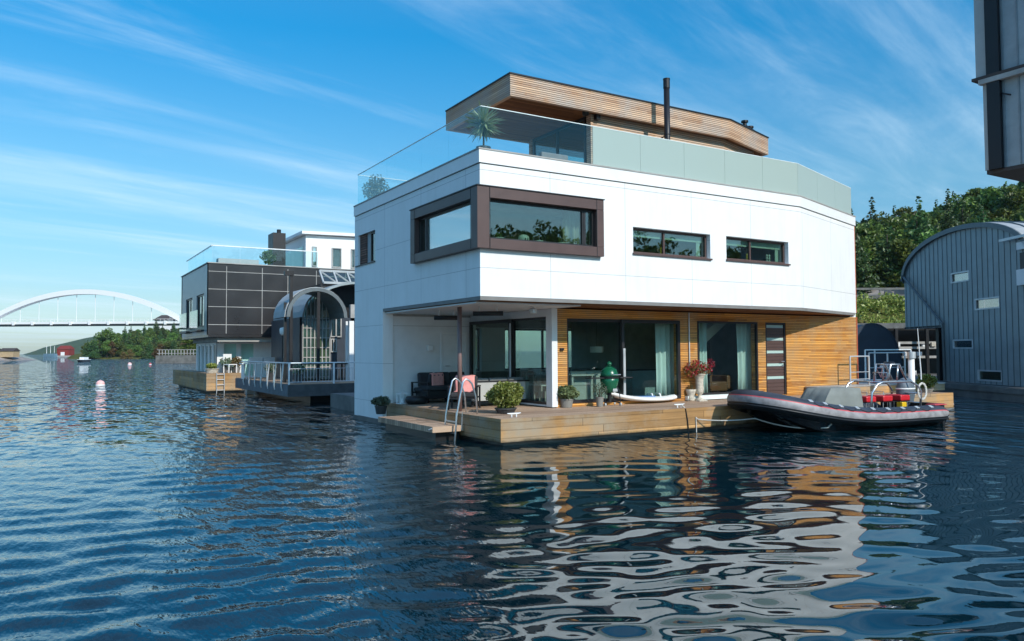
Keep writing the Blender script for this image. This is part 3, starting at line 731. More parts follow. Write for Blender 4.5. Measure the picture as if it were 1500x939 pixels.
# parapet coping band
def band(poly, z0, z1, t, out):
    mb = MB()
    for i in range(len(poly)-1):
        A = Vector((*poly[i], 0)); B = Vector((*poly[i+1], 0)); e = (B-A).normalized(); n = Vector((e.y, -e.x, 0))*out
        mb.wall((A+n)[:2], (B+n)[:2], z0, z1, t)
    return mb
peri = [(HX, BY), (HX, HY), (KX, HY), (EX, EY), (EX, BY)]
# outward offset polygon for the coping
def offs(poly, d):
    out = []
    for i, p in enumerate(poly):
        ns = []
        for a, b in ((i-1, i), (i, i+1)):
            if a < 0 or b >= len(poly): continue
            A = Vector(poly[a]); B = Vector(poly[b]); e = (B-A).normalized(); ns.append(Vector((e.y, -e.x)))
        n = ns[0] if len(ns) == 1 else (ns[0]+ns[1]).normalized()/max(.3, math.sqrt((1+ns[0].dot(ns[1]))/2))
        out.append((p[0]+n.x*d, p[1]+n.y*d))
    return out
def ring(mb, poly, d0, d1, z0, z1):
    a = offs(poly, d0); b = offs(poly, d1); n = len(poly)
    vs = [(*p, z) for z in (z0, z1) for q in (a, b) for p in q]
    fs = []
    for i in range(n-1):
        A0, A1, B0, B1 = i, i+1, n+i, n+i+1; o = 2*n
        fs += [(A0, A1, B1, B0), (A0+o, B0+o, B1+o, A1+o), (A0, A0+o, A1+o, A1), (B0, B1, B1+o, B0+o)]
    fs += [(0, n, 3*n, 2*n), (n-1, 3*n-1, 4*n-1, 2*n-1)]
    mb.add(vs, fs); return mb
mb = MB(); ring(mb, peri, .035, -.34, 6.10, ZP-.035); mb.build('parapet_band', M['wplain'], house)
mb = MB(); ring(mb, peri, .05, -.36, ZP-.032, ZP); mb.build('parapet_coping', M['conc_lt'], house)
mb = MB(); ring(mb, peri, -.01, -.3, 6.078, 6.102); mb.build('shadow_gap', M['zinc_seam'], house)
# roof deck, storey slab, soffit
inner = [(HX+.3, HY+.3), (KX, HY+.3), (EX-.3, EY+.3), (EX-.3, BY-.3), (HX+.3, BY-.3)]
mb = MB(); mb.prism(inner, 5.95, 6.15); mb.build('terrace_floor', M['decktop'], house)
full = [(HX+.012, HY+.012), (KX, HY+.012), (EX-.012, EY+.012), (EX-.012, BY-.012), (HX+.012, BY-.012)]
full = [(HX+.06, HY+.06), (KX, HY+.06), (EX-.06, EY+.04), (EX-.06, BY-.06), (HX+.06, BY-.06)]
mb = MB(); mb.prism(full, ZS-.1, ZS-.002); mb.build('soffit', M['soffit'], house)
mb = MB(); ring(mb, [(HX, YO), (HX, HY), (KX, HY), (EX-.1, EY-.03)], -.002, -.055, ZS-.085, ZS-.002); mb.build('soffit_trim', plain('soffit_edge_trim', (.2, .19, .18, 1), .7), house)
mb = MB(); mb.prism([(HX+.35, HY+.35), (KX, HY+.35), (EX-.5, EY+.35), (EX-.5, BY-.4), (HX+.35, BY-.4)], ZS+.002, ZS+.1); mb.build('upper_floor', M['int_floor'], house)
mb = MB(); mb.box(HX+.32, HY+3.8, ZS+.12, EX-.5, HY+3.9, 5.93); mb.box(HX+.31, HY+.31, 5.88, KX, BY-.4, 5.93); mb.box(KX, EY+.3, 5.88, EX-.4, BY-.4, 5.93); mb.build('upper_partition', M['int_wall'], house)
# --- timber ground floor wall
gx0 = RY(814.8, 520, WY).x
def gh(px0, px1, pyt, z0=ZF+.06):
    a = RY(px0, pyt, WY); b = RY(px1, pyt, WY); return (a.x-gx0, b.x-gx0, z0, a.z)
g1 = gh(830.5, 995.5, 466.0); g2 = gh(1021, 1109, 470.6, ZF+.12); g3 = gh(1121, 1151, 471.2, ZF+.02)
g2 = (g2[0], g2[1], g2[2], g1[3]); g3 = (g3[0], g3[1], g3[2], g1[3])
mb = MB(); mb.wall((gx0, WY), (EX-.005, WY), ZF-.02, ZS-.14, .25, [g1, g2, g3]); mb.build('timber_wall', M['clad'], house)
mb = MB(); mb.box(EX-.03, WY-.015, .5, EX+.008, WY+.04, ZS-.14); mb.box(EX-.01, EY-.01, ZS, EX+.012, EY+.05, 6.08); mb.build('corner_trim', M['copper'], house)
# --- porch: white corner post, glazed side wall, white rear wall, ceiling
GX = gx0-.0
mb = MB(); px = GX-.17; mb.box(px, WY-.06, ZF, GX-.003, WY+.2, ZS-.14)
pg0 = RX(803.3, 500, GX-.12).y; pg1 = RX(692.7, 500, GX-.12).y; YB = YO+.06
ptz = 2.86
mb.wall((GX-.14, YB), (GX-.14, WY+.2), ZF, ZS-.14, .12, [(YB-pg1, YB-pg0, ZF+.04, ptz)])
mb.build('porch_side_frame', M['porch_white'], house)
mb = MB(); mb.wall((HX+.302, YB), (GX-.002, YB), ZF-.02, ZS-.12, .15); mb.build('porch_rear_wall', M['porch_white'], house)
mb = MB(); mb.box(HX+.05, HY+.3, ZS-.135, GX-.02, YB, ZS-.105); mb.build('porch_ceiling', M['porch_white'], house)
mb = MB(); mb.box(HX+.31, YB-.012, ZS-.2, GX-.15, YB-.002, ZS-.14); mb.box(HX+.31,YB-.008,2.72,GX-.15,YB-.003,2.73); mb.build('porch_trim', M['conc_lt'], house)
# porch door (white)
d = MB(); a = RY(645.5, 490, YB); b = RY(683, 490, YB)
dz = RY(645, 489.5, YB).z
dr = d.box(a.x, YB-.03, ZF, a.x+.05, YB-.001, dz).box(b.x-.05, YB-.03, ZF, b.x, YB-.001, dz).box(a.x, YB-.03, dz, b.x, YB-.001, dz+.05).build('porch_door', M['wplain'], house)
mb = MB(); n = 8
for i in range(n): mb.box(a.x+.06, YB-.02, ZF+.03+(dz-ZF-.05)/n*i, b.x-.06, YB-.002, ZF+.03+(dz-ZF-.05)/n*(i+1)-.012)
mb.build('door_panel', M['wplain'], dr)
mb = MB(); mb.tube([(a.x+.14, YB-.03, ZF+.98), (a.x+.14, YB-.08, ZF+.98), (a.x+.26, YB-.08, ZF+.98)], .012, 6); mb.build('handle', M['steel'], dr)
# wall lamp on the porch wall
wlp = Vector((HX+.33, 0, 0)); q = RY(629, 511, YB)
mb = MB(); mb.box(q.x-.09, YB-.1, q.z-.06, q.x+.09, YB-.002, q.z+.1); o = mb.build('wall_lamp', M['wplain'], loc=(q.x, YB, q.z), bevel=.015); tag(o, 'small white box lamp on the porch rear wall left of the white door', 'lamp')
# --- glazing helper
def pane(name, parent, P0, e, w, z0, z1, fr=.07, frm='dark', gl='glass', depth=.08, mull=()):
    """framed pane in vertical plane starting at P0 along unit e"""
    P0 = Vector(P0); e = Vector(e); nrm = Vector((e.y, -e.x, 0))
    f = MB(); cz = (z0+z1)/2
    def bx(s0, s1, a, b, dd=depth):
        f.obox(P0+e*((s0+s1)/2)+Vector((0, 0, (a+b)/2)), e, nrm, (0, 0, 1), (s1-s0)/2, dd/2, (b-a)/2)
    bx(0, fr, z0, z1); bx(w-fr, w, z0, z1); bx(fr, w-fr, z1-fr, z1); bx(fr, w-fr, z0, z0+fr)
    for s in mull: bx(s-fr/2, s+fr/2, z0+fr, z1-fr, depth*.9)
    o = f.build(name, M[frm], parent)
    g = MB(); g.obox(P0+e*(w/2)+Vector((0, 0, cz)), e, nrm, (0, 0, 1), w/2-fr, .006, (z1-z0)/2-fr); g.build('pane', M[gl], o)
    return o
# sliding doors on the front
X1a, X1b = gx0+g1[0], gx0+g1[1]; xm = RY(912.5, 500, WY).x
o = pane('sliding_door', house, (X1a+.003, WY+.10, 0), (1, 0, 0), xm-X1a+.05, ZF+.065, g1[3]-.003, .08)
tag(o, 'left sliding door leaf with dark frame')
o = pane('sliding_door', house, (xm-.05, WY+.02, 0), (1, 0, 0), X1b-xm+.045, ZF+.065, g1[3]-.003, .09)
mb = MB(); hx = xm+.0; mb.box(hx-.035, WY-.06, ZF+.1, hx+.035, WY-.032, 2.05); mb.build('pull_handle', M['galv'], o)
X2a, X2b = gx0+g2[0], gx0+g2[1]
o = pane('window', house, (X2a+.003, WY+.02, 0), (1, 0, 0), X2b-X2a-.006, ZF+.125, g2[3]-.003, .05); tag(o, 'tall fixed window with pale curtains')
mb = MB(); mb.box(X2a-.5, WY-.12, ZF, X2b+.06, WY-.002, ZF+.12); mb.build('sill', M['frost_edge'], o)
# front door, dark with glass strips
X3a, X3b = gx0+g3[0], gx0+g3[1]
fd = MB().box(X3a+.003, WY+.02, ZF+.025, X3a+.07, WY+.12, g3[3]-.003).box(X3b-.07, WY+.02, ZF+.025, X3b-.003, WY+.12, g3[3]-.003).box(X3a+.07, WY+.02, g3[3]-.06, X3b-.07, WY+.12, g3[3]-.003).build('front_door', M['dark'], house)
zd0, zd1 = ZF+.03, g3[3]-.07; strips = [.155+.17*i for i in range(6)]
strips = [zd0+.47+.39*i for i in range(5)]
mb = MB(); z = zd0
for s_ in strips+[None]:
    top = (s_ if s_ else zd1)
    n = max(1, round((top-z)/.12)); h_ = (top-z)/n
    for i in range(n): mb.box(X3a+.075, WY+.045, z+h_*i, X3b-.075, WY+.09, z+h_*(i+1)-.008)
    z = top+.085
mb.build('door_panel', M['frame'], fd)
mb = MB()
for s_ in strips: mb.box(X3a+.08, WY+.05, s_, X3b-.08, WY+.085, s_+.083)
mb.build('glass_strip', frosted('frosted_door_glass', c8(190, 215, 208), .2), fd)
mb = MB()
for s_ in strips: mb.box(X3a+.08, WY+.036, s_-.006, X3b-.08, WY+.05, s_+.006)
mb.build('strip_trim', M['steel'], fd)
mb = MB(); mb.tube([(X3b-.14, WY+.04, ZF+1.03), (X3b-.14, WY-.03, ZF+1.03), (X3b-.28, WY-.03, ZF+1.03)], .014, 6); mb.lathe((X3b-.14, WY+.03, ZF+.9), [(.02, -.03), (.02, .03)], 8); mb.build('handle', M['steel'], fd)
# porch glazing (faces -x)
ym = RX(751, 500, GX-.12).y
o = pane('sliding_door', house, (GX-.20, pg1-.003, 0), (0, -1, 0), pg1-ym+.05, ZF+.045, ptz-.003, .09); tag(o, 'closed glass leaf of the porch sliding door')
o = pane('sliding_door', house, (GX-.10, ym, 0), (0, -1, 0), ym-pg0-.003, ZF+.045, ptz-.003, .06); tag(o, 'open side of the porch sliding door')
mb = MB(); mb.box(GX-.27, ym-.12, ZF+.3, GX-.25, ym-.07, ptz-.12); mb.build('pull_handle', M['galv'], o)
# rear windows
for (a, b) in ((13.2, 16.6), (10.9, 12.3)):
    o = pane('rear_window', house, (a+.003, BY-.12, 0), (1, 0, 0), b-a-.006, 1.353, 2.747, .06, mull=(1.6,) if b-a > 2 else ())
# downpipe on the timber wall
mb = MB(); x = RY(1008.5, 500, WY).x; mb.tube([(x, WY-.03, ZF+.9), (x, WY-.03, ZS-.15)], .02, 8); mb.build('downpipe', M['galv'], house)
mb = MB(); q = RY(822, 512, WY); mb.box(q.x-.05, WY-.05, q.z-.03, q.x+.06, WY-.002, q.z+.04); mb.build('outdoor_socket', M['black'], house, bevel=.006)
# interior shell
mb = MB(); mb.box(GX, WY+.26, ZF-.1, EX-.35, BY-.3, ZF-.01); mb.build('ground_floor_boards', M['int_floor'], house)
mb = MB(); mb.box(GX+.01, WY+.26, ZS-.16, EX-.35, BY-.3, ZS-.12); mb.build('ground_ceiling', M['int_wall'], house)
mb = MB(); mb.box(15.9, WY+3.2, ZF, 16.0, BY-.3, ZS-.17); mb.box(19.6, WY+.26, ZF, 19.7, BY-.3, ZS-.17); mb.box(16.0, WY+3.2, ZF, 19.6, WY+3.3, ZS-.17); mb.box(GX+.1, BY-.36, ZF, 15.9, BY-.31, 1.33); mb.box(GX+.1, BY-.36, 2.77, 15.9, BY-.31, ZS-.17); mb.build('interior_partition', M['int_wall'], house)
# curtains
def curtain(name, x0, x1, y, z0, z1, folds, taper=0, lab=None):
    mb = MB(); n = folds*8; rows = []
    for k, z in enumerate((z0, z0+(z1-z0)*.3, z0+(z1-z0)*.65, z1)):
        f = k/3; c = (x0+x1)/2; hw_ = (x1-x0)/2*(1-taper*(1-f)*.0-taper*math.sin(math.pi*f)*.5)
        rows.append([(c+hw_*(2*i/n-1), y+.045*math.sin(2*math.pi*folds*i/n+f), z) for i in range(n+1)])
    mb.grid(rows); o = mb.build(name, M['curtain'], house, smooth=True, solid=.004)
    return o
cx = lambda px: RY(px, 520, WY+.4).x
curtain('curtain', cx(961), cx(990), WY+.4, ZF+.02, g1[3]+.05, 4, .1)
curtain('curtain', cx(1021), cx(1036), WY+.4, ZF+.02, g1[3]+.05, 3, .3)
curtain('curtain', cx(1080), cx(1102), WY+.4, ZF+.02, g1[3]+.05, 3, .25)
# staircase seen through the tall window
st = MB(); sx = cx(1052)
prof = [(sx-.5, 1.95), (sx-.5, 1.72), (sx+.15, 1.72), (sx+.25, 2.02), (sx+1.75, 3.05), (sx+1.3, 3.05), (sx+.05, 2.3), (sx-.02, 1.95)]
n = len(prof); st.add([(p[0], WY+1.4, p[1]) for p in prof]+[(p[0], WY+2.3, p[1]) for p in prof], [tuple(range(n)), tuple(range(n, 2*n))[::-1]]+[(i, n+i, n+(i+1) % n, (i+1) % n) for i in range(n)])
st.build('staircase', M['curtain'], house)
# --- corner window: projecting brown box frame
def cyx(px): return RX(px, 330, HX-.14).y
fw = MB(); OX, OY = HX-.14, HY-.14
bt = .24
def frame_front(z0, z1, x0, x1): fw.box(x0, OY, z0, x1, HY+.16, z1)
def frame_left(z0, z1, y0, y1): fw.box(OX, y0, z0, HX+.16, y1, z1)
z0, z1 = cwz0, cwz1; LY, RXX = cwy, cwx
fw.box(OX, OY, z0, HX+.16, HY+.16, z1)                      # corner post
frame_front(z1-bt, z1, HX+.162, RXX); frame_front(z0, z0+bt-.02, HX+.162, RXX); frame_front(z0+bt-.018, z1-bt-.002, RXX-.2, RXX)
frame_left(z1-bt, z1, HY+.162, LY); frame_left(z0, z0+bt-.02, HY+.162, LY); frame_left(z0+bt-.018, z1-bt-.002, LY-.25, LY)
cw = fw.build('corner_window', M['frame'], house, bevel=.008)
ft = MB(); ft.box(OX-.02, OY-.02, z1+.001, RXX+.02, HY-.002, z1+.025); ft.box(OX-.02, HY, z1+.001, HX-.002, LY+.02, z1+.025); ft.build('flashing', M['black'], cw)
jn = MB()
for x in (HX+.17,  RXX-.21): jn.box(x-.008, OY-.004, z0+.002, x+.008, OY-.001, z1-.002)
for y in (HY+.17, LY-.26): jn.box(OX-.004, y-.008, z0+.002, OX-.001, y+.008, z1-.002)
jn.build('joint', M['black'], cw)
zi0, zi1 = z0+bt-.02, z1-bt
xm1 = RY(855, 330, HY).x
o = pane('window_front', cw, (HX+.166, HY+.04, 0), (1, 0, 0), xm1-HX-.166, zi0+.004, zi1-.004, .045, gl='glass_up')
o = pane('vent_window', cw, (xm1+.002, HY+.03, 0), (1, 0, 0), RXX-.205-xm1, zi0+.004, zi1-.004, .05, gl='glass_up')
ym1 = cyx(617)
o = pane('window_left', cw, (HX+.04, ym1, 0), (0, -1, 0), ym1-HY-.166, zi0+.004, zi1-.004, .05, gl='sky_glass')
o = pane('vent_window', cw, (HX+.03, LY-.255, 0), (0, -1, 0), LY-.257-ym1, zi0+.004, zi1-.004, .05, gl='glass_up')
# pale sheet added for the left pane's sky reflection, curtain behind the right end
mb = MB(); mb.box(HX+.32, HY+.4, zi0+.05, HX+.325, LY-.3, zi1); mb.build('reflection_sheet', plain('pale_reflection_sheet', (.8, .84, .86, 1), .8, var=.02), house)
def cur2(x0, x1, y, z0, z1, folds):
    mb = MB(); n = folds*8
    mb.grid([[(x0+(x1-x0)*i/n, y+.04*math.sin(2*math.pi*folds*i/n), z) for i in range(n+1)] for z in (z0, z1)])
    return mb.build('curtain', plain('cream_curtain', (.55, .46, .36, 1), .8), house, smooth=True, solid=.004)
cur2(xm1-.28, RXX-.1, HY+.45, zi0-.2, zi1+.1, 6)
mb = MB(); mb.box(HX+.2, HY+.16, zi0-.03, RXX-.2, HY+.42, zi0+.01); mb.build('window_shelf', M['wplain'], house)
# sill ornaments
def sillpot(px, kind):
    x = RY(px, 350, HY+.28).x; b = (x, HY+.28, zi0+.01)
    o = thing('sill_pot', {'a': 'small white pot with tiny plant at left end of the corner window', 'b': 'white patterned ball ornament on the corner window sill', 'c': 'plain low white bowl on the corner window sill', 'd': 'small white pot with green shoots at right end of the corner window'}[kind], 'ornament' if kind in 'bc' else 'pot', b)
    mb = MB()
    if kind == 'b':
        mb.lathe(b, [(.03, 0), (.1, .02), (.135, .09), (.12, .16), (.06, .2), (.01, .21)], 18); mb.build('ball', M['wplain'], o, smooth=True)
        mb = MB()
        for a in (-.9, -.3, .3, .9): mb.lathe((x+.09*math.sin(a*1.1), HY+.28-.125*math.cos(a), zi0+.1), [(.002, -.035), (.02, 0), (.002, .035)], 8)
        mb.build('pattern', M['black'], o)
    else:
        mb.lathe(b, [(.06, 0), (.10, .02), (.11, .09), (.095, .09), (.08, .07)], 16); mb.build('bowl', M['wplain'], o, smooth=False)
        if kind != 'c':
            mb = MB(); leaf_cloud(mb, [(x, HY+.28, zi0+.15, .09, .07, .06)], 60, .03, random.Random(len(kind))); mb.build('plant', M['lf_lit'], o)
for px, k in ((731, 'a'), (767, 'b'), (789, 'c'), (822, 'd')): sillpot(px, k)
# --- two ribbon windows
for hh_, lab in ((w1, 'longer ribbon window with a pale blind'), (w2, 'shorter ribbon window with a pale blind')):
    x0, x1 = HX+hh_[0], HX+hh_[1]
    o = pane('ribbon_window', house, (x0+.003, HY+.17, 0), (1, 0, 0), x1-x0-.006, hh_[2]+.003, hh_[3]-.003, .05, frm='frame', gl='glass_up', mull=((x1-x0)*.43,))
    tag(o, lab)
    mb = MB(); mb.box(x0-.02, HY-.05, hh_[2]-.045, x1+.03, HY+.12, hh_[2]-.003); mb.build('sill', M['frame'], o)
    mb = MB(); mb.box(x0+.05, HY+.24, hh_[3]-.2, x1-.03, HY+.25, hh_[3]+.0); mb.build('blind', M['curtain'], o)
    mb = MB(); mb.box(x1-.25, HY+.26, hh_[2]+.03, x1-.12, HY+.27, hh_[3]-.05); mb.build('curtain', M['curtain'], o)
def ornament(px, kind, hh_, label):
    x = RY(px, 360, HY+.3).x; z = hh_[2]+.03; o = thing('vase' if kind else 'trinket', label, 'vase' if kind else 'ornament', (x, HY+.33, z))
    mb = MB()
    if kind: mb.lathe((x, HY+.33, z), [(.035, 0), (.045, .05), (.03, .14), (.035, .2), (.02, .22)], 12); mb.build('body', M['yellow'], o, smooth=True); mb = MB(); leaf_cloud(mb, [(x, HY+.33, z+.3, .08, .05, .08)], 50, .03, random.Random(3)); mb.build('flowers', M['lf_rose'], o)
    else:
        for dz in (.05, .13, .21): mb.lathe((x-.05, HY+.33, z+dz), [(.005, -.05), (.04, 0), (.005, .05)], 10); mb.lathe((x+.05, HY+.33, z+dz), [(.005, -.05), (.04, 0), (.005, .05)], 10)
        mb.build('beads', M['wplain'], o)
for hh_ in (w1, w2):
    mb = MB(); mb.box(HX+hh_[0]-.1, HY+.3, hh_[2]-.02, HX+hh_[1]+.1, HY+.5, hh_[2]+.028); mb.build('window_shelf', M['wplain'], house)
ornament(969.5, True, w1, 'yellow vase with small flowers behind the longer ribbon window')
ornament(1095, True, w2, 'yellow vase with small flowers behind the shorter ribbon window')
ornament(1126, False, w2, 'white openwork ornament standing behind the shorter ribbon window')
# --- small window on the left facade with timber panel
ymid = RX(534.5, 360, HX).y
mb = MB(); mb.box(HX+.06, ymid+.02, zsw0+.003, HX+.2, sw1.y-.003, zsw1-.003); mb.build('timber_infill', slats('dark_timber_infill', .07, c8(90, 60, 52), c8(140, 100, 84), (.02, .012, .01, 1), gapw=.25), house)
mb = MB(); mb.box(HX+.09, ymid-.25, zsw0+.003, HX+.2, ymid+.018, zsw1-.003); mb.build('infill_panel', M['zinc_lt'], house)
o = pane('side_window', house, (HX+.12, ymid-.252, 0), (0, -1, 0), ymid-.255-sw0.y, zsw0+.003, zsw1-.003, .05, gl='glass_up'); tag(o, 'narrow dark-framed window beside the timber infill')
mb = MB(); mb.box(HX-.03, sw0.y-.02, zsw0-.03, HX+.05, sw1.y, zsw0+.0); mb.build('sill', M['black'], o)

# --- penthouse on the terrace
RA = [(10.2, 20.5), (10.2, 16.8), (18.2, 16.8), (20.87, 17.62), (20.87, 20.5)]
mb = MB(); ring(mb, RA, 0, -.12, 8.56, 9.12); mb.add([], []); mb.box(10.32, 20.38, 8.56, 20.75, 20.5, 9.12)
pf = mb.build('penthouse_fascia', M['clad_up'], house)
mb = MB(); ring(mb, RA, .025, -.14, 9.122, 9.16); mb.build('roof_edge_flashing', M['black'], house)
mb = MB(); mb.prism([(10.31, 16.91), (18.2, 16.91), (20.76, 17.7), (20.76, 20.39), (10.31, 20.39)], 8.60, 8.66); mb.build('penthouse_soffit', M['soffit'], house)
mb = MB(); mb.prism([(10.32, 16.92), (18.2, 16.92), (20.75, 17.72), (20.75, 20.37), (10.32, 20.37)], 9.0, 9.10); mb.build('penthouse_roof', M['black'], house)
mb = MB(); mb.wall((13.0, 17.1), (18.2, 17.1), 6.16, 8.598, .2, [(.35, 2.6, 6.3, 8.2)]); mb.wall((18.2, 17.1), (20.3, 17.75), 6.16, 8.598, .2); mb.wall((20.3, 17.75), (20.3, 20.3), 6.16, 8.598, .2); mb.wall((20.3, 20.3), (13.0, 20.3), 6.16, 8.598, .15, [(3, 6.5, 7, 8.3)]); mb.build('penthouse_wall', M['clad_up'], house)
o = pane('penthouse_window', house, (13.353, 17.15, 0), (1, 0, 0), 2.244, 6.303, 8.197, .06, gl='glass_up')
o = pane('penthouse_sliding_door', house, (13.05, 20.1, 0), (0, -1, 0), 2.72, 6.17, 8.59, .07, gl='glass_up', mull=(1.3,))
mb = MB(); mb.box(13.1, 17.32, 6.15, 20.1, 20.1, 6.2); mb.build('penthouse_floor', M['int_floor'], house)
mb = MB(); mb.box(10.35, 20.3, 6.16, 12.8, 20.38, 6.9); mb.build('terrace_bench_back', M['clad_up'], house)
# little lamps and camera under the roof
for px, py in ((858, 163.5),):
    q = RY(px, py, 17.0); mb = MB(); mb.lathe(q, [(.02, -.12), (.09, -.1), (.1, 0), (.03, .06), (.02, .12)], 12); o = mb.build('ceiling_spotlight', M['black'], house, smooth=True)
q = RY(874, 173, 17.05); mb = MB(); mb.box(q.x-.07, 16.95, q.z-.06, q.x+.07, 17.095, q.z+.09); mb.build('security_light', M['black'], house, bevel=.02)
# flue pipe
mb = MB(); fx = 15.12; fy = 16.32
ft_ = RY(981, 116.5, fy).z; fl = thing('flue_pipe', 'tall round black flue pipe rising in front of the timber penthouse', 'flue', (fx, fy, 6.15))
fr_ = .085
mb.lathe((fx, fy, 0), [(fr_, 6.15), (fr_, ft_-.28)], 20); mb.build('pipe', M['black'], fl, smooth=True)
mb = MB(); mb.lathe((fx, fy, 0), [(fr_*1.12, ft_-.28), (fr_*1.12, ft_-.04), (fr_*1.2, ft_-.03), (fr_*1.2, ft_), (.02, ft_+.01)], 20); mb.build('cap', M['black'], fl)
mb = MB(); mb.lathe((fx, fy, 0), [(fr_*1.1, 8.1), (fr_*1.1, 8.13)], 20); mb.bar((fx, fy, 8.11), (fx+.2, 17.08, 8.11), .03); mb.build('bracket', M['black'], fl)
# roof chimney
cA = RY(1086, 178, 18.3); cB = RY(1107, 182, 18.3)
ch = thing('roof_chimney', 'short black roof chimney with two cowled pipes on the penthouse roof', 'chimney', (cA.x, 18.3, 9.1))
mb = MB(); mb.add([(cA.x, 18.1, 9.1), (cB.x, 18.1, 9.1), (cB.x, 18.9, 9.1), (cA.x, 18.9, 9.1), (cA.x+.05, 18.1, 9.62), (cB.x, 18.1, 9.42), (cB.x, 18.9, 9.42), (cA.x+.05, 18.9, 9.62)], [(0,3,2,1),(4,5,6,7),(0,1,5,4),(1,2,6,5),(2,3,7,6),(3,0,4,7)]); mb.build('housing', M['black'], ch)
for dx, h_ in ((.16, .34), (.42, .18)):
    mb = MB(); mb.lathe((cA.x+dx, 18.3, 9.5), [(.07, -.1), (.07, h_-.06), (.12, h_-.06), (.12, h_), (.02, h_+.02)], 14); mb.build('cowl', M['black'], ch)
# --- terrace glass railing
rl = thing('terrace_railing', 'frameless glass railing round the roof terrace, clear at the corner and frosted along the front', 'railing', (HX+.1, HY+.1, ZP))
xf = RY(868, 200, HY+.06).x; zt_ = 7.36
GL = HY+.06; GLX = HX+.06
def gpan(A, B, mat, nm, lab=None, z0=ZP-.02, z1=zt_):
    A = Vector((*A, 0)); B = Vector((*B, 0)); e = (B-A).normalized(); mb = MB()
    mb.obox((A+B)/2+Vector((0, 0, (z0+z1)/2)), e, Vector((-e.y, e.x, 0)), (0,0,1), (B-A).length/2-.003, .007, (z1-z0)/2)
    o = mb.build(nm, M[mat], rl); 
    mt = MB(); mt.obox((A+B)/2+Vector((0, 0, z1+.008)), e, Vector((-e.y, e.x, 0)), (0,0,1), (B-A).length/2-.002, .012, .008); mt.build('top_edge', M['frost_edge'] if mat != 'rail_dark' else M['black'], o)
    return o
xs = [GLX, RY(790, 200, GL).x, xf]
for i in range(2): gpan((xs[i], GL), (xs[i+1], GL), 'rail_glass', 'clear_panel')
n = 5
for i in range(n): gpan((xf+(KX-xf)*i/n, GL), (xf+(KX-xf)*(i+1)/n, GL), 'frost', 'frosted_panel')
C1 = (KX, GL); C2 = (EX-.06, EY+.06)
for i in range(3): gpan(tuple(C1[k]+(C2[k]-C1[k])*i/3 for k in (0, 1)), tuple(C1[k]+(C2[k]-C1[k])*(i+1)/3 for k in (0, 1)), 'frost', 'frosted_panel')
gpan((EX-.06, EY+.08), (EX-.06, BY-.1), 'frost', 'frosted_panel')
ys = [GL, RX(657, 220, GLX).y, RX(617, 220, GLX).y, (RX(617, 220, GLX).y+BY-.1)/2, BY-.1]
for i in range(4): gpan((GLX, ys[i]), (GLX, ys[i+1]), 'rail_glass', 'clear_panel')
gpan((GLX, BY-.08), (13, BY-.08), 'rail_glass', 'clear_panel')
# yucca
yp = RY(708, 214, HY+.55); yx, yy = yp.x, HY+.55
yt = thing('yucca_plant', 'spiky pale green yucca in a dark pot on the terrace corner', 'plant', (yx, yy, 6.15))
mb = MB(); mb.lathe((yx, yy, 6.15), [(.13, .0), (.17, .05), (.17, .46), (.155, .46), (.14, .4)], 20); mb.build('pot', M['pot_blk'], yt, smooth=False)
mb = MB(); mb.tube([(yx, yy, 6.4), (yx+.01, yy, 6.75), (yx, yy, 7.2)], .022, 7); mb.build('stem', M['bark'], yt)
mb = MB(); rnd = random.Random(2); cc = Vector((yx, yy, 7.20))
for i in range(170):
    d = Vector((rnd.gauss(0, 1), rnd.gauss(0, 1), rnd.gauss(.15, .8))).normalized(); L = rnd.uniform(.42, .60)*(1 if d.z > -.3 else .85)
    sd = d.cross(Vector((0, 0, 1)) if abs(d.z) < .9 else Vector((1, 0, 0))).normalized()*.028
    base = cc+Vector((0, 0, rnd.uniform(-.12, .06)))
    p1 = base+d*L*.5; p2 = base+d*L+Vector((0, 0, -.05*rnd.random()))
    mb.add([base-sd*.6, base+sd*.6, p1+sd, p2, p1-sd], [(0, 1, 2, 3, 4)])
mb.build('leaves', M['lf_yuc'], yt)
# olive shrub on the far left of the terrace
op = RX(553, 270, HX+.75); oy = op.y
ot = thing('terrace_shrub', 'grey green olive shrub in a grey planter at the left end of the terrace', 'plant', (HX+.7, oy, 6.15))
mb = MB(); mb.box(HX+.35, oy-.35, 6.15, HX+1.05, oy+.35, 6.62); mb.build('planter', M['pot_gry'], ot, bevel=.02)
mb = MB(); leaf_cloud(mb, [(HX+.7, oy, 7.0, .42, .5, .38), (HX+.65, oy-.2, 7.2, .26, .25, .26), (HX+.8, oy+.25, 6.95, .3, .3, .3)], 900, .05, random.Random(4)); 
mb.build('foliage', M['lf_olive'], ot)
mb = MB(); 
for a in range(5): mb.tube([(HX+.7, oy, 6.6), (HX+.7+.2*math.cos(a*1.3), oy+.2*math.sin(a*1.3), 7.1)], .012, 5)
mb.build('stems', M['bark'], ot)
# terrace lounge chair seen through the glass
lq = RY(822, 215, 16.2)
lc = thing('lounge_chair', 'grey outdoor lounge chair on the terrace behind the clear glass', 'chair', (lq.x, 16.2, 6.15))
for nm, c_, h_ in (('seat', (0, 0, .36), (.42, .36, .08)), ('backrest', (0, .34, .68), (.42, .07, .3)), ('armrest', (-.46, 0, .5), (.05, .36, .05)), ('armrest', (.46, 0, .5), (.05, .36, .05))):
    mb = MB(); mb.obox(Vector((lq.x, 16.2, 6.15))+Vector(c_), (1,0,0), (0,1,0), (0,0,1), *h_); mb.build(nm, M['grey_f'] if nm != 'armrest' else M['black'], lc, bevel=.03)
for sx_ in (-.44, .44):
    for sy_ in (-.32, .34):
        mb = MB(); mb.tube([(lq.x+sx_, 16.2+sy_, 6.152), (lq.x+sx_, 16.2+sy_, 6.62)], .02, 6); mb.build('leg', M['black'], lc)

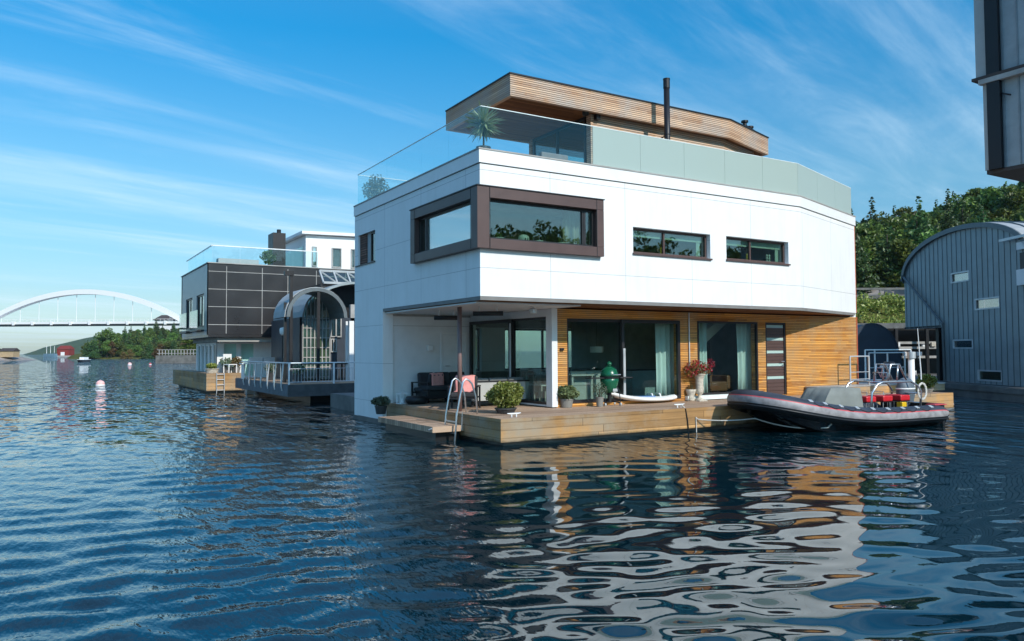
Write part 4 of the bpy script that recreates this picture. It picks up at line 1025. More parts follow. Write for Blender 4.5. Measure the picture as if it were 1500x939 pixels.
# ================================================================ deck / float
deck = thing('timber_deck', 'weathered timber deck on a dark float along the front and left of the white house', 'deck', (12, 14.2, 0))
DX0, DY0, DX1 = 8.24, 14.0, 25.0; ZD = .575
mb = MB(); mb.prism([(DX0+.002, DY0+.002), (DX1-.002, DY0+.002), (DX1-.002, 17.0), (EX+.0, 17.0), (EX, WY+.1), (GX-.0, WY+.1), (GX, YB), (HX+.301, YB), (HX+.301, YO-.002), (DX0+.002, YO-.002)], ZD-.06, ZD); mb.build('deck_boards', M['decktop'], deck)
mb = MB(); mb.box(DX0-.04, DY0-.04, .09, DX1, DY0, ZD+.004); mb.box(DX1, DY0-.04, .09, DX1+.04, 17.0, ZD+.004); mb.box(DX0-.04, DY0, .09, DX0, YO-.002, ZD+.004); mb.build('fascia', M['deckside'], deck)
mb = MB(); mb.prism([(DX0+.12, DY0+.12), (DX1-.2, DY0+.12), (DX1-.2, 20), (DX0+.12, 20)], -.6, .5); mb.build('float', M['conc'], deck)
# step platform on the left
sA = RZ(546, 611.5, .33); sB = RZ(658, 624, .33)
sx0 = min(sA.x, sB.x)
mb = MB(); mb.box(DX0-.82, sB.y-.0, .20, DX0-.045, sA.y+.1, .33)
sp_ = thing('bathing_platform', 'low weathered timber platform below the left edge of the deck', 'platform', (DX0-.4, (sA.y+sB.y)/2, .2))
mb.build('boards', M['decktop'], sp_); mb = MB(); mb.box(DX0-.65, sB.y+.2, -.3, DX0-.05, sA.y, .197); mb.build('float', M['black'], sp_)  # float painted black to read as the shaded void below the boards
mb = MB(); mb.tube([(DX0-.86, sB.y+.1, .25), (DX0-.9, sB.y+.02, .27), (DX0-.86, sB.y-.04, .3)], .014, 6); mb.build('hook', M['galv'], sp_)
# walkway right of the house
mb = MB(); wk = thing('side_walkway', 'raised timber walkway with pale top at the right end of the deck', 'walkway', (24, 16, ZD))
mb.prism([(20.4, 15.55), (26.4, 15.0), (26.4, 17.6), (23.2, 17.6), (23.2, 15.98), (20.4, 15.98)], ZD+.004, .80); mb.build('side', M['deckside'], wk)
mb = MB(); mb.prism([(20.38, 15.53), (26.42, 14.98), (26.42, 17.6), (23.2, 17.6), (23.2, 15.97), (20.38, 15.97)], .802, .84); mb.build('top', M['conc_lt'], wk)
# cleats
def cleat(px, py, label):
    p = RZ(px, py, ZD); mb = MB(); c_ = thing('mooring_cleat', label, 'cleat', p, group='mooring cleats')
    for s_ in (-.06, .06): mb.tube([(p.x+s_, p.y, ZD), (p.x+s_, p.y, ZD+.07)], .014, 7)
    mb.build('post', M['chrome_white'], c_)
    mb = MB(); mb.tube([(p.x-.17, p.y, ZD+.085), (p.x-.1, p.y, ZD+.075), (p.x+.1, p.y, ZD+.075), (p.x+.17, p.y, ZD+.085)], [.008, .018, .018, .008], 8); mb.build('horn', M['chrome_white'], c_)
    return p
cleat(753, 611, 'steel cleat on the deck corner beside the round bush')
cl2 = cleat(995, 597, 'steel cleat on the deck edge in front of the white board')
cl3 = cleat(1148, 588, 'dark-tipped cleat on the deck behind the inflatable boat')
# porch column
mb = MB(); cx_, cy_ = 8.52, 16.42
pc = mb.tube([(cx_, cy_, ZD), (cx_, cy_, ZS-.135)], .055, 14).build('porch_column', plain('mauve_steel_post', c8(120, 96, 92), .4, .1), loc=(cx_, cy_, ZD), smooth=True); tag(pc, 'slim dark steel post carrying the corner of the porch roof', 'post')
# patio heaters
def heater(px0, py0, px1, py1, y0, lab):
    a = RD(px0, py0, y0); b = RD(px1, py1, y0); o = thing('patio_heater', lab, 'heater', (a+b)/2, group='porch patio heaters')
    mb = MB(); mb.tube([a, b], .055, 12); mb.build('tube', M['black'], o, smooth=True)
    mb = MB(); mb.bar(a+Vector((0,0,-.05)), b+Vector((0,0,-.05)), .06, .015); mb.build('reflector', M['dark'], o)
    for t_ in (.2, .8):
        p = a.lerp(b, t_); mb = MB(); mb.bar(p, (p.x, p.y, ZS-.14), .02); mb.build('bracket', M['galv'], o)
heater(636, 465.5, 672, 465.5, 19.6, 'long black tube heater under the porch roof left of the post')
heater(693, 459.5, 737, 459, 18.2, 'short black tube heater with bright brackets under the porch roof right of the post')
q = RD(781, 456, 18.6); pr = thing('ceiling_projector', 'small pale swivel spotlight under the porch roof near the white corner post', 'spotlight', q)
mb = MB(); mb.lathe(q, [(.03, -.07), (.1, -.05), (.1, .04), (.05, .08)], 14); mb.build('lamp_head', M['galv'], pr); mb = MB(); mb.tube([q, (q.x, q.y, ZS-.14)], .015, 6); mb.build('bracket', M['galv'], pr)
# ================================================================ things on the deck
def V(*a): return Vector(a)
# ladder into the water
la = RZ(640, 603, ZD); 
ld = thing('swim_ladder', 'steel swimming ladder with two arched handrails going down into the water', 'ladder', (DX0-.1, RZ(665, 606, ZD).y, ZD))
yl = RX(677, 606, DX0-.0).y; ys_ = [yl-.02, yl+.5]
yl0 = RX(688, 604, DX0).y; yl1 = RX(650, 600, DX0).y
for y in (yl0+.08, yl0+.62):
    mb = MB(); pts = [(DX0+.24, y, ZD), (DX0+.20, y, ZD+.4), (DX0+.11, y, ZD+.68), (DX0+.03, y, ZD+.76), (DX0-.05, y, ZD+.80), (DX0-.12, y, ZD+.74), (DX0-.2, y, ZD+.4), (DX0-.28, y, ZD), (DX0-.42, y, -.9)]
    mb.tube(pts, .021, 8); mb.build('handrail', M['steel'], ld, smooth=True)
for k in range(4):
    z = .42-.25*k; x = DX0-.28-.14*(ZD-z)/1.475
    mb = MB(); mb.bar((x, yl0+.08, z), (x, yl0+.62, z), .05, .025); mb.build('rung', M['steel'], ld)
mb = MB()
for y in (yl0+.2, yl0+.5): mb.tube([(DX0+.1, y, ZD+.02), (DX0-.08, y, ZD+.03), (DX0-.1, y, ZD-.35)], .014, 7)
mb.build('stay', M['steel'], ld)

def bush(p, r, h, label, cat='plant', mat='lf_bush', pot='pot_blk', n=1500, pr=.2, ph=.28, leaf=.035, flat=0, tall=1, name='potted_bush'):
    o = thing(name, label, cat, p); p = Vector(p); rnd = random.Random(int(p.x*100))
    mb = MB(); mb.lathe(p, [(pr*.75, 0), (pr*.8, .01), (pr, ph), (pr*1.06, ph), (pr*1.06, ph+.03), (pr*.85, ph+.03), (pr*.8, ph-.03)], 22); mb.build('pot', M[pot], o)
    cz = ph+h*.5
    bl = [(p.x, p.y, p.z+cz, r*.82, r*.82, h*.5)]
    for k in range(12):
        a = rnd.uniform(0, 6.28); e = rnd.uniform(-.3, .9); bl.append((p.x+math.cos(a)*r*.65*math.cos(e), p.y+math.sin(a)*r*.65*math.cos(e), p.z+cz+math.sin(e)*h*.35, r*.38, r*.38, h*.24))
    mb = MB(); leaf_cloud(mb, bl, n, leaf, rnd, shell=.75); mb.build('foliage', M[mat], o)
    mb = MB()
    for k in range(6): mb.tube([p+V(0, 0, ph-.03), p+V(math.cos(k)*r*.4, math.sin(k)*r*.4, ph+h*.5)], .008, 5)
    mb.build('stems', M['bark'], o)
    return o
p = RZ(744, 606, ZD); bush((p.x, p.y+.1, ZD), .47, .62, 'large round yellow green bush in a low pot at the deck corner', n=5200, pr=.24, ph=.10, leaf=.036)
p = RZ(830, 597, ZD); bush((p.x, p.y, ZD), .33, .36, 'grey green lavender in a round clay pot beside the white porch post', mat='lf_sage', pot='pot_gry', n=2200, pr=.17, ph=.19, leaf=.04)
p = RZ(558, 607, .33); pk = RX(558, 609.5, DX0-.42); bush((DX0-.42, pk.y, .33), .27, .28, 'dark green shrub in a black pot on the low platform at the left', mat='lf_olive', n=1000, pr=.16, ph=.19, leaf=.035)
# small black table with dark flowers left of grill
p = RZ(848, 593, ZD); bush((p.x, WY-.35, ZD), .22, .4, 'loose dark shrub in front of the sliding door behind the lavender', mat='lf_olive', pot='pot_gry', n=380, pr=.1, ph=.22, leaf=.022)

# armchairs with pink blankets
def armchair(px, py, rot, label, lab2):
    b = RZ(px, py, ZD); o = thing('armchair', label, 'armchair', (b.x, b.y, ZD), rot, 'porch armchairs with pink blankets')
    def P(mb, nm, mat, bev=0, sm_=False):
        # local build (origin at thing) -> add root location so build() subtracts it
        mb.v = [tuple(Vector(v)+Vector((b.x, b.y, ZD))) for v in mb.v]; return mb.build(nm, M[mat], o, bevel=bev, smooth=sm_)
    P(MB().obox((0, 0, .36), (1,0,0), (0,1,0), (0,0,1), .30, .30, .055), 'seat', 'cush', .03)
    P(MB().obox((0, .28, .58), (1,0,0), (0,1,-.2), (0,.2,1), .30, .05, .22), 'backrest', 'cush', .03)
    for s in (-1, 1):
        P(MB().bar((s*.35, -.32, .56), (s*.35, .34, .56), .06, .03), 'armrest', 'black')
        for y in (-.3, .32): P(MB().bar((s*.35, y, 0), (s*.35, y, .55), .045, .045, up=(0, 1, 0)), 'leg', 'black')
    P(MB().bar((-.35, -.3, .28), (.35, -.3, .28), .04).bar((-.35, .32, .28), (.35, .32, .28), .04), 'seat_frame', 'black')
    bl = MB(); rows = []
    prof = [(-.12, .43), (.1, .435), (.2, .44), (.215, .62), (.26, .80), (.315, .82), (.36, .78), (.37, .5), (.36, .25)]
    for j, (y, z) in enumerate(prof): rows.append([(x_+.01*math.sin(j*1.3), y+.006*math.sin(x_*40+j), z+.006*math.sin(x_*30+j*2)) for x_ in [(-.24+.48*i/10) for i in range(11)]])
    bl.grid(rows); bl.v = [tuple(Vector((v[0], v[1], v[2]))+Vector((b.x, b.y, ZD))) for v in bl.v]
    root = o
    q = bl.build('blanket', M['pink'], None, smooth=True, solid=.014, loc=(b.x, b.y, ZD)); q.rotation_euler = (0, 0, rot); tag(q, lab2, 'blanket')
    return o
armchair(628, 589, R_(200), 'black armchair with a pink blanket by the porch rear wall', 'pink blanket on the farther armchair, left of the dark sofa')
armchair(680, 599, R_(-35), 'black armchair with a pink blanket beside the steel post', 'pink blanket hanging over the nearer armchair behind the ladder')
# dark sofa along the rear wall and light grey sofa along the glazing
so = thing('sofa', 'dark charcoal sofa against the porch rear wall', 'sofa', (9.9, YB-.5, ZD))
y0 = YB-.12
sa0, sa1 = 9.05, GX-.5
MB().box(sa0, y0-.75, ZD+.12, sa1, y0, ZD+.34).build('base', M['black'], so, bevel=.02)
MB().box(sa0+.02, y0-.78, ZD+.345, sa1-.02, y0-.2, ZD+.48).build('seat', M['cush'], so, bevel=.04)
for i in range(3): 
    w_ = (sa1-sa0)/3; MB().obox((sa0+w_*(i+.5), y0-.16, ZD+.63), (1,0,0), (0,1,-.15), (0,.15,1), w_/2-.01, .08, .2).build('back_cushion', M['cush'], so, bevel=.04)
s2 = thing('garden_sofa', 'long sofa with light grey panelled back and grey cushions in front of the porch glazing', 'sofa', (9.9, 17.5, ZD))
bx0, bx1 = 9.45, 10.75
a_ = RY(692, 590, 17.3); b_ = RY(775, 590, 17.3)
mb = MB(); mb.add([(a_.x+.02, 17.3, ZD+.16), (b_.x-.1, 17.3, ZD+.16), (b_.x+.02, 17.3, ZD+.62), (a_.x, 17.3, ZD+.62), (a_.x+.02, 17.38, ZD+.16), (b_.x-.1, 17.38, ZD+.16), (b_.x+.02, 17.38, ZD+.62), (a_.x, 17.38, ZD+.62)], [(0,1,2,3),(7,6,5,4),(0,4,5,1),(1,5,6,2),(2,6,7,3),(3,7,4,0)]); mb.build('back_panel', M['greylt'], s2)
MB().box(a_.x+.04, 17.385, ZD+.14, b_.x-.12, 18.2, ZD+.36).build('base', M['black'], s2)
MB().box(a_.x+.02, 17.3, ZD+.622, b_.x+.02, 17.46, ZD+.66).build('top_rail', M['dark'], s2)
nn = 3; w_ = (b_.x-a_.x)/nn
for i in range(nn):
    MB().obox((a_.x+w_*(i+.5), 17.5, ZD+.58), (1,0,0), (0,1,.1), (0,-.1,1), w_/2-.01, .07, .15).build('back_cushion', M['grey_f'], s2, bevel=.04)
    MB().obox((a_.x+w_*(i+.5), 17.85, ZD+.43), (1,0,0), (0,1,0), (0,0,1), w_/2-.01, .33, .06).build('seat_cushion', M['grey_f'], s2, bevel=.03)
for x in (a_.x+.1, b_.x-.2):
    for y in (17.5, 18.1): MB().box(x-.03, y-.03, ZD+.002, x+.03, y+.03, ZD+.14).build('leg', M['black'], s2)
# low table, lantern, dark cushion
lt = RZ(590, 591.5, ZD); l_ = thing('lantern', 'white-framed glass lantern on the deck beside the left wall', 'lantern', (lt.x, lt.y, ZD)); x, y = lt.x, lt.y
mb = MB()
for a in (-.12, .12):
    for b in (-.12, .12): mb.box(x+a-.012, y+b-.012, ZD+.002, x+a+.012, y+b+.012, ZD+.27)
mb.box(x-.14, y-.14, ZD+.001, x+.14, y+.14, ZD+.025); mb.box(x-.14, y-.14, ZD+.265, x+.14, y+.14, ZD+.29); mb.build('frame', M['chrome_white'], l_)
MB().lathe((x, y, ZD), [(.05, .026), (.05, .15), (.01, .15)], 14).build('candle', M['wplain'], l_)
mb = MB(); mb.tube([(x-.08, y, ZD+.29), (x-.05, y, ZD+.36), (x+.05, y, ZD+.36), (x+.08, y, ZD+.29)], .006, 6); mb.build('handle', M['steel'], l_)
pf_ = RZ(610, 592, ZD); o = thing('floor_cushion', 'black round pouf on the deck left of the armchairs', 'pouf', (pf_.x, pf_.y, ZD))
MB().lathe((pf_.x, pf_.y, ZD), [(.22, .0), (.30, .06), (.31, .14), (.27, .21), (.05, .23)], 24).build('cover', M['black'], o, smooth=True)
MB().lathe((pf_.x, pf_.y, ZD+.231), [(.02, 0), (.02, .01), (.005, .012)], 10).build('button', M['cush'], o)

# ceramic grill
gq = RZ(893, 594, ZD); g = thing('ceramic_grill', 'green egg-shaped ceramic grill with dark side shelves on a wheeled stand', 'grill', (gq.x, gq.y, ZD)); gp = V(gq.x, gq.y, ZD)
r = .235
MB().lathe(gp, [(.10, .33), (.15, .36), (.20, .46), (r, .62), (r+.005, .72)], 32).build('bowl', M['egg'], g, smooth=True)
MB().lathe(gp, [(r+.003, .735), (r-.01, .82), (r*.82, .92), (r*.5, .985), (.06, 1.01)], 32).build('lid', M['egg'], g, smooth=True)
MB().lathe(gp, [(r+.014, .70), (r+.014, .728)], 32).build('lower_band', M['black'], g); MB().lathe(gp, [(r+.014, .732), (r+.014, .758)], 32).build('upper_band', M['black'], g)
MB().lathe(gp, [(.055, 1.01), (.05, 1.05), (.075, 1.07), (.06, 1.10), (.03, 1.13), (.005, 1.14)], 18).build('vent_cap', M['egg'], g, smooth=True)
mb = MB(); mb.tube([gp+V(-.12, -r-.0, .80), gp+V(-.12, -r-.07, .80), gp+V(.12, -r-.07, .80), gp+V(.12, -r-.0, .80)], .012, 8); mb.build('handle', M['steel'], g)
MB().box(gp.x-.03, gp.y-r*.82, ZD+.36, gp.x+.13, gp.y-r*.55, ZD+.44).build('draft_door', M['galv'], g, bevel=.01)
for s in (-1, 1):
    o = MB().box(gp.x+s*(r+.03), gp.y-.14, ZD+.70, gp.x+s*(r+.45), gp.y+.14, ZD+.728).build('side_shelf', M['dark'], g, bevel=.01)
mb = MB()
mb.lathe(gp, [(.06, .08), (.05, .33)], 12); mb.build('stand_post', M['black'], g)
for k in range(4):
    a = k*math.pi/2+.5; e = V(math.cos(a), math.sin(a), 0)
    mb = MB(); mb.tube([gp+V(0, 0, .12), gp+e*.3+V(0, 0, .08)], .018, 8); mb.tube([gp+e*.3+V(0,0,.085), gp+e*.27+V(0,0,.4), gp+e*.2+V(0,0,.5)], .012, 6); mb.build('stand_leg', M['black'], g)
    mb = MB(); w0 = gp+e*.3+V(0, 0, .042); mb.tube([w0-V(.02, 0, 0), w0+V(.02, 0, 0)], .04, 14); mb.build('castor', M['galv'], g)
# side burner with lids on the left
# white board lying on the deck
bA = RZ(905, 593, ZD); bB = RZ(1020, 589.5, ZD)
bd = thing('sailing_board', 'long white board with a pointed nose lying before the sliding door', 'board', V((bA.x+bB.x)/2, (bA.y+bB.y)/2, ZD))
A = V(bA.x-.15, bA.y+.2, ZD+.28); B = V(bB.x-.25, bA.y+.1, ZD+.05)
e = (B-A); L = e.length; e.normalize(); nn_ = V(-e.y, e.x, 0).normalized()
rows = []
for i in range(15):
    t_ = i/14; w_ = .46*(math.sin(math.pi*min(1, (t_*.93+.03)))**.55); zc = .10+.20*(1-t_)**4+.03*(t_**8); c_ = V(A.x, A.y, ZD)+V(e.x, e.y, 0).normalized()*L*t_
    rows.append([c_+nn_*(w_*math.cos(a))+V(0, 0, zc+.07*math.sin(a)*(1 if w_ > .05 else .3)) for a in [k*math.pi/5 for k in range(11)]])
mb = MB(); mb.grid(rows); mb.build('hull', M['wplain'], bd, smooth=True)
mb = MB(); c_ = V(A.x, A.y, ZD)+V(e.x, e.y, 0).normalized()*L*.45; mb.obox(c_+V(0,0,.18), V(e.x,e.y,0), nn_, (0,0,1), .45, .16, .012); mb.build('deck_pad', plain('blue_red_pad', c8(60, 110, 170), .7), bd)
mb = MB(); c_ = V(A.x, A.y, ZD)+V(e.x, e.y, 0).normalized()*L*.26; mb.obox(c_+V(0,0,.185), V(e.x,e.y,0), nn_, (0,0,1), .22, .12, .01); mb.build('nose_graphic', M['rub_red'], bd)
for t_ in (.62, .74):
    c_ = V(A.x, A.y, ZD+.16)+V(e.x, e.y, 0).normalized()*L*t_
    mb = MB(); mb.tube([c_-nn_*.14, c_-nn_*.1+V(0,0,.08), c_+nn_*.1+V(0,0,.08), c_+nn_*.14], .02, 8); mb.build('foot_strap', M['wplain'], bd)
# urn with red flowers and the small stone figure beside
uq = RZ(1025, 587.5, ZD); up = V(uq.x, uq.y, ZD)
u = thing('stone_urn', 'tall weathered stone urn full of dark red flowers before the timber wall', 'urn', up)
MB().lathe(up, [(.13, .0), (.13, .06), (.05, .09), (.045, .16), (.10, .22), (.12, .30), (.105, .45), (.11, .60), (.15, .72), (.175, .745), (.17, .76), (.13, .74)], 26).build('vessel', M['stone'], u, smooth=True)
MB().box(up.x-.15, up.y-.15, ZD+.001, up.x+.15, up.y+.15, ZD+.03).build('plinth', M['stone'], u)
rnd = random.Random(9)
mb = MB(); bl = [(up.x-.1, up.y, ZD+.92, .34, .26, .2), (up.x+.22, up.y, ZD+.88, .2, .2, .16), (up.x-.3, up.y, ZD+.82, .2, .2, .16)]
leaf_cloud(mb, bl, 700, .032, rnd); mb.build('foliage', M['lf_rose'], u)
mb = MB(); leaf_cloud(mb, [(b[0], b[1]-.03, b[2]+.02, b[3]*1.08, b[4]*1.05, b[5]*1.08) for b in bl], 260, .034, rnd, shell=.8); mb.build('blossom', M['petal'], u)
mb = MB()
for k in range(8): mb.tube([up+V(0, 0, .72), up+V(rnd.uniform(-.3, .2), rnd.uniform(-.15, .15), .95)], .006, 5)
mb.build('stems', M['bark'], u)
fq = up+V(-.22, .12, 0); fg = thing('stone_planter', 'small pale stone planter standing just left of the tall urn', 'planter', fq)
MB().lathe(fq, [(.10, 0), (.12, .05), (.09, .12), (.13, .25), (.15, .33), (.13, .33), (.11, .28)], 20).build('vessel', M['stone'], fg, smooth=True)
mb = MB(); leaf_cloud(mb, [(fq.x, fq.y, ZD+.38, .12, .1, .08)], 120, .025, rnd); mb.build('plant', M['lf_rose'], fg)
# red flower vase inside + brown chair inside
iv = V(cx(1052), WY+.75, ZF); 
it = thing('brown_armchair', 'brown armchair seen inside through the tall window', 'armchair', (cx(1062), WY+1.0, ZF)); c_ = V(cx(1062), WY+1.0, ZF)
bm_ = plain('brown_leather', c8(110, 72, 48), .5)
MB().obox(c_+V(0,0,.3), (1,0,0),(0,1,0),(0,0,1), .36,.36,.14).build('seat', bm_, it, bevel=.04); MB().obox(c_+V(0,.32,.6), (1,0,0),(0,1,0),(0,0,1), .36,.08,.28).build('backrest', bm_, it, bevel=.04)
for s in (-1,1): MB().obox(c_+V(s*.38,0,.42), (1,0,0),(0,1,0),(0,0,1), .07,.38,.2).build('armrest', bm_, it, bevel=.03)
for s in (-1,1):
    for t_ in (-1,1): MB().box(c_.x+s*.3-.03, c_.y+t_*.3-.03, ZF-.008, c_.x+s*.3+.03, c_.y+t_*.3+.03, ZF+.16).build('leg', M['black'], it)
rt = V(cx(1043.5), WY+.55, ZF); rv = thing('rose_vase', 'tall dark stand with a bunch of crimson roses inside the tall window', 'vase', rt)
MB().lathe(rt, [(.14, -.008), (.14, .02), (.03, .04), (.03, .62), (.09, .68), (.11, .86), (.08, .86)], 16).build('stand', M['black'], rv)
mb = MB(); leaf_cloud(mb, [(rt.x, rt.y, ZF+.98, .18, .14, .16)], 420, .04, rnd, shell=.6); mb.build('roses', M['petal'], rv)
# kitchen island and cabinets inside the big sliding door
ka = V(RY(838, 560, WY+1.5).x, WY+1.3, ZF)
ki = thing('kitchen_island', 'pale kitchen island with drawers inside the open sliding door', 'kitchen island', ka)
x0, x1 = RY(836, 560, WY+1.3).x, RY(902, 560, WY+1.3).x
MB().box(x0, WY+1.3, ZF-.008, x1, WY+2.1, ZF+.84).build('cabinet', M['conc_lt'], ki)
MB().box(x0-.04, WY+1.26, ZF+.842, x1+.04, WY+2.14, ZF+.885).build('worktop', M['black'], ki)
n = 3
for i in range(n):
    for j in range(2): MB().box(x0+.02+(x1-x0-.02)/n*i, WY+1.28, ZF+.05+.4*j, x0+(x1-x0-.02)/n*(i+1), WY+1.298, ZF+.42+.4*j).build('drawer', M['greylt'], ki)
kc = V(RY(948, 560, WY+2.0).x, WY+2, ZF); k2 = thing('sideboard', 'pale blue grey sideboard inside the right half of the sliding door', 'sideboard', kc)
x0, x1 = RY(926, 560, WY+2).x, RY(962, 560, WY+2).x
MB().box(x0, WY+2, ZF-.008, x1, WY+2.5, ZF+.78).build('cabinet', plain('blue_grey_cabinet', (.25, .34, .36, 1), .5), k2); MB().box(x0-.03, WY+1.97, ZF+.782, x1+.03, WY+2.52, ZF+.82).build('top', M['black'], k2)
lpq = RY(874, 512, WY+2.6); lm = thing('pendant_lamp', 'white drum pendant lamp inside above the kitchen island', 'lamp', lpq)
MB().lathe(lpq, [(.2, -.09), (.2, .09), (.18, .09), (.18, -.08)], 20).build('shade', M['lampw'], lm)
MB().tube([lpq+V(0,0,.05), (lpq.x, lpq.y, ZS-.17)], .006, 5).build('cord', M['black'], lm)
# dining table and chairs behind the porch glazing
dt = thing('dining_table', 'pale dining table inside behind the porch glazing', 'table', (12.9, 17.9, ZF))
MB().box(12.2, 17.0, ZF+.71, 13.1, 19.4, ZF+.75).build('table_top', M['greylt'], dt)
for a in (12.27, 13.03):
    for b in (17.08, 19.32): MB().box(a-.03, b-.03, ZF-.008, a+.03, b+.03, ZF+.71).build('leg', M['greylt'], dt)
def dchair(x, y, lab):
    o = thing('dining_chair', lab, 'chair', (x, y, ZF), 0, 'dining chairs behind the porch glazing')
    MB().box(x-.2, y-.2, ZF+.43, x+.2, y+.2, ZF+.47).build('seat', M['greylt'], o, bevel=.01)
    mb = MB(); mb.box(x-.22, y-.2, ZF+.80, x-.19, y+.2, ZF+.9)
    for k in range(4): mb.box(x-.215, y-.17+.11*k, ZF+.47, x-.195, y-.15+.11*k, ZF+.8)
    mb.build('backrest', M['conc_lt'], o)
    for a in (-.18, .18):
        for b in (-.18, .18): MB().box(x+a-.018, y+b-.018, ZF-.008, x+a+.018, y+b+.018, ZF+.43).build('leg', M['conc_lt'], o)
for i, y in enumerate((17.2, 17.85, 18.5)): dchair(11.85, y, ['dining chair nearest the white porch post, seen through the glass', 'middle dining chair seen through the porch glass', 'dining chair farthest into the room, seen through the porch glass'][i])

# ================================================================ inflatable boat
SO = V(20.55, 12.55, 0); BO = V(13.55, 13.25, 0); ax = (BO-SO); LB = ax.length; ax.normalize(); sd = V(-ax.y, ax.x, 0)
if sd.y > 0: sd = -sd                       # towards the camera side
boat = thing('inflatable_boat', 'black rigid inflatable boat with grey and red side stripes moored along the deck', 'boat', V(17.2, 12.9, 0))
def bl_(s, w, z): return SO+ax*s+sd*w+V(0, 0, z)
def tube_path():
    pts = []
    for i in range(25):
        s = .15+4.3*i/24; pts.append((s, 1.02+.03*math.sin(i/24*math.pi), 0))
    for i in range(1, 19):
        t_ = i/18*math.pi/2; pts.append((4.45+1.5*math.sin(t_)**.92, 1.02*math.cos(t_)**.85 if i < 18 else 0, 0))
    return [(s, w, .30+.50*max(0, (s-2.2)/3.75)**2.0) for s, w, _ in pts]
tp = tube_path(); full_ = [(s, w, z) for s, w, z in tp] + [(s, -w, z) for s, w, z in reversed(tp[:-1])]
pts = [bl_(*q) for q in full_]
k = len(pts); n = 56; vs = []; rads = []
for i, p_ in enumerate(pts):
    d = (pts[min(i+1, k-1)]-pts[max(i-1, 0)]).normalized(); out = d.cross(V(0, 0, 1)).normalized()
    if i <= k//2 and False: pass
    # outward side: for the near side path runs stern->bow, outside is towards the camera
    side = out if out.dot(p_-bl_(3.2, 0, p_.z)) > 0 else -out
    up_ = V(0, 0, 1)-d*d.z; up_.normalize()
    r_ = .232 if 1 < i < k-2 else (.2 if i in (1, k-2) else .12)
    for j in range(n):
        a = 2*math.pi*j/n; vs.append(p_+(side*math.cos(a)+up_*math.sin(a))*r_)
mb = MB(); mb.v = [tuple(v) for v in vs]
for i in range(k-1):
    for j in range(n):
        deg = (j+.5)*360/n; deg = deg-360 if deg > 180 else deg
        mi = 0 if 31.5 < deg <= 180 else (2 if 25 < deg <= 31.5 else (1 if -13 < deg <= 25 else 3))
        if i > 36 and i < k-38 and False: mi = 3
        mb.f.append((i*n+j, i*n+(j+1) % n, (i+1)*n+(j+1) % n, (i+1)*n+j)); mb.mi.append(mi)
mb.f.append(tuple(range(n))); mb.mi.append(0); mb.f.append(tuple((k-1)*n+j for j in range(n))[::-1]); mb.mi.append(0)
tb = mb.build('buoyancy_tube', [M['rub_nav'], M['rub_wht'], M['rub_red'], M['rub_blk']], boat, smooth=True)
# rub strake
mb = MB(); sp2 = []
for i, p_ in enumerate(pts):
    d = (pts[min(i+1, k-1)]-pts[max(i-1, 0)]).normalized(); out = d.cross(V(0, 0, 1)).normalized()
    side = out if out.dot(p_-bl_(3.2, 0, p_.z)) > 0 else -out
    up_ = V(0,0,1)-d*d.z; up_.normalize(); a = R_(-27); sp2.append(p_+(side*math.cos(a)+up_*math.sin(a))*.238)
mb.tube(sp2[1:-1], .022, 8); mb.build('rubbing_strake', M['rub_blk'], tb, smooth=True)
# hull
rows = []
for i in range(26):
    f = i/25; s = f*5.74; 
    w = 1.0 if s < 4.2 else 1.0*max(0, 1-((s-4.2)/1.58)**2)**.5
    zk = -.32+.95*max(0, (s-3.9)/1.86)**2.1; zt_b = .20+.50*max(0, (s-2.2)/3.75)**2.0
    zk = min(zk, zt_b-.02)
    rows.append([bl_(s, w, zt_b), bl_(s, w*.86, zk*.45+zt_b*.55-.05), bl_(s, 0, zk), bl_(s, -w*.86, zk*.45+zt_b*.55-.05), bl_(s, -w, zt_b)])
mb = MB(); mb.grid(rows); n0 = len(mb.v); mb.f.append((0, 1, 2, 3, 4)); mb.mi.append(0)
mb.build('hull', M['hull'], boat, smooth=False)
mb = MB(); mb.grid([[bl_(.15+5.3*i/15, w*(.9 if i < 10 else .9*max(.05, 1-((i-9)/6.5)**2)**.5), .16+.3*max(0, (i-8)/7)**2) for w in (-1, 1)] for i in range(16)]); mb.build('cockpit_floor', M['rub_nav'], boat)
MB().obox(bl_(.1, 0, .25), ax, sd, (0, 0, 1), .04, .95, .3).build('transom', M['rub_blk'], boat)
# grab line loops with patches on the near tube
mb = MB(); pl = MB()
ia = [i for i in range(4, 30, 3)]
def tsurf(i, deg, rr=.24):
    p_ = pts[i]; d = (pts[i+1]-pts[i-1]).normalized(); out = d.cross(V(0,0,1)).normalized(); side = out if out.dot(p_-bl_(3.2, 0, p_.z)) > 0 else -out
    up_ = V(0,0,1)-d*d.z; up_.normalize(); a = R_(deg); return p_+(side*math.cos(a)+up_*math.sin(a))*rr
for q in range(len(ia)-1):
    a, b = ia[q], ia[q+1]; P0, P1 = tsurf(a, 62), tsurf(b, 62)
    mid = [(P0.lerp(P1, t_)+(tsurf((a+b)//2, 30, .25)-tsurf((a+b)//2, 62, .24))*math.sin(math.pi*t_)) for t_ in (0, .2, .4, .6, .8, 1)]
    mb.tube(mid, .011, 6)
mb.build('grab_line', M['rub_blk'], tb)
for q in ia:
    P0 = tsurf(q, 62, .24); d = (pts[q+1]-pts[q-1]).normalized(); out = (P0-pts[q]).normalized()
    o = MB().obox(P0, d, d.cross(out), out, .055, .05, .008).build('rope_patch', M['galv'], tb, bevel=.005)
P0 = tsurf(3, 70, .24); d = (pts[4]-pts[2]).normalized(); out = (P0-pts[3]).normalized(); MB().obox(bl_(.42, .98, .54), ax, sd, (0,0,1), .24, .13, .012).build('red_patch', M['rub_red'], tb, bevel=.006)
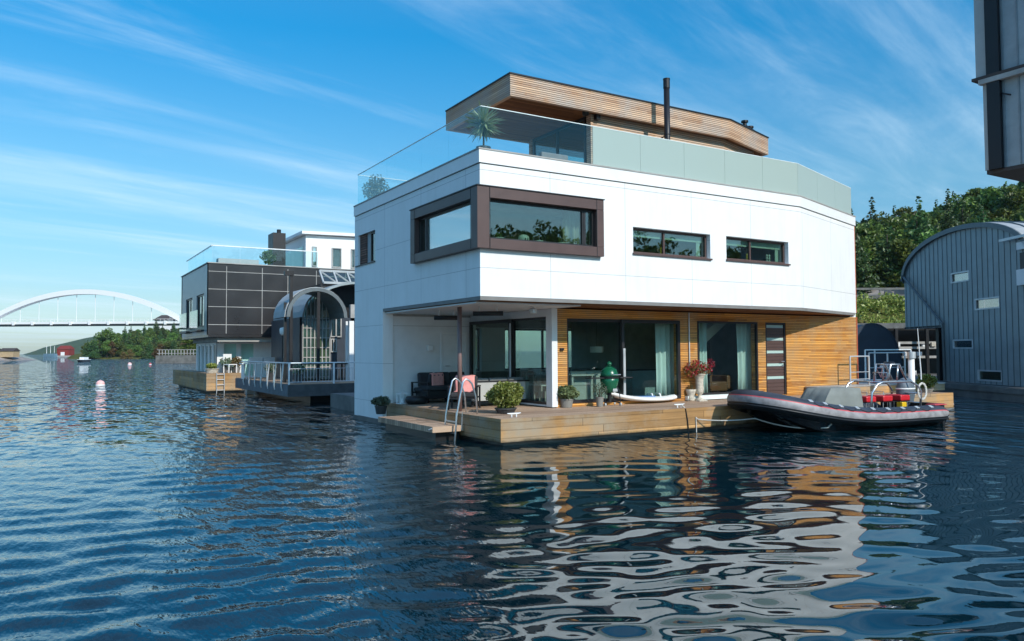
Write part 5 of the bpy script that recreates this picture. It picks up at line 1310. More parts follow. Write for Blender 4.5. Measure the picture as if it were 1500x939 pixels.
# console under a grey cover
def pxs(px, w):         # station along the boat for a pixel column at lateral offset w
    best = min(range(0, 700), key=lambda i: abs((lambda c_: 750+FPX*(c_-CAM).dot(Rv)/(c_-CAM).dot(Fv)-px)(bl_(i/100, w, .6))))
    return best/100
s0, s1 = pxs(1181, .1), pxs(1250, .1)
cv = MB()
base = [(s0, .46), (s0, -.46), (s1, -.46), (s1, .46)]; 
s2a, s2b = pxs(1204, .1), pxs(1247, .1)
levels = []
for f, zz_ in ((0, .2), (.35, .5), (.7, .8), (1, 1.0), (1.03, 1.015)):
    ff = min(f, 1); ring_ = []
    sa_ = s0+(s2a-s0)*ff; sb_ = s1+(s2b-s1)*ff; w_ = .46*(1-.15*ff)*(1 if f <= 1 else .5)
    if f > 1: sa_, sb_ = sa_*.75+sb_*.25, sb_*.75+sa_*.25
    m_ = 8
    cor = [(sa_, w_), (sb_, w_), (sb_, -w_), (sa_, -w_)]
    for c1 in range(4):
        A_, B_ = cor[c1], cor[(c1+1) % 4]
        for j in range(m_):
            t_ = j/m_; wr = .025*math.sin(j*2.4+c1*1.7+ff)*(1-ff*.3)*(1 if j else 0)
            s_ = A_[0]+(B_[0]-A_[0])*t_; w2 = A_[1]+(B_[1]-A_[1])*t_
            if c1 in (0, 2): w2 += wr*(1 if w2 > 0 else -1)
            else: s_ += wr
            ring_.append(bl_(s_, w2, zz_+.008*math.sin(j*3.1)))
    levels.append(ring_+[ring_[0]])
cv.grid(levels); nv = len(cv.v); m4 = len(levels[0]); cv.f.append(tuple(nv-m4+j for j in range(m4-1))); cv.mi.append(0)
cvo = cv.build('console_cover', plain('grey_canvas', (.20, .215, .20, 1), .8, var=.15, bump=.3, bscale=30), boat, smooth=True)
MB().obox(bl_((s0+s1)/2, 0, .38), ax, sd, (0, 0, 1), abs(s1-s0)*.25, .3, .2).build('console', M['rub_wht'], boat)
# seats
for i, (pa, pb) in enumerate(((1254, 1275.5), (1277.5, 1300.5), (1306, 1322.5))):
    c0 = (pxs(pa, -.0)+pxs(pb, -.0))/2
    o = MB().obox(bl_(c0, 0, .68), ax, sd, (0, 0, 1), .185, .26, .075).build('seat', M['red_v'], boat, bevel=.03)
    MB().obox(bl_(c0, 0, .60), ax, sd, (0, 0, 1), .17, .24, .012).build('seat_base', M['black'], o)
    for a in (-.13, .13):
        for b in (-.2, .2): MB().tube([bl_(c0+a, b, .18), bl_(c0+a, b, .6)], .014, 6).build('seat_leg', M['steel'], o)
    if i < 2:
        mb = MB(); mb.tube([bl_(c0+.1, -.2, .78), bl_(c0+.1, -.2, .86), bl_(c0+.1, .2, .86), bl_(c0+.1, .2, .78)], .012, 6); mb.build('grab_handle', M['steel'], o)
# fuel can
c0 = pxs(1316, .1); MB().obox(bl_(c0, .2, .42), ax, sd, (0,0,1), .09, .09, .15).build('fuel_can', M['yellow'], boat, bevel=.02)
# outboard under cover
c0 = pxs(1314, -.1)
co_ = MB(); 
co_.lathe(bl_(.12, -.15, 0), [(.10, .35), (.20, .5), (.25, .72), (.26, .92), (.21, 1.08), (.13, 1.17), (.04, 1.2)], 18, sq=(1.25, .8)); ob = co_.build('outboard_motor', plain('blue_grey_motor_cover', (.10, .13, .16, 1), .6, var=.3, scale=5, bump=.4, bscale=12), boat, smooth=True)
MB().obox(bl_(-.05, -.15, .1), ax, sd, (0,0,1), .07, .05, .45).build('motor_leg', M['rub_blk'], ob)
MB().lathe(bl_(.12, -.15, 0), [(.262, .88), (.266, .905), (.262, .92)], 18, sq=(1.25, .8)).build('motor_stripe', M['wplain'], ob, smooth=True)
# roll frame
mb = MB(); s_a = pxs(1278, .5); s_b = pxs(1350, .5)
zt2 = 1.13
for w in (-.45, .45):
    mb.tube([bl_(s_a, w, .3), bl_(s_a-.05, w, .85), bl_(s_a-.25, w, zt2-.06), bl_(s_a-.45, w, zt2), bl_(s_b+.35, w, zt2), bl_(s_b+.08, w, zt2-.12), bl_(s_b-.05, w, .85), bl_(s_b, w, .3)], .03, 8)
for s_ in (s_a-.45, s_b+.35): mb.tube([bl_(s_, -.45, zt2), bl_(s_, .45, zt2)], .02, 8)
for z in (.55, .8): mb.tube([bl_(s_b-.02, -.45, z), bl_(s_b-.02, .45, z)], .018, 8)
rf_ = mb.build('roll_frame', M['steel'], boat, smooth=True)
mb = MB(); c1 = (s_a-.45+s_b+.35)/2-.35
sm0, sm1 = s_a-.95, s_b+.1
for w in (-.22, .22):
    mb.tube([bl_(sm0, w, zt2), bl_(c1+.28, w, 1.58), bl_(c1-.05, w, 1.58), bl_(sm1+.1, w, zt2)], .026, 8)
    mb.tube([bl_(sm0-.35, w, zt2), bl_(c1+.0, w, 1.56)], .022, 8)
mb.tube([bl_(c1+.28, -.22, 1.58), bl_(c1+.28, .22, 1.58)], .017, 8); mb.tube([bl_(c1-.05, -.22, 1.58), bl_(c1-.05, .22, 1.58)], .017, 8)
mb.tube([bl_(c1+.42, -.22, 1.36), bl_(c1+.42, .22, 1.36)], .012, 8)
mb.build('mast_frame', M['steel'], rf_, smooth=True)
MB().lathe(bl_(c1+.05, 0, 1.58), [(.14, .0), (.15, .05), (.1, .07)], 16).build('radar_dome', M['black'], boat)
q = RD(1349, 545, (bl_(s_b, .3, 1)-CAM).dot(F0)); q2 = RD(1344, 481, (q-CAM).dot(F0))
mb = MB(); mb.tube([q-V(0,0,.2), q, q2], [.016, .016, .008], 7); mb.build('antenna', M['wplain'], boat)
# rope coil hanging at the stern frame
mb = MB(); cc = RD(1351, 573, (q-CAM).dot(F0)-.1)
for k_ in range(4): mb.tube([cc+V(math.cos(a)*(.12+.015*k_)*ax.x, math.cos(a)*.03, math.sin(a)*(.2+.01*k_)) for a in [i*.52 for i in range(13)]], .014, 6)
mb.build('rope_coil', M['rope'], boat)
# mooring line sagging from the deck to the bow, around and back to the near tube
def rope(name, P, label, r=.014, parent=None):
    mb = MB(); pp = []
    for i in range(len(P)-1):
        A_, B_ = V(*P[i][0]), V(*P[i+1][0]); sag = P[i][1]
        for j in range(10):
            t_ = j/10; pp.append(A_.lerp(B_, t_)-V(0, 0, sag*4*t_*(1-t_)))
    pp.append(V(*P[-1][0])); mb.tube(pp, r, 6); o = mb.build(name, M['rope'], loc=tuple(pp[0])); tag(o, label, 'rope'); return o
bowp = bl_(5.75, .05, .33)
rope('mooring_rope', [((cl2.x+.05, cl2.y, ZD+.08), 0), ((cl2.x+.25, DY0-.08, .30), .04), (tuple(bowp), .1), (tuple(bl_(4.3, .95, .12)), .05), (tuple(tsurf(22, 60, .27)), 0)], 'pale mooring rope sagging from the deck past the boat bow to its side')
mb = MB(); x = cl2.x+.2; mb.tube([(x, DY0-.06, .36), (x+.01, DY0-.07, -.2)], .012, 6); o = mb.build('hanging_rope', M['rope'], loc=(x, DY0-.06, .3)); tag(o, 'short rope hanging from the deck edge into the water left of the boat bow', 'rope')
mb = MB(); x = cl2.x-.08; mb.tube([(x-.05, DY0-.05, ZD), (x, DY0-.06, .3), (x+.05, DY0-.07, -.2)], .014, 6); o = mb.build('mooring_strap', M['black'], loc=(x, DY0-.06, .3)); tag(o, 'dark strap running down the deck fascia into the water', 'strap')

# ================================================================ right end of the deck: railings, piling, planter
def railing(name, pts, h, label, z, mat='galv', posts=None, rails=(1, .5), bal=None, lean=0, grp=None):
    A_ = V(*pts[0], z); o = thing(name, label, 'railing', A_, group=grp)
    for i in range(len(pts)-1):
        P_, Q_ = V(*pts[i], z), V(*pts[i+1], z)
        for f in rails:
            mb = MB(); mb.tube([P_+V(0,0,h*f), Q_+V(0,0,h*f)], .022 if f == 1 else .012, 7); mb.build('handrail' if f == 1 else 'mid_rail', M[mat], o)
        if bal:
            mb = MB(); n_ = int((Q_-P_).length/bal)
            for j in range(1, n_): p_ = P_.lerp(Q_, j/n_); mb.tube([p_+V(0,0,.06), p_+V(0,0,h*rails[-1 if len(rails) > 1 else 0]*1.0)], .009, 5)
            mb.tube([P_+V(0,0,.06), Q_+V(0,0,.06)], .012, 6)
            mb.build('balusters', M[mat], o)
    for p_ in (posts or pts):
        mb = MB(); mb.tube([V(*p_, z), V(*p_, z+h)], .028, 8); mb.build('post', M[mat], o)
    return o
yr = 15.6
x_a, x_b = RY(1245.5, 550, yr).x, RY(1273, 550, yr).x
railing('deck_railing', [(x_a, yr), (x_b, yr)], .92, 'grey railing section against the timber wall above the boat', .84, rails=(1, .45, .2))
yr = 16.3; xs_ = [RY(p_, 550, yr).x for p_ in (1273.5, 1300.5, 1326)]
railing('walkway_railing', [(xs_[0], yr), (xs_[1], yr), (xs_[2], yr)], 1.02, 'pale railing of the side walkway right of the house corner', .84, rails=(1, .5))
yr = 17.3; xs_ = [RY(p_, 550, yr).x for p_ in (1268, 1282, 1335)]
railing('rear_walkway_railing', [(xs_[0], yr), (xs_[1], yr), (xs_[2], yr)], 1.12, 'white railing behind the side walkway in front of the navy tarpaulin', .84, mat='chrome_white', rails=(1,))
# piling post
pq = RD(1336, 572, 24.0); pi_ = thing('mooring_pile', 'thick pale round mooring pile with grey cap behind the boat stern', 'pile', (pq.x, pq.y, 0))
zt3 = RD(1336, 524, 24.0).z; MB().lathe((pq.x, pq.y, 0), [(.09, -.6), (.09, zt3-.02)], 20).build('pole', M['wplain'], pi_, smooth=True); MB().lathe((pq.x, pq.y, 0), [(.125, zt3-.02), (.125, zt3+.18), (.02, zt3+.19)], 20).build('cap', M['galv'], pi_)
# planter box with shrub at the deck end
pz = RY(1356, 572, 15.2)
bush((24.55, 14.55, ZD), .34, .5, 'green and rusty shrub at the far right end of the deck', mat='lf_bush', pot='pot_gry', n=1500, pr=.2, ph=.1, leaf=.04)
# scooter/bicycle handle: small pink and white bicycle leaning on the railing
bk = RY(1290, 560, 15.9); bz = .845
bi = thing('bicycle', 'small pink and white bicycle parked by the railing', 'bicycle', (bk.x, 15.9, bz))
for dx in (-.34, .34):
    mb = MB(); mb.tube([(bk.x+dx+.2*math.cos(a), 15.9, bz+.21+.2*math.sin(a)) for a in [i*math.pi/10 for i in range(21)]], .013, 6, cap=False); w_ = mb.build('wheel', M['rub_blk'], bi)
    mb = MB(); 
    for k_ in range(6): a = k_*math.pi/6; mb.tube([(bk.x+dx-.19*math.cos(a), 15.9, bz+.21-.19*math.sin(a)), (bk.x+dx+.19*math.cos(a), 15.9, bz+.21+.19*math.sin(a))], .003, 4)
    mb.build('spokes', M['steel'], w_)
mb = MB(); F1, F2, S1, Hd = (bk.x-.34, 15.9, bz+.21), (bk.x+.34, 15.9, bz+.21), (bk.x+.12, 15.9, bz+.5), (bk.x-.24, 15.9, bz+.52)
for a, b in ((F1, Hd), (Hd, S1), (S1, F2), (Hd, (bk.x+.02, 15.9, bz+.2)), (S1, (bk.x+.02, 15.9, bz+.2)), ((bk.x+.02, 15.9, bz+.2), F2)): mb.tube([a, b], .014, 6)
mb.build('frame', M['pink'], bi); MB().tube([Hd, (bk.x-.22, 15.9, bz+.62), (bk.x-.22, 15.7, bz+.66)], .012, 6).build('handlebar', M['wplain'], bi); MB().obox((bk.x+.13, 15.9, bz+.56), (1,0,0), (0,1,0), (0,0,1), .1, .05, .025).build('saddle', M['wplain'], bi, bevel=.02)
# grey moored float at the far end
gq = RZ(1384, 598, 0); gf = thing('grey_tender', 'upturned grey tender lying behind the deck end', 'dinghy', (25.9, 13.6, 0))
gx_, gy_ = RZ(1381, 597, .05).x, RZ(1381, 597, .05).y
MB().lathe((gx_+.1, gy_+.3, -.05), [(.75, 0), (.78, .15), (.7, .32), (.35, .42), (.02, .44)], 26, sq=(1, .6)).build('hull', M['galv'], gf, smooth=True)
MB().lathe((gx_+.1, gy_+.3, -.05), [(.785, .1), (.80, .14), (.785, .18)], 26, sq=(1, .6)).build('rub_rail', M['black'], gf, smooth=True)
# ================================================================ dark houseboat on the left
NX, NY = 7.0, 40.3
nb = thing('dark_houseboat', 'dark panelled two-storey houseboat with glass roof rail and recessed pale ground floor', 'houseboat', (13, 45, 0))
zN0, zN1 = 2.89, 6.42; NXE, NYE = 23.0, 48.8
mb = MB(); mb.wall((NX, NY), (NXE, NY), zN0, zN1, .3); mb.wall((NXE, NY), (NXE, NYE), zN0, zN1, .3); mb.wall((NXE, NYE), (NX, NYE), zN0, zN1, .3); mb.prism([(NX+.3, NY+.3), (NXE-.3, NY+.3), (NXE-.3, NYE-.3), (NX+.3, NYE-.3)], zN1-.5, zN1-.3); mb.prism([(NX+.01, NY+.01), (NXE-.3, NY+.01), (NXE-.3, NYE-.3), (NX+.01, NYE-.3)], zN0-.12, zN0-.002)
mb.build('dark_wall', M['darkpanel'], nb)
wy = [RX(p_, 430, NX).y for p_ in (276, 281.5, 287.5, 300)]
za, zb = RX(288, 427, NX).z, RX(288, 470, NX).z
hs = [(NYE-RX(282, 430, NX).y, NYE-RX(272.5, 430, NX).y), (NYE-RX(299, 430, NX).y, NYE-RX(288, 430, NX).y)]
hs = [(min(a, b), max(a, b)) for a, b in hs]
mb = MB(); mb.wall((NX, NYE), (NX, NY+.003), zN0, zN1, .3, [(a, b, 3.3, 5.0) for a, b in hs]); mb.build('side_wall', plain('grey_side_cladding', (.20, .24, .27, 1), .35, var=.08), nb)
for a, b in hs:
    o = pane('french_window', nb, (NX+.1, NYE-a-.003, 0), (0, -1, 0), b-a-.006, 3.303, 4.997, .08, gl='glass_up', mull=((b-a)/2,))
    mb = MB(); mb.box(NX-.32, NYE-b-.05, 3.2, NX-.3, NYE-a+.05, 4.15); mb.build('balcony_glass', M['glass_up'], o); mb = MB(); mb.box(NX-.32, NYE-b-.05, 3.08, NX-.002, NYE-a+.05, 3.16); mb.build('balcony_slab', M['black'], o)
    MB().box(NX+.5, NYE-b, 3.3, NX+.52, NYE-a-(b-a)*.6, 5.0).build('curtain', M['curtain'], o)
mb = MB()
for x in (7.86, 9.6, 10.9, 12.4, 14.0, 16, 18, 20, 22): mb.box(x-.014, NY-.012, zN0+.05, x+.014, NY-.001, zN1-.12)
mb.build('vertical_trim', M['conc_lt'], nb)
mb = MB()
for z in (6.02, 5.14, 4.27, 3.38): mb.box(NX+.01, NY-.014, z-.014, NXE, NY-.0125, z+.014)
mb.box(NX-.05, NY-.05, zN1+.001, NXE, NYE, zN1+.05)
mb.build('horizontal_trim', M['conc_lt'], nb)
mb = MB(); mb.box(NX+.5, NY+.25, zN0-.35, NXE-1, NYE-1, zN0-.125); mb.build('beam', M['conc_lt'], nb)
GXN, GYN = 7.7, 41.7
mb = MB(); mb.wall((GXN, GYN), (NXE-1, GYN), .62, zN0-.36, .2, [(RY(327, 500, GYN).x-GXN, RY(348, 500, GYN).x-GXN, .75, 2.5), (RY(352, 500, GYN).x-GXN, RY(373, 500, GYN).x-GXN, .75, 2.5)]); mb.build('ground_wall', M['wplain'], nb)
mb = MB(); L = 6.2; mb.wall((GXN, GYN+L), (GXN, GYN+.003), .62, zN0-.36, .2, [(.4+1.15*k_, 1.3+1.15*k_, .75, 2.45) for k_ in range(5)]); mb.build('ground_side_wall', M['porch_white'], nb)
for k_ in range(5): o = pane('side_window', nb, (GXN+.08, GYN+L-.403-1.15*k_, 0), (0, -1, 0), .894, .753, 2.447, .07, frm='wplain', gl='glass_up')
for pa, pb in ((327, 348), (352, 373)):
    xa, xb = RY(pa, 500, GYN).x, RY(pb, 500, GYN).x; o = pane('terrace_window', nb, (xa+.003, GYN+.05, 0), (1, 0, 0), xb-xa-.006, .753, 2.497, .05, frm='wplain', gl='rail_glass')
    MB().box(xa, GYN+.22, .76, xb, GYN+.23, 2.49).build('blind', M['blind_g'], o)
mb = MB(); mb.box(NX+.2, NY+.3, .58, NXE, NYE, .62); mb.build('floor', M['conc_lt'], nb)
# roof terrace
PHX = RY(448, 341, 43.0).x; PZ = RY(448, 341, 43.0).z
mb = MB(); mb.add([(PHX, 43, zN1), (NXE-.5, 43, zN1), (NXE-.5, 48, zN1), (PHX, 48, zN1), (PHX, 43, PZ-.12), (PHX+4, 43, PZ-.05), (NXE-.5, 43, PZ-.3), (NXE-.5, 48, PZ-.3), (PHX, 48, PZ-.12)], [(0,1,6,5,4), (0,4,8,3), (1,2,7,6), (3,8,7,2)]); mb.build('penthouse_wall', M['wplain'], nb)
mb = MB(); mb.add([(PHX-.3, 42.7, PZ-.1), (PHX+4, 42.7, PZ), (NXE, 42.7, PZ-.28), (NXE, 48.5, PZ-.28), (PHX+4, 48.5, PZ), (PHX-.3, 48.5, PZ-.1), (PHX-.3, 42.7, PZ+.06), (PHX+4, 42.7, PZ+.16), (NXE, 42.7, PZ-.12), (NXE, 48.5, PZ-.12), (PHX+4, 48.5, PZ+.16), (PHX-.3, 48.5, PZ+.06)], [(0,5,4,1),(1,4,3,2),(6,7,10,11),(7,8,9,10),(0,1,7,6),(1,2,8,7),(2,3,9,8),(3,4,10,9),(4,5,11,10),(5,0,6,11)]); mb.build('penthouse_roof', M['wplain'], nb)
mb = MB(); mb.box(PHX-.03, 43.5, zN1, PHX-.004, 47.6, PZ-.7); mb.build('penthouse_glazing', M['glass_up'], nb)
for px0, px1 in ((457, 464), (486, 500), (514, 520)):
    a, b = RY(px0, 370, 42.98).x, RY(px1, 370, 42.98).x
    o = pane('penthouse_window', nb, (a, 42.95, 0), (1, 0, 0), b-a, zN1+.4, PZ-.75, .05, frm='conc_lt', gl='sky_glass')
cA, cB = RY(400, 350, 43.5).x, RY(418.5, 350, 43.5).x; zc_ = RY(409, 341, 43.5).z
mb = MB(); mb.box(cA, 43.5, zN1, cB, 44.6, zc_); cho = mb.build('chimney', M['black'], nb); MB().lathe(((cA+cB)/2+.1, 44, zc_), [(.12, .001), (.12, .25), (.02, .27)], 12).build('cowl', M['black'], cho)
xa, xb = RY(320, 380, 42).x, RY(379, 380, 42).x; MB().box(xa, 42, zN1, xb, 42.6, RY(350, 379.5, 42).z).build('roof_box', M['greylt'], nb)
rn = thing('roof_glass_rail', 'clear glass railing with pale top edge round the roof of the dark houseboat', 'railing', (NX+.5, NY+.5, zN1))
xg0 = RY(311, 370, NY+.35).x; xg1 = RY(466, 370, NY+.35).x; zg = RY(311, 360, NY+.35).z
nps = 4
for i in range(nps):
    a, b = xg0+(xg1-xg0)*i/nps, xg0+(xg1-xg0)*(i+1)/nps
    MB().box(a+.01, NY+.35, zN1+.06, b-.01, NY+.37, zg).build('glass_panel', M['rail_glass'], rn)
MB().box(xg0, NY+.33, zg+.002, xg1, NY+.39, zg+.05).build('top_rail', M['chrome_white'], rn)
for i in range(3): MB().box(xg0-.02, NY+.4+2.4*i, zN1+.06, xg0, NY+2.78+2.4*i, zg).build('glass_panel', M['rail_glass'], rn)
MB().box(xg0-.04, NY+.4, zg+.002, xg0+.0, NYE-.3, zg+.05).build('top_rail', M['chrome_white'], rn)
q = RY(393, 392, 42.2); o = thing('roof_plant', 'spiky plant standing on the dark houseboat roof beside the chimney', 'plant', (q.x, 42.2, zN1-.3))
MB().lathe((q.x, 42.2, zN1-.3), [(.2, 0), (.28, .5), (.2, .5)], 14).build('pot', M['pot_gry'], o); mb = MB(); leaf_cloud(mb, [(q.x, 42.2, zN1+.7, .45, .3, .4)], 120, .13, random.Random(8)); mb.build('leaves', M['lf_con'], o)
# its deck
nd = thing('neighbour_deck', 'timber clad float deck in front of the dark houseboat', 'deck', (8, 41, 0))
xe = RY(355.5, 560, NY-.0).x
mb = MB(); mb.box(NX-.05, NY-.03, .12, xe, NY, 1.0-.02); mb.box(NX-.05, NY, .12, NX-.0, 51.5, .98)
zdk = RZ(304, 577, 0); 
mb.build('fascia', M['deckside'], nd); mb = MB(); mb.box(NX, NY+.002, .9, xe, GYN-.01, .97); mb.box(NX, GYN-.01, .9, GXN-.01, 51.5, .97); mb.build('boards', M['decktop'], nd)
mb = MB(); mb.box(NX+.2, NY+.2, -.5, NXE, 51, .5); mb.build('float', M['conc'], nd)
def small_ladder(px, y, z1, label):
    x = RY(px, 550, y).x; o = thing('boarding_ladder', label, 'ladder', (x, y, z1))
    for d_ in (-.18, .18): MB().tube([(x+d_, y-.1, z1+.05), (x+d_, y-.12, -.4)], .02, 6).build('side_rail', M['galv'], o)
    for k_ in range(4): MB().tube([(x-.18, y-.11, z1-.02-.26*k_), (x+.18, y-.11, z1-.02-.26*k_)], .016, 6).build('rung', M['galv'], o)
small_ladder(322.5, NY, .95, 'steel ladder on the timber fascia of the dark houseboat deck')
def at(px, y, z): q_ = RY(px, 540, y); return (q_.x, y, z)
p_ = at(310.5, 40.75, .975); bush(p_, .3, .3, 'low green plant in a pale tub at the corner of the neighbour deck', mat='lf_bush', pot='stone', n=400, pr=.33, ph=.2, leaf=.06)
for px, lab in ((331, 'dark green shrub with pale stems among garden chairs on the neighbour deck'), (346, 'taller brownish shrub right of the garden chairs on the neighbour deck')):
    p_ = at(px, 41.2, .975); bush(p_, .32, .55, lab, mat='lf_rose' if px > 340 else 'lf_olive', pot='pot_gry', n=400, pr=.2, ph=.25, leaf=.06)
def patio_chair(x, y, z, rot, label):
    o = thing('garden_chair', label, 'chair', (x, y, z), rot)
    def Pq(mb, nm): mb.v = [tuple(Vector(v)+Vector((x, y, z))) for v in mb.v]; mb.build(nm, M['wplain'], o)
    Pq(MB().obox((0, 0, .42), (1,0,0), (0,1,0), (0,0,1), .24, .24, .02), 'seat'); Pq(MB().obox((0, .25, .7), (1,0,0), (0,1,0), (0,0,1), .24, .02, .25), 'backrest')
    for a in (-.22, .22):
        for b in (-.22, .22): Pq(MB().obox((a, b, .2), (1,0,0), (0,1,0), (0,0,1), .02, .02, .2), 'leg')
p_ = at(337, 40.9, .975); patio_chair(*p_, .4, 'white garden chair between the shrubs on the neighbour deck')

# ================================================================ arched boathouse and railed platform in the middle
PX0, PY0 = 8.1, 29.7; ZM = .78
pm = thing('railed_platform', 'dark timber platform with white railing in front of the arched pavilion', 'platform', (10, 31, 0))
MB().box(PX0, PY0, ZM-.06, 17, 39, ZM).build('boards', M['decktop'], pm)
MB().box(PX0-.05, PY0-.05, .30, 17, PY0-.002, ZM-.02).build('front_fascia', plain('dark_stained_fascia', (.07, .075, .08, 1), .7, var=.3), pm); MB().box(PX0-.05, PY0-.0, .30, PX0-.002, 39, ZM-.02).build('side_fascia', plain('grey_blue_fascia', (.10, .12, .14, 1), .7, var=.3), pm)
MB().box(PX0+1.0, PY0+.6, -.5, 17, 39, .32).build('float', M['black'], pm)
rl2 = thing('platform_railing', 'white railing with thin balusters round the dark platform', 'railing', (PX0, PY0, ZM)); hR = .80
MB().tube([(PX0, PY0, ZM+hR), (13.5, PY0, ZM+hR)], .025, 8).build('handrail', M['chrome_white'], rl2); MB().tube([(PX0, PY0, ZM+hR), (PX0-.1, 37.5, ZM+hR)], .03, 8).build('handrail', M['galv'], rl2)
MB().tube([(PX0, PY0, ZM+.58), (13.5, PY0, ZM+.58)], .012, 6).tube([(PX0, PY0, ZM+.07), (13.5, PY0, ZM+.07)], .016, 6).build('mid_rail', M['galv'], rl2)
xb_ = PX0+.11
while xb_ < 13.4: MB().tube([(xb_, PY0, ZM+.07), (xb_, PY0, ZM+.58)], .008, 5).build('baluster', M['galv'], rl2); xb_ += .12
for x in (PX0, PX0+1.75, PX0+3.5, PX0+5.3): MB().box(x-.03, PY0-.03, ZM-.3, x+.03, PY0+.03, ZM+hR-.02).build('post', M['chrome_white'], rl2)
for k_ in range(7):
    y = PY0+.75+1.1*k_; MB().tube([(PX0-.06, y, .5), (PX0-.1, y, ZM-.1), (PX0-.02, y, ZM+hR)], .03, 6).build('post', M['galv'], rl2)
    y = y+.4; MB().tube([(PX0-.02, y, ZM), (PX0-.02, y, ZM+hR)], .012, 5).build('baluster', M['galv'], rl2)
# pavilion
pv = thing('arched_pavilion', 'dark blue pavilion with an arched canopy and a tall arched lattice window', 'pavilion', (11, 33, 0))
GY = 33.0; ax0, ax1 = 9.1, 13.0; axc = 10.75
MB().wall((9.5, GY), (12.2, GY), ZM, 3.5, .2).wall((12.2, GY), (17, GY), ZM, 3.5, .2).wall((9.5, 38), (9.5, GY+.003), ZM, 3.5, .2).build('wall', M['blue_dk'], pv)
def arcpts(cx_, half, zs, rise, n_=14, a0=0, a1=math.pi): return [(cx_-half*math.cos(a0+(a1-a0)*i/n_), zs+rise*math.sin(a0+(a1-a0)*i/n_)) for i in range(n_+1)]
# arched lattice window standing just proud of the wall
wx0, wx1 = RY(443.5, 480, GY-.05).x, RY(483, 480, GY-.05).x; wz0 = ZM+.05; wzs = 3.35; wzt = RY(458, 432, GY-.05).z
wcx = wx0+(wx1-wx0)*.48
poly = [(wx0, wz0), (wx1, wz0)]+[(x, z) for x, z in reversed(arcpts((wx0+wx1)/2, (wx1-wx0)/2, wzs, wzt-wzs))]
mb = MB(); n = len(poly); mb.add([(x, GY-.06, z) for x, z in poly]+[(x, GY-.03, z) for x, z in poly], [tuple(range(n)), tuple(range(n, 2*n))[::-1]]+[(i, n+i, n+(i+1) % n, (i+1) % n) for i in range(n)])
lw = mb.build('arched_window', M['glass_up'], pv)
mb = MB(); 
def topz(x): 
    c_ = (x-(wx0+wx1)/2)/((wx1-wx0)/2); return wzs+(wzt-wzs)*math.sqrt(max(0, 1-c_*c_))
for i in range(8):
    x = wx0+(wx1-wx0)*i/7; mb.box(x-.022, GY-.09, wz0, x+.022, GY-.062, topz(min(max(x, wx0+.02), wx1-.02)))
for k_ in range(7): z = wz0+.1+.42*k_; mb.box(wx0, GY-.085, z-.02, wx1, GY-.065, z+.02)
for i, (x, z) in enumerate(arcpts((wx0+wx1)/2, (wx1-wx0)/2, wzs, wzt-wzs)[:-1]):
    x2, z2 = arcpts((wx0+wx1)/2, (wx1-wx0)/2, wzs, wzt-wzs)[i+1]; mb.bar((x, GY-.08, z), (x2, GY-.08, z2), .05, .05)
mb.build('lattice', M['conc_lt'], lw)
MB().box(wx0+.03, GY-.028, wz0, wx1-.03, GY-.01, wzs).build('window_backing', plain('warm_reflection_backing', (.30, .27, .20, 1), .7, var=.5, scale=2.5), lw)  # warm reflection of the panes painted onto a sheet behind them
# stepped window panes to the right
x0_ = RY(484, 480, GY-.05).x
for i, (pa, pb, za_, zb_) in enumerate(((484, 500, 460, 494), (484, 493, 496, 516))):
    a, b = RY(pa, 480, GY-.05).x, RY(pb, 480, GY-.05).x; z_a, z_b = RY(pa, za_, GY).z, RY(pa, zb_, GY).z
    pane('step_window', pv, (a, GY-.06, 0), (1, 0, 0), b-a, z_b, z_a, .05, frm='conc_lt', gl='glass_up', mull=((b-a)/2,))
# canopy: curved shell projecting forward
def shell(x_c, half, zs, rise, ya, yb, th, name, mat, a0=0, a1=math.pi, n_=16):
    mb = MB(); o_ = arcpts(x_c, half, zs, rise, n_, a0, a1); i_ = arcpts(x_c, half-th, zs, rise-th, n_, a0, a1)
    mb.grid([[(x, y, z) for x, z in P_] for P_, y in ((o_, ya), (o_, yb), (i_, yb), (i_, ya), (o_, ya))])
    for P_ in (0,): pass
    k_ = n_+1
    mb.add([(x, y, z) for P_ in (o_, i_) for y in (ya, yb) for x, z in (P_[0], P_[-1])], [(0, 2, 6, 4), (1, 5, 7, 3)])
    return mb.build(name, mat, pv)
cn0, cn1 = RY(420, 460, 31.0).x, RY(509, 452, 31.0).x; zsp = RY(420, 464, 31.0).z; zap = RY(455, 421, 31.0).z
shell((cn0+cn1)/2, (cn1-cn0)/2, zsp, zap-zsp, 31.0, 32.95, .14, 'canopy', M['zinc_seam'])
shell((cn0+cn1)/2, (cn1-cn0)/2+.05, zsp+.0, zap-zsp+.04, 31.15, 32.9, .03, 'canopy_roof', M['zinc_lt'])
shell(12.3, 2.6, 3.45, 1.7, 33.2, 38.5, .1, 'barrel_roof', M['zinc'])
mb = MB(); mb.box(11.7, 33.0, 3.3, 17, 33.2, 4.1); mb.build('eaves_board', M['conc_lt'], pv)
for px_, nm in ((426, 'a'), (466, 'b')):
    x = RY(px_, 500, 31.1).x; zt_ = RY(px_, 404 if nm == 'a' else 428, 31.1).z; MB().box(x-.06, 31.04, ZM, x+.06, 31.16, zt_).build('canopy_post', M['black'], pv)
x = RY(426, 404, 31.1).x; zt_ = RY(426, 404, 31.1).z; MB().box(x-.26, 31.0, zt_+.002, x+.1, 31.2, zt_+.18).build('post_bracket', M['black'], pv)
MB().box(RY(420, 500, 31.1).x-.05, 31.3, ZM, RY(420, 500, 31.1).x+.05, 31.4, 4.0).build('canopy_post', M['black'], pv)
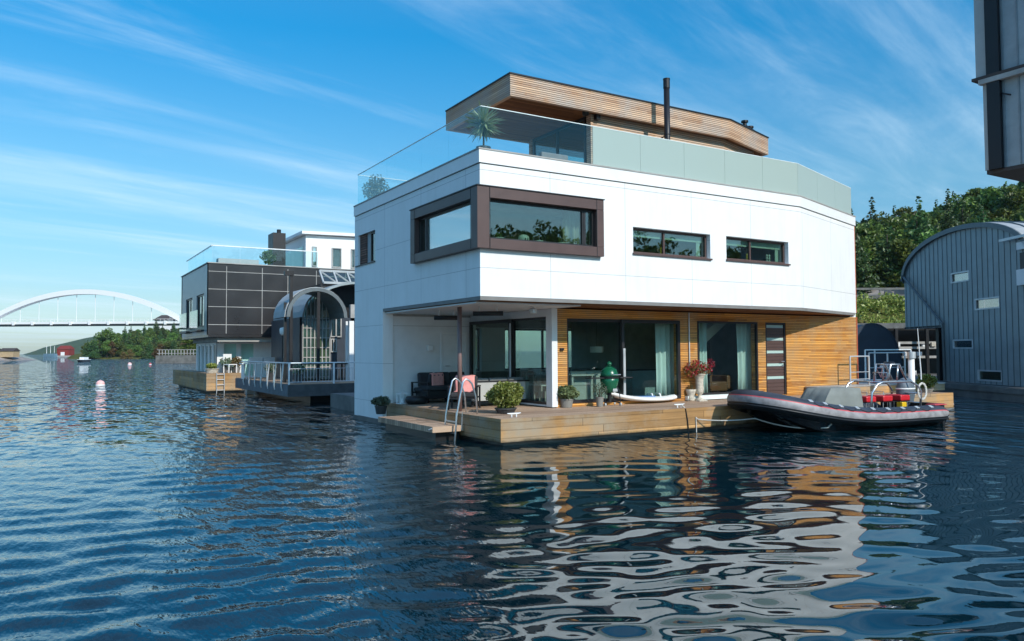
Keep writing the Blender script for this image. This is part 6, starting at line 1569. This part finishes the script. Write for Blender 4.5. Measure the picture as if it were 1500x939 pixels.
# skylight monitor
mb = MB(); sA, sB = RY(470, 400, 35).x, 17.0; z_b, z_t = RY(475, 415, 35).z, RY(475, 396, 35).z
mb.bar((sA, 34.6, z_b), (sB, 34.6, z_b), .1); mb.bar((sA+.0, 35.2, z_t), (sB, 35.2, z_t), .1)
i = 0; x = sA
while x < sB-.6:
    mb.bar((x, 34.6, z_b), (x+.0, 35.2, z_t), .07); mb.bar((x+.0, 35.2, z_t), (x+.65, 34.6, z_b), .06); x += .65
sk = mb.build('skylight_frame', M['zinc_lt'], pv)
MB().add([(sA, 34.62, z_b), (sB, 34.62, z_b), (sB, 35.22, z_t), (sA, 35.22, z_t)], [(0,1,2,3)]).build('skylight_glass', M['glass_up'], sk, solid=.02)
MB().box(sA-.1, 34.7, 3.6, sB, 37, z_b-.06).build('roof_block', M['darkpanel'], pv)
# white columns by the main house
x = RY(514, 500, 31.5).x; MB().box(x-.1, 31.4, ZM, x+.1, 31.6, 3.3).build('white_column', M['wplain'], pv)
x = RY(508, 500, 31.9).x; MB().box(x-.06, 31.85, ZM, x+.06, 31.95, 3.3).build('white_column', M['porch_white'], pv)
# lamp posts
def lamp(px, py, y, label, z0=ZM):
    q_ = RY(px, py, y); o = thing('lamp_post', label, 'lamp post', (q_.x, y, z0), group='black lamp posts with white heads')
    MB().tube([(q_.x, y, z0), (q_.x, y, q_.z-.12)], .045, 8).build('pole', M['black'], o); MB().lathe((q_.x, y, q_.z-.12), [(.06, 0), (.13, .08), (.14, .22), (.12, .3), (.02, .33)], 14).build('lamp_head', M['lampw'], o, smooth=True)
lamp(414.5, 487, 32.0, 'black lamp post with white head left of the arched canopy')
# tables and plants on the platform
for px, y, lab in ((396, 34.5, 'low pot plant with white flowers on the platform behind the side railing'), (437, 30.6, 'green pot plant at the corner of the platform railing')):
    p_ = at(px, y, ZM+.001); bush(p_, .3, .45, lab, mat='lf_olive', pot='pot_blk', n=350, pr=.18, ph=.3, leaf=.05)
tb_ = thing('platform_table', 'long dark table with bottles behind the platform railing', 'table', (10.3, 31.4, ZM))
MB().box(9.1, 31.8, ZM+.7, 11.2, 32.5, ZM+.75).build('table_top', M['black'], tb_)
for x in (9.2, 11.1):
    for y in (31.9, 32.4): MB().box(x-.03, y-.03, ZM, x+.03, y+.03, ZM+.7).build('leg', M['black'], tb_)
sl_ = thing('service_table', 'pale side table with stacked trays in front of the white wall', 'table', at(392, 37, ZM))
q = at(392, 37, ZM); MB().box(q[0]-1.2, 36.8, ZM+.68, q[0]+1.0, 37.4, ZM+.73).build('table_top', M['wplain'], sl_)
for a in (-1.1, .9): MB().box(q[0]+a-.03, 36.9, ZM, q[0]+a+.03, 37.3, ZM+.68).build('leg', M['wplain'], sl_)
for a in (-.8, -.2): MB().box(q[0]+a, 36.9, ZM+.732, q[0]+a+.5, 37.2, ZM+.98).build('tray_stack', M['greylt'], sl_)
# fender rope + ladder at the platform's outer corner, concrete block beyond
small_ladder(366, 37.0, .9, 'white leaning gangway rail at the outer end of the platform')
cbk = MB().box(xe+.02, NY-.9, -.4, RY(381, 570, NY-.9).x, NY-.3, .42).build('mooring_block', M['stone'], loc=(xe+.3, NY-.6, 0)); tag(cbk, 'pale timber mooring block at water level between the two decks', 'block')
# dark concrete float visible left of the white house base
cb2 = MB().box(9.0, 23.5, -.4, 17, 27.5, .5).build('concrete_float', M['conc'], loc=(12, 25, 0)); tag(cb2, 'dark concrete float behind the left edge of the white house', 'float')

# ================================================================ grey arched building on the right
XG = 19.15
def G(D, z, off=0.0): return W(XG+off, D, z)
ab = thing('arched_boat_hall', 'large blue grey standing-seam building with a barrel roof and small windows', 'building', W(XG+6, 32, 0))
Dc, half, zs_, rise = 33.05, 4.65, 5.30, 1.85
arc = [(Dc-half*math.cos(math.pi*i/24), zs_+rise*math.sin(math.pi*i/24)**.9) for i in range(25)]      # near (small D) to far
Dcut = 34.4
def roofz(D):
    for i in range(24):
        if arc[i][0] <= D <= arc[i+1][0]:
            t_ = (D-arc[i][0])/(arc[i+1][0]-arc[i][0]+1e-9); return arc[i][1]+(arc[i+1][1]-arc[i][1])*t_
    return zs_
D0_, D1_ = arc[0][0], arc[-1][0]
seam = .36; Ds = []; D = D0_
def qd(px, py):     # point on the hall's facade plane for a pixel
    d = ray(px, py); c_ = W(XG, 0, 0); nrm = R0; t_ = (XG-(CAM.dot(R0)))/d.dot(R0); P_ = CAM+d*t_; return P_.dot(F0), P_.z
wins = []
for a, b in (((1393, 401.5), (1420, 416)), ((1428, 439), (1465, 455)), ((1396.5, 498.5), (1425, 511.5)), ((1433, 542.5), (1468, 558))):
    d0, z0_ = qd(a[0], a[1]); d1, z1_ = qd(b[0], b[1]); _, zb0 = qd(a[0], b[1]-1.5); wins.append((min(d0, d1), max(d0, d1), (zb0), z0_))
mb = MB()
cuts = sorted({D0_, D1_, Dcut, *[w[0] for w in wins], *[w[1] for w in wins], *[a[0] for a in arc]})
for i in range(len(cuts)-1):
    a, b = cuts[i], cuts[i+1]; m_ = (a+b)/2
    zlo = .55 if m_ < Dcut else 2.95
    blocks = [(zlo, None)]
    ws = sorted([w for w in wins if w[0] < m_ < w[1]], key=lambda w: w[2])
    z_ = zlo
    for w in ws: mb.add([G(a, z_), G(b, z_), G(b, w[2]), G(a, w[2])], [(0,1,2,3)]); z_ = w[3]
    mb.add([G(a, z_), G(b, z_), G(b, roofz(b)), G(a, roofz(a))], [(0,1,2,3)])
for w in wins:
    for (p_, q_) in (((w[0], w[2]), (w[1], w[2])), ((w[1], w[2]), (w[1], w[3])), ((w[1], w[3]), (w[0], w[3])), ((w[0], w[3]), (w[0], w[2]))): mb.add([G(*p_), G(*q_), G(*q_, .15), G(*p_, .15)], [(0,1,2,3)])
mb.add([G(Dcut, .55), G(Dcut, 2.95), G(Dcut, 2.95, 8), G(Dcut, .55, 8)], [(0,1,2,3)])
mb.add([G(D1_, 2.95), G(D1_, zs_), G(D1_, zs_, 14), G(D1_, 2.95, 14)], [(3,2,1,0)]); mb.add([G(D0_, .55), G(D0_, zs_), G(D0_, zs_, 14), G(D0_, .55, 14)], [(0,1,2,3)])
mb.add([G(Dcut, 2.95), G(D1_, 2.95), G(D1_, 2.95, 14), G(Dcut, 2.95, 14)], [(0,1,2,3)])
mb.build('wall', M['zinc'], ab)
mb = MB(); D = D0_+.15
while D < D1_-.1:
    zlo = .56 if D < Dcut else 2.96; z_ = zlo
    for w in sorted([w for w in wins if w[0] < D < w[1]], key=lambda w: w[2]): mb.obox(G(D, (z_+w[2])/2, -.006), R0, F0, (0,0,1), .009, .012, (w[2]-z_)/2); z_ = w[3]
    mb.obox(G(D, (z_+roofz(D))/2-.05, -.006), R0, F0, (0,0,1), .009, .012, (roofz(D)-z_)/2-.05); D += seam
mb.build('standing_seams', M['zinc_seam'], ab)
mb = MB(); mb.grid([[W(XG+x, D_, z_+.08) for D_, z_ in arc] for x in (-.10, 14)]); mb.grid([[W(XG-.10, D_, z_+.08) for D_, z_ in arc], [W(XG-.10, D_, z_-.12) for D_, z_ in arc]]); mb.build('roof', M['zinc_lt'], ab, smooth=False)
mb = MB(); mb.grid([[W(XG+x, D_, z_-dz) for D_, z_ in arc] for x, dz in ((-.09, .12), (.0, .12))])
for i in range(24): mb.bar(W(XG-.10, arc[i][0], arc[i][1]-.02), W(XG-.10, arc[i+1][0], arc[i+1][1]-.02), .06, .2)
mb.build('verge_trim', M['zinc_seam'], ab)
mb = MB()
for k_ in range(12):
    x = .5+k_*.6
    for i in range(24): mb.bar(W(XG+x, arc[i][0], arc[i][1]+.10), W(XG+x, arc[i+1][0], arc[i+1][1]+.10), .03, .05)
mb.build('roof_seams', M['zinc_seam'], ab)
for i, w in enumerate(wins):
    wd = w[1]-w[0]; mt = 'glass_up' if i == 3 else 'curtain'
    mb = MB(); P_ = lambda D_, z_: G(D_, z_, .02)
    for a_, b_ in ((P_(w[0], w[2]), P_(w[1], w[2])), (P_(w[0], w[3]), P_(w[1], w[3])), (P_(w[0], w[2]), P_(w[0], w[3])), (P_(w[1], w[2]), P_(w[1], w[3]))): mb.bar(a_, b_, .08, .06)
    o = mb.build('window', M['galv'], ab); g_ = MB(); g_.obox(G((w[0]+w[1])/2, (w[2]+w[3])/2, .08), R0, F0, (0,0,1), .01, wd/2-.03, (w[3]-w[2])/2-.03); g_.build('pane', M['glass_up'] if i == 3 else glass('pale_reflective_glass', (.5, .55, .56, 1), 1.9, extra=.2), o)
    if i != 3: b_ = MB(); b_.obox(G((w[0]+w[1])/2, (w[2]+w[3])/2, .14), R0, F0, (0,0,1), .01, wd/2-.02, (w[3]-w[2])/2-.02); b_.build('blind', M['curtain'], o)
# drain pipe: diagonal from the eaves then down
mb = MB(); a_, za_ = qd(1328, 406); b_, zb_ = qd(1384, 474); c_, zc_ = qd(1387, 558)
mb.tube([G(a_, za_, -.15), G(b_, zb_, -.1), G(c_+.0, zc_, -.1)], .055, 8); mb.build('drain_pipe', M['zinc_seam'], ab)
# open bay below, posts
mb = MB(); mb.obox(W(XG+4, 36.2, 3.0), R0, F0, (0,0,1), 4, 1.6, .04); mb.build('bay_ceiling', M['int_dark'], ab)
for p_ in ((3.5, 35.2), (.5, 35.6)): mb = MB(); mb.obox(W(XG+p_[0], p_[1], 1.7), R0, F0, (0,0,1), .12, .12, 1.25); mb.build('bay_post', M['black'], ab)
# upper right window opening with shutters at the frame edge
d0, z0_ = qd(1493, 358); 
for (px, p0, p1, nm) in ((1496, 355, 366, 'sign_light'), (1496, 395, 418, 'shutter')):
    d_, za_ = qd(px, p0); _, zb_ = qd(px, p1); mb = MB(); mb.obox(G(d_-.35, (za_+zb_)/2, -.09), R0, F0, (0,0,1), .04, .45, (za_-zb_)/2); mb.build(nm, M['wplain'], ab)
d_, z_ = qd(1472, 353); d2, _ = qd(1500, 352); mb = MB(); mb.bar(G(d_, z_, -.2), G(d2-1.5, z_, -.2), .1, .1); mb.build('awning_bar', M['galv'], ab)
d_, za_ = qd(1498, 368); mb = MB(); mb.obox(G(d_-.4, za_-.55, -.03), R0, F0, (0,0,1), .02, .5, .5); mb.build('dark_opening', M['black'], ab)
# quay under it
qy = thing('concrete_quay', 'dark stained concrete quay under the blue grey barrel-roofed building', 'quay', W(XG, 32, 0))
mb = MB(); mb.obox(W(XG+12, 31.5, -.05), R0, F0, (0,0,1), 12.6, 8.5, .58); mb.build('base', M['conc'], qy)
mb = MB(); mb.obox(W(XG-.55, 33, .40), R0, F0, (0,0,1), .10, 7.2, .10); mb.build('edge_beam', M['conc'], qy)
# shed/dock clutter behind the bay
rnd = random.Random(14)
dk = thing('boat_shed', 'open dark dock shed with pale bands behind the boat', 'shed', W(21, 46, 0))
mb = MB(); mb.obox(W(24, 47, 3.35), R0, F0, (0,0,1), 6, 1.5, .16); mb.build('roof', M['wallg'], dk)
mb = MB(); mb.obox(W(24, 49, 1.6), R0, F0, (0,0,1), 6, .1, 1.6); mb.build('back_wall', M['int_dark'], dk)
for i in range(6): mb = MB(); mb.obox(W(19+i*1.8, 45.6, 1.7), R0, F0, (0,0,1), .08, .08, 1.5); mb.build('post', M['black'], dk)
for k_, z in enumerate((2.35, 2.05, 1.5)): mb = MB(); mb.obox(W(24, 46.2, z), R0, F0, (0,0,1), 5.6, .05, .07); mb.build('shelf', M['conc_lt'], dk)
mb = MB(); mb.obox(W(24, 46, -.1), R0, F0, (0,0,1), 9, 5, .55); mb.build('base', M['conc'], dk)
for i in range(22):
    c_ = W(19.2+i*.45, 46+rnd.uniform(-.2, .4), 0); z = rnd.choice((.45, 1.57, 2.12)); o = MB().obox(c_+V(0,0,z+.12), R0, F0, (0,0,1), .13, .1, .12).build('storage_crate', M[rnd.choice(['wplain', 'curtain', 'stone', 'galv'])], loc=tuple(c_+V(0,0,z)), bevel=.015)
    tag(o, 'small pale crate stored in the dark dock shed behind the boat', 'crate', 'crates stored in the dock shed')
# navy tarpaulin tunnel
tn = thing('tarpaulin_shelter', 'dark navy rounded tarpaulin boat shelter right of the house corner', 'shelter', W(15.5, 35, 0))
c0x, r_ = 0, 0
mb = MB(); rows = []
Dt = 34; xr = (1321-750)/FPX*Dt; zt_ = 2+(509-472.5)/FPX*Dt; xc_ = (1277-750)/FPX*Dt; hf = xr-xc_
prof = [(xc_-hf*math.cos(math.pi*i/20), .0+(zt_)*math.sin(math.pi*i/20)**.62) for i in range(21)]
for D_ in (Dt, Dt+2, Dt+4, Dt+6): rows.append([W(x, D_, z) for x, z in prof])
mb.grid(rows); n = 21; mb.add([W(x, Dt, z) for x, z in prof], [tuple(range(n))[::-1]]); mb.build('cover', M['navy_tarp'], tn, smooth=False)
mb = MB()
for k_ in (0, 2, 4): 
    for i in range(20): mb.bar(W(prof[i][0], Dt+k_, prof[i][1]+.02), W(prof[i+1][0], Dt+k_, prof[i+1][1]+.02), .05)
mb.build('hoop', M['navy_tarp'], tn)
mb = MB(); mb.obox(W(xc_, Dt+3, -.1), R0, F0, (0,0,1), hf+.6, 4, .35); mb.build('pontoon', M['conc'], tn)

# ================================================================ overhanging grey building at the upper right
OB = W((1454-750)/FPX*24, 24, 0); bx, by = OB.x, OB.y; z0 = RD(1453, 250, 24).z; zl = RD(1440, 116, 24).z
ov = thing('overhanging_building', 'pale grey boarded building overhanging at the upper right corner', 'building', (bx+1.5, by-3, 0))
MB().box(bx, by-8.5, z0, bx+3.4, by, 14).build('wall', M['boards'], ov)
mb = MB(); y = by-.55
while y > by-8.4: mb.box(bx-.03, y-.02, z0+.02, bx-.001, y+.02, 13.98); y -= .42
mb.build('board_battens', plain('batten_grey', (.24, .26, .27, 1), .7), ov)
MB().box(bx-.02, by-8.52, z0-.12, bx+3.42, by+.02, z0-.002).build('dark_soffit', M['tile'], ov)
MB().box(bx-.22, by-8.6, zl-.04, bx-.031, by+.3, zl+.05).box(bx-.031, by+.002, zl-.04, bx+3.4, by+.3, zl+.05).build('ledge', M['tile'], ov)
MB().box(bx-.22, by-8.6, zl-.20, bx-.031, by+.1, zl-.05).build('ledge_trim', M['conc_lt'], ov)
MB().box(bx-.18, by-.5, z0-.02, bx-.032, by-.12, zl-.21).box(bx-.18, by-.5, zl+.06, bx-.032, by-.12, 14).build('dark_corner_duct', M['black'], ov)
MB().box(bx-.05, by-.11, z0, bx-.001, by+.05, zl-.21).box(bx-.05, by-.11, zl+.06, bx-.001, by+.25, 14).build('corner_board', M['greylt'], ov)
mb = MB(); mb.tube([(bx-.1, by-.5, zl-.6), (bx-.15, by-.8, zl-.75)], .03, 6); mb.build('bracket', M['black'], ov)
MB().box(bx+2.2, by-8, -.6, bx+3.3, by-3.2, z0-.13).build('supporting_wall', M['boards'], ov)

# ================================================================ shore behind the camera (seen in reflections only)
def hill_b(x, y):
    return -1+22*sm(-y, 62, 130)*sm(x, -30, 40)
mb = MB(); mb.grid([[(x, -55-y, hill_b(x, -55-y)) for x in range(-60, 301, 12)] for y in range(0, 130, 8)][::-1]); o = mb.build('opposite_shore', M['hillg'], smooth=True); o['kind'] = 'structure'
rnd = random.Random(77)
mb = MB(); bl = []
for i in range(190):
    x = rnd.uniform(0, 170) if i < 150 else rnd.uniform(150, 260); y = -rnd.uniform(60, 122); h = rnd.uniform(9, 15); z = hill_b(x, y)
    mb.cur = 1; mb.tube([(x, y, z-.5), (x, y, z+h*.6)], [.22, .08], 5); mb.cur = 0
    for k_ in range(5): bl.append((x+rnd.uniform(-.2, .2)*h, y+rnd.uniform(-.2, .2)*h, z+h*rnd.uniform(.35, .85), h*.17, h*.17, h*.15))
leaf_cloud(mb, bl, 62000, .55, rnd)
tag(mb.build('shore_wood', [M['lf_dark'], M['bark']]), 'dense wood on the shore behind the viewer, mirrored in the upper windows', 'wood', kind='stuff')
# ---------------------------------------------------------------- haze over the inlet
t = NT('haze_air'); t.n.remove(t.b); vol = t.new('ShaderNodeVolumePrincipled')
vol.inputs['Color'].default_value = (.80, .90, 1, 1); vol.inputs['Density'].default_value = .00009; vol.inputs['Anisotropy'].default_value = .2
t.link(vol.outputs[0], t.out.inputs['Volume'])
o = MB().box(-3200, -3200, -5.2, 3200, 3200, 62).build('haze', t.m); o['kind'] = 'stuff'
scene.cycles.volume_step_rate = 1; scene.cycles.volume_max_steps = 64
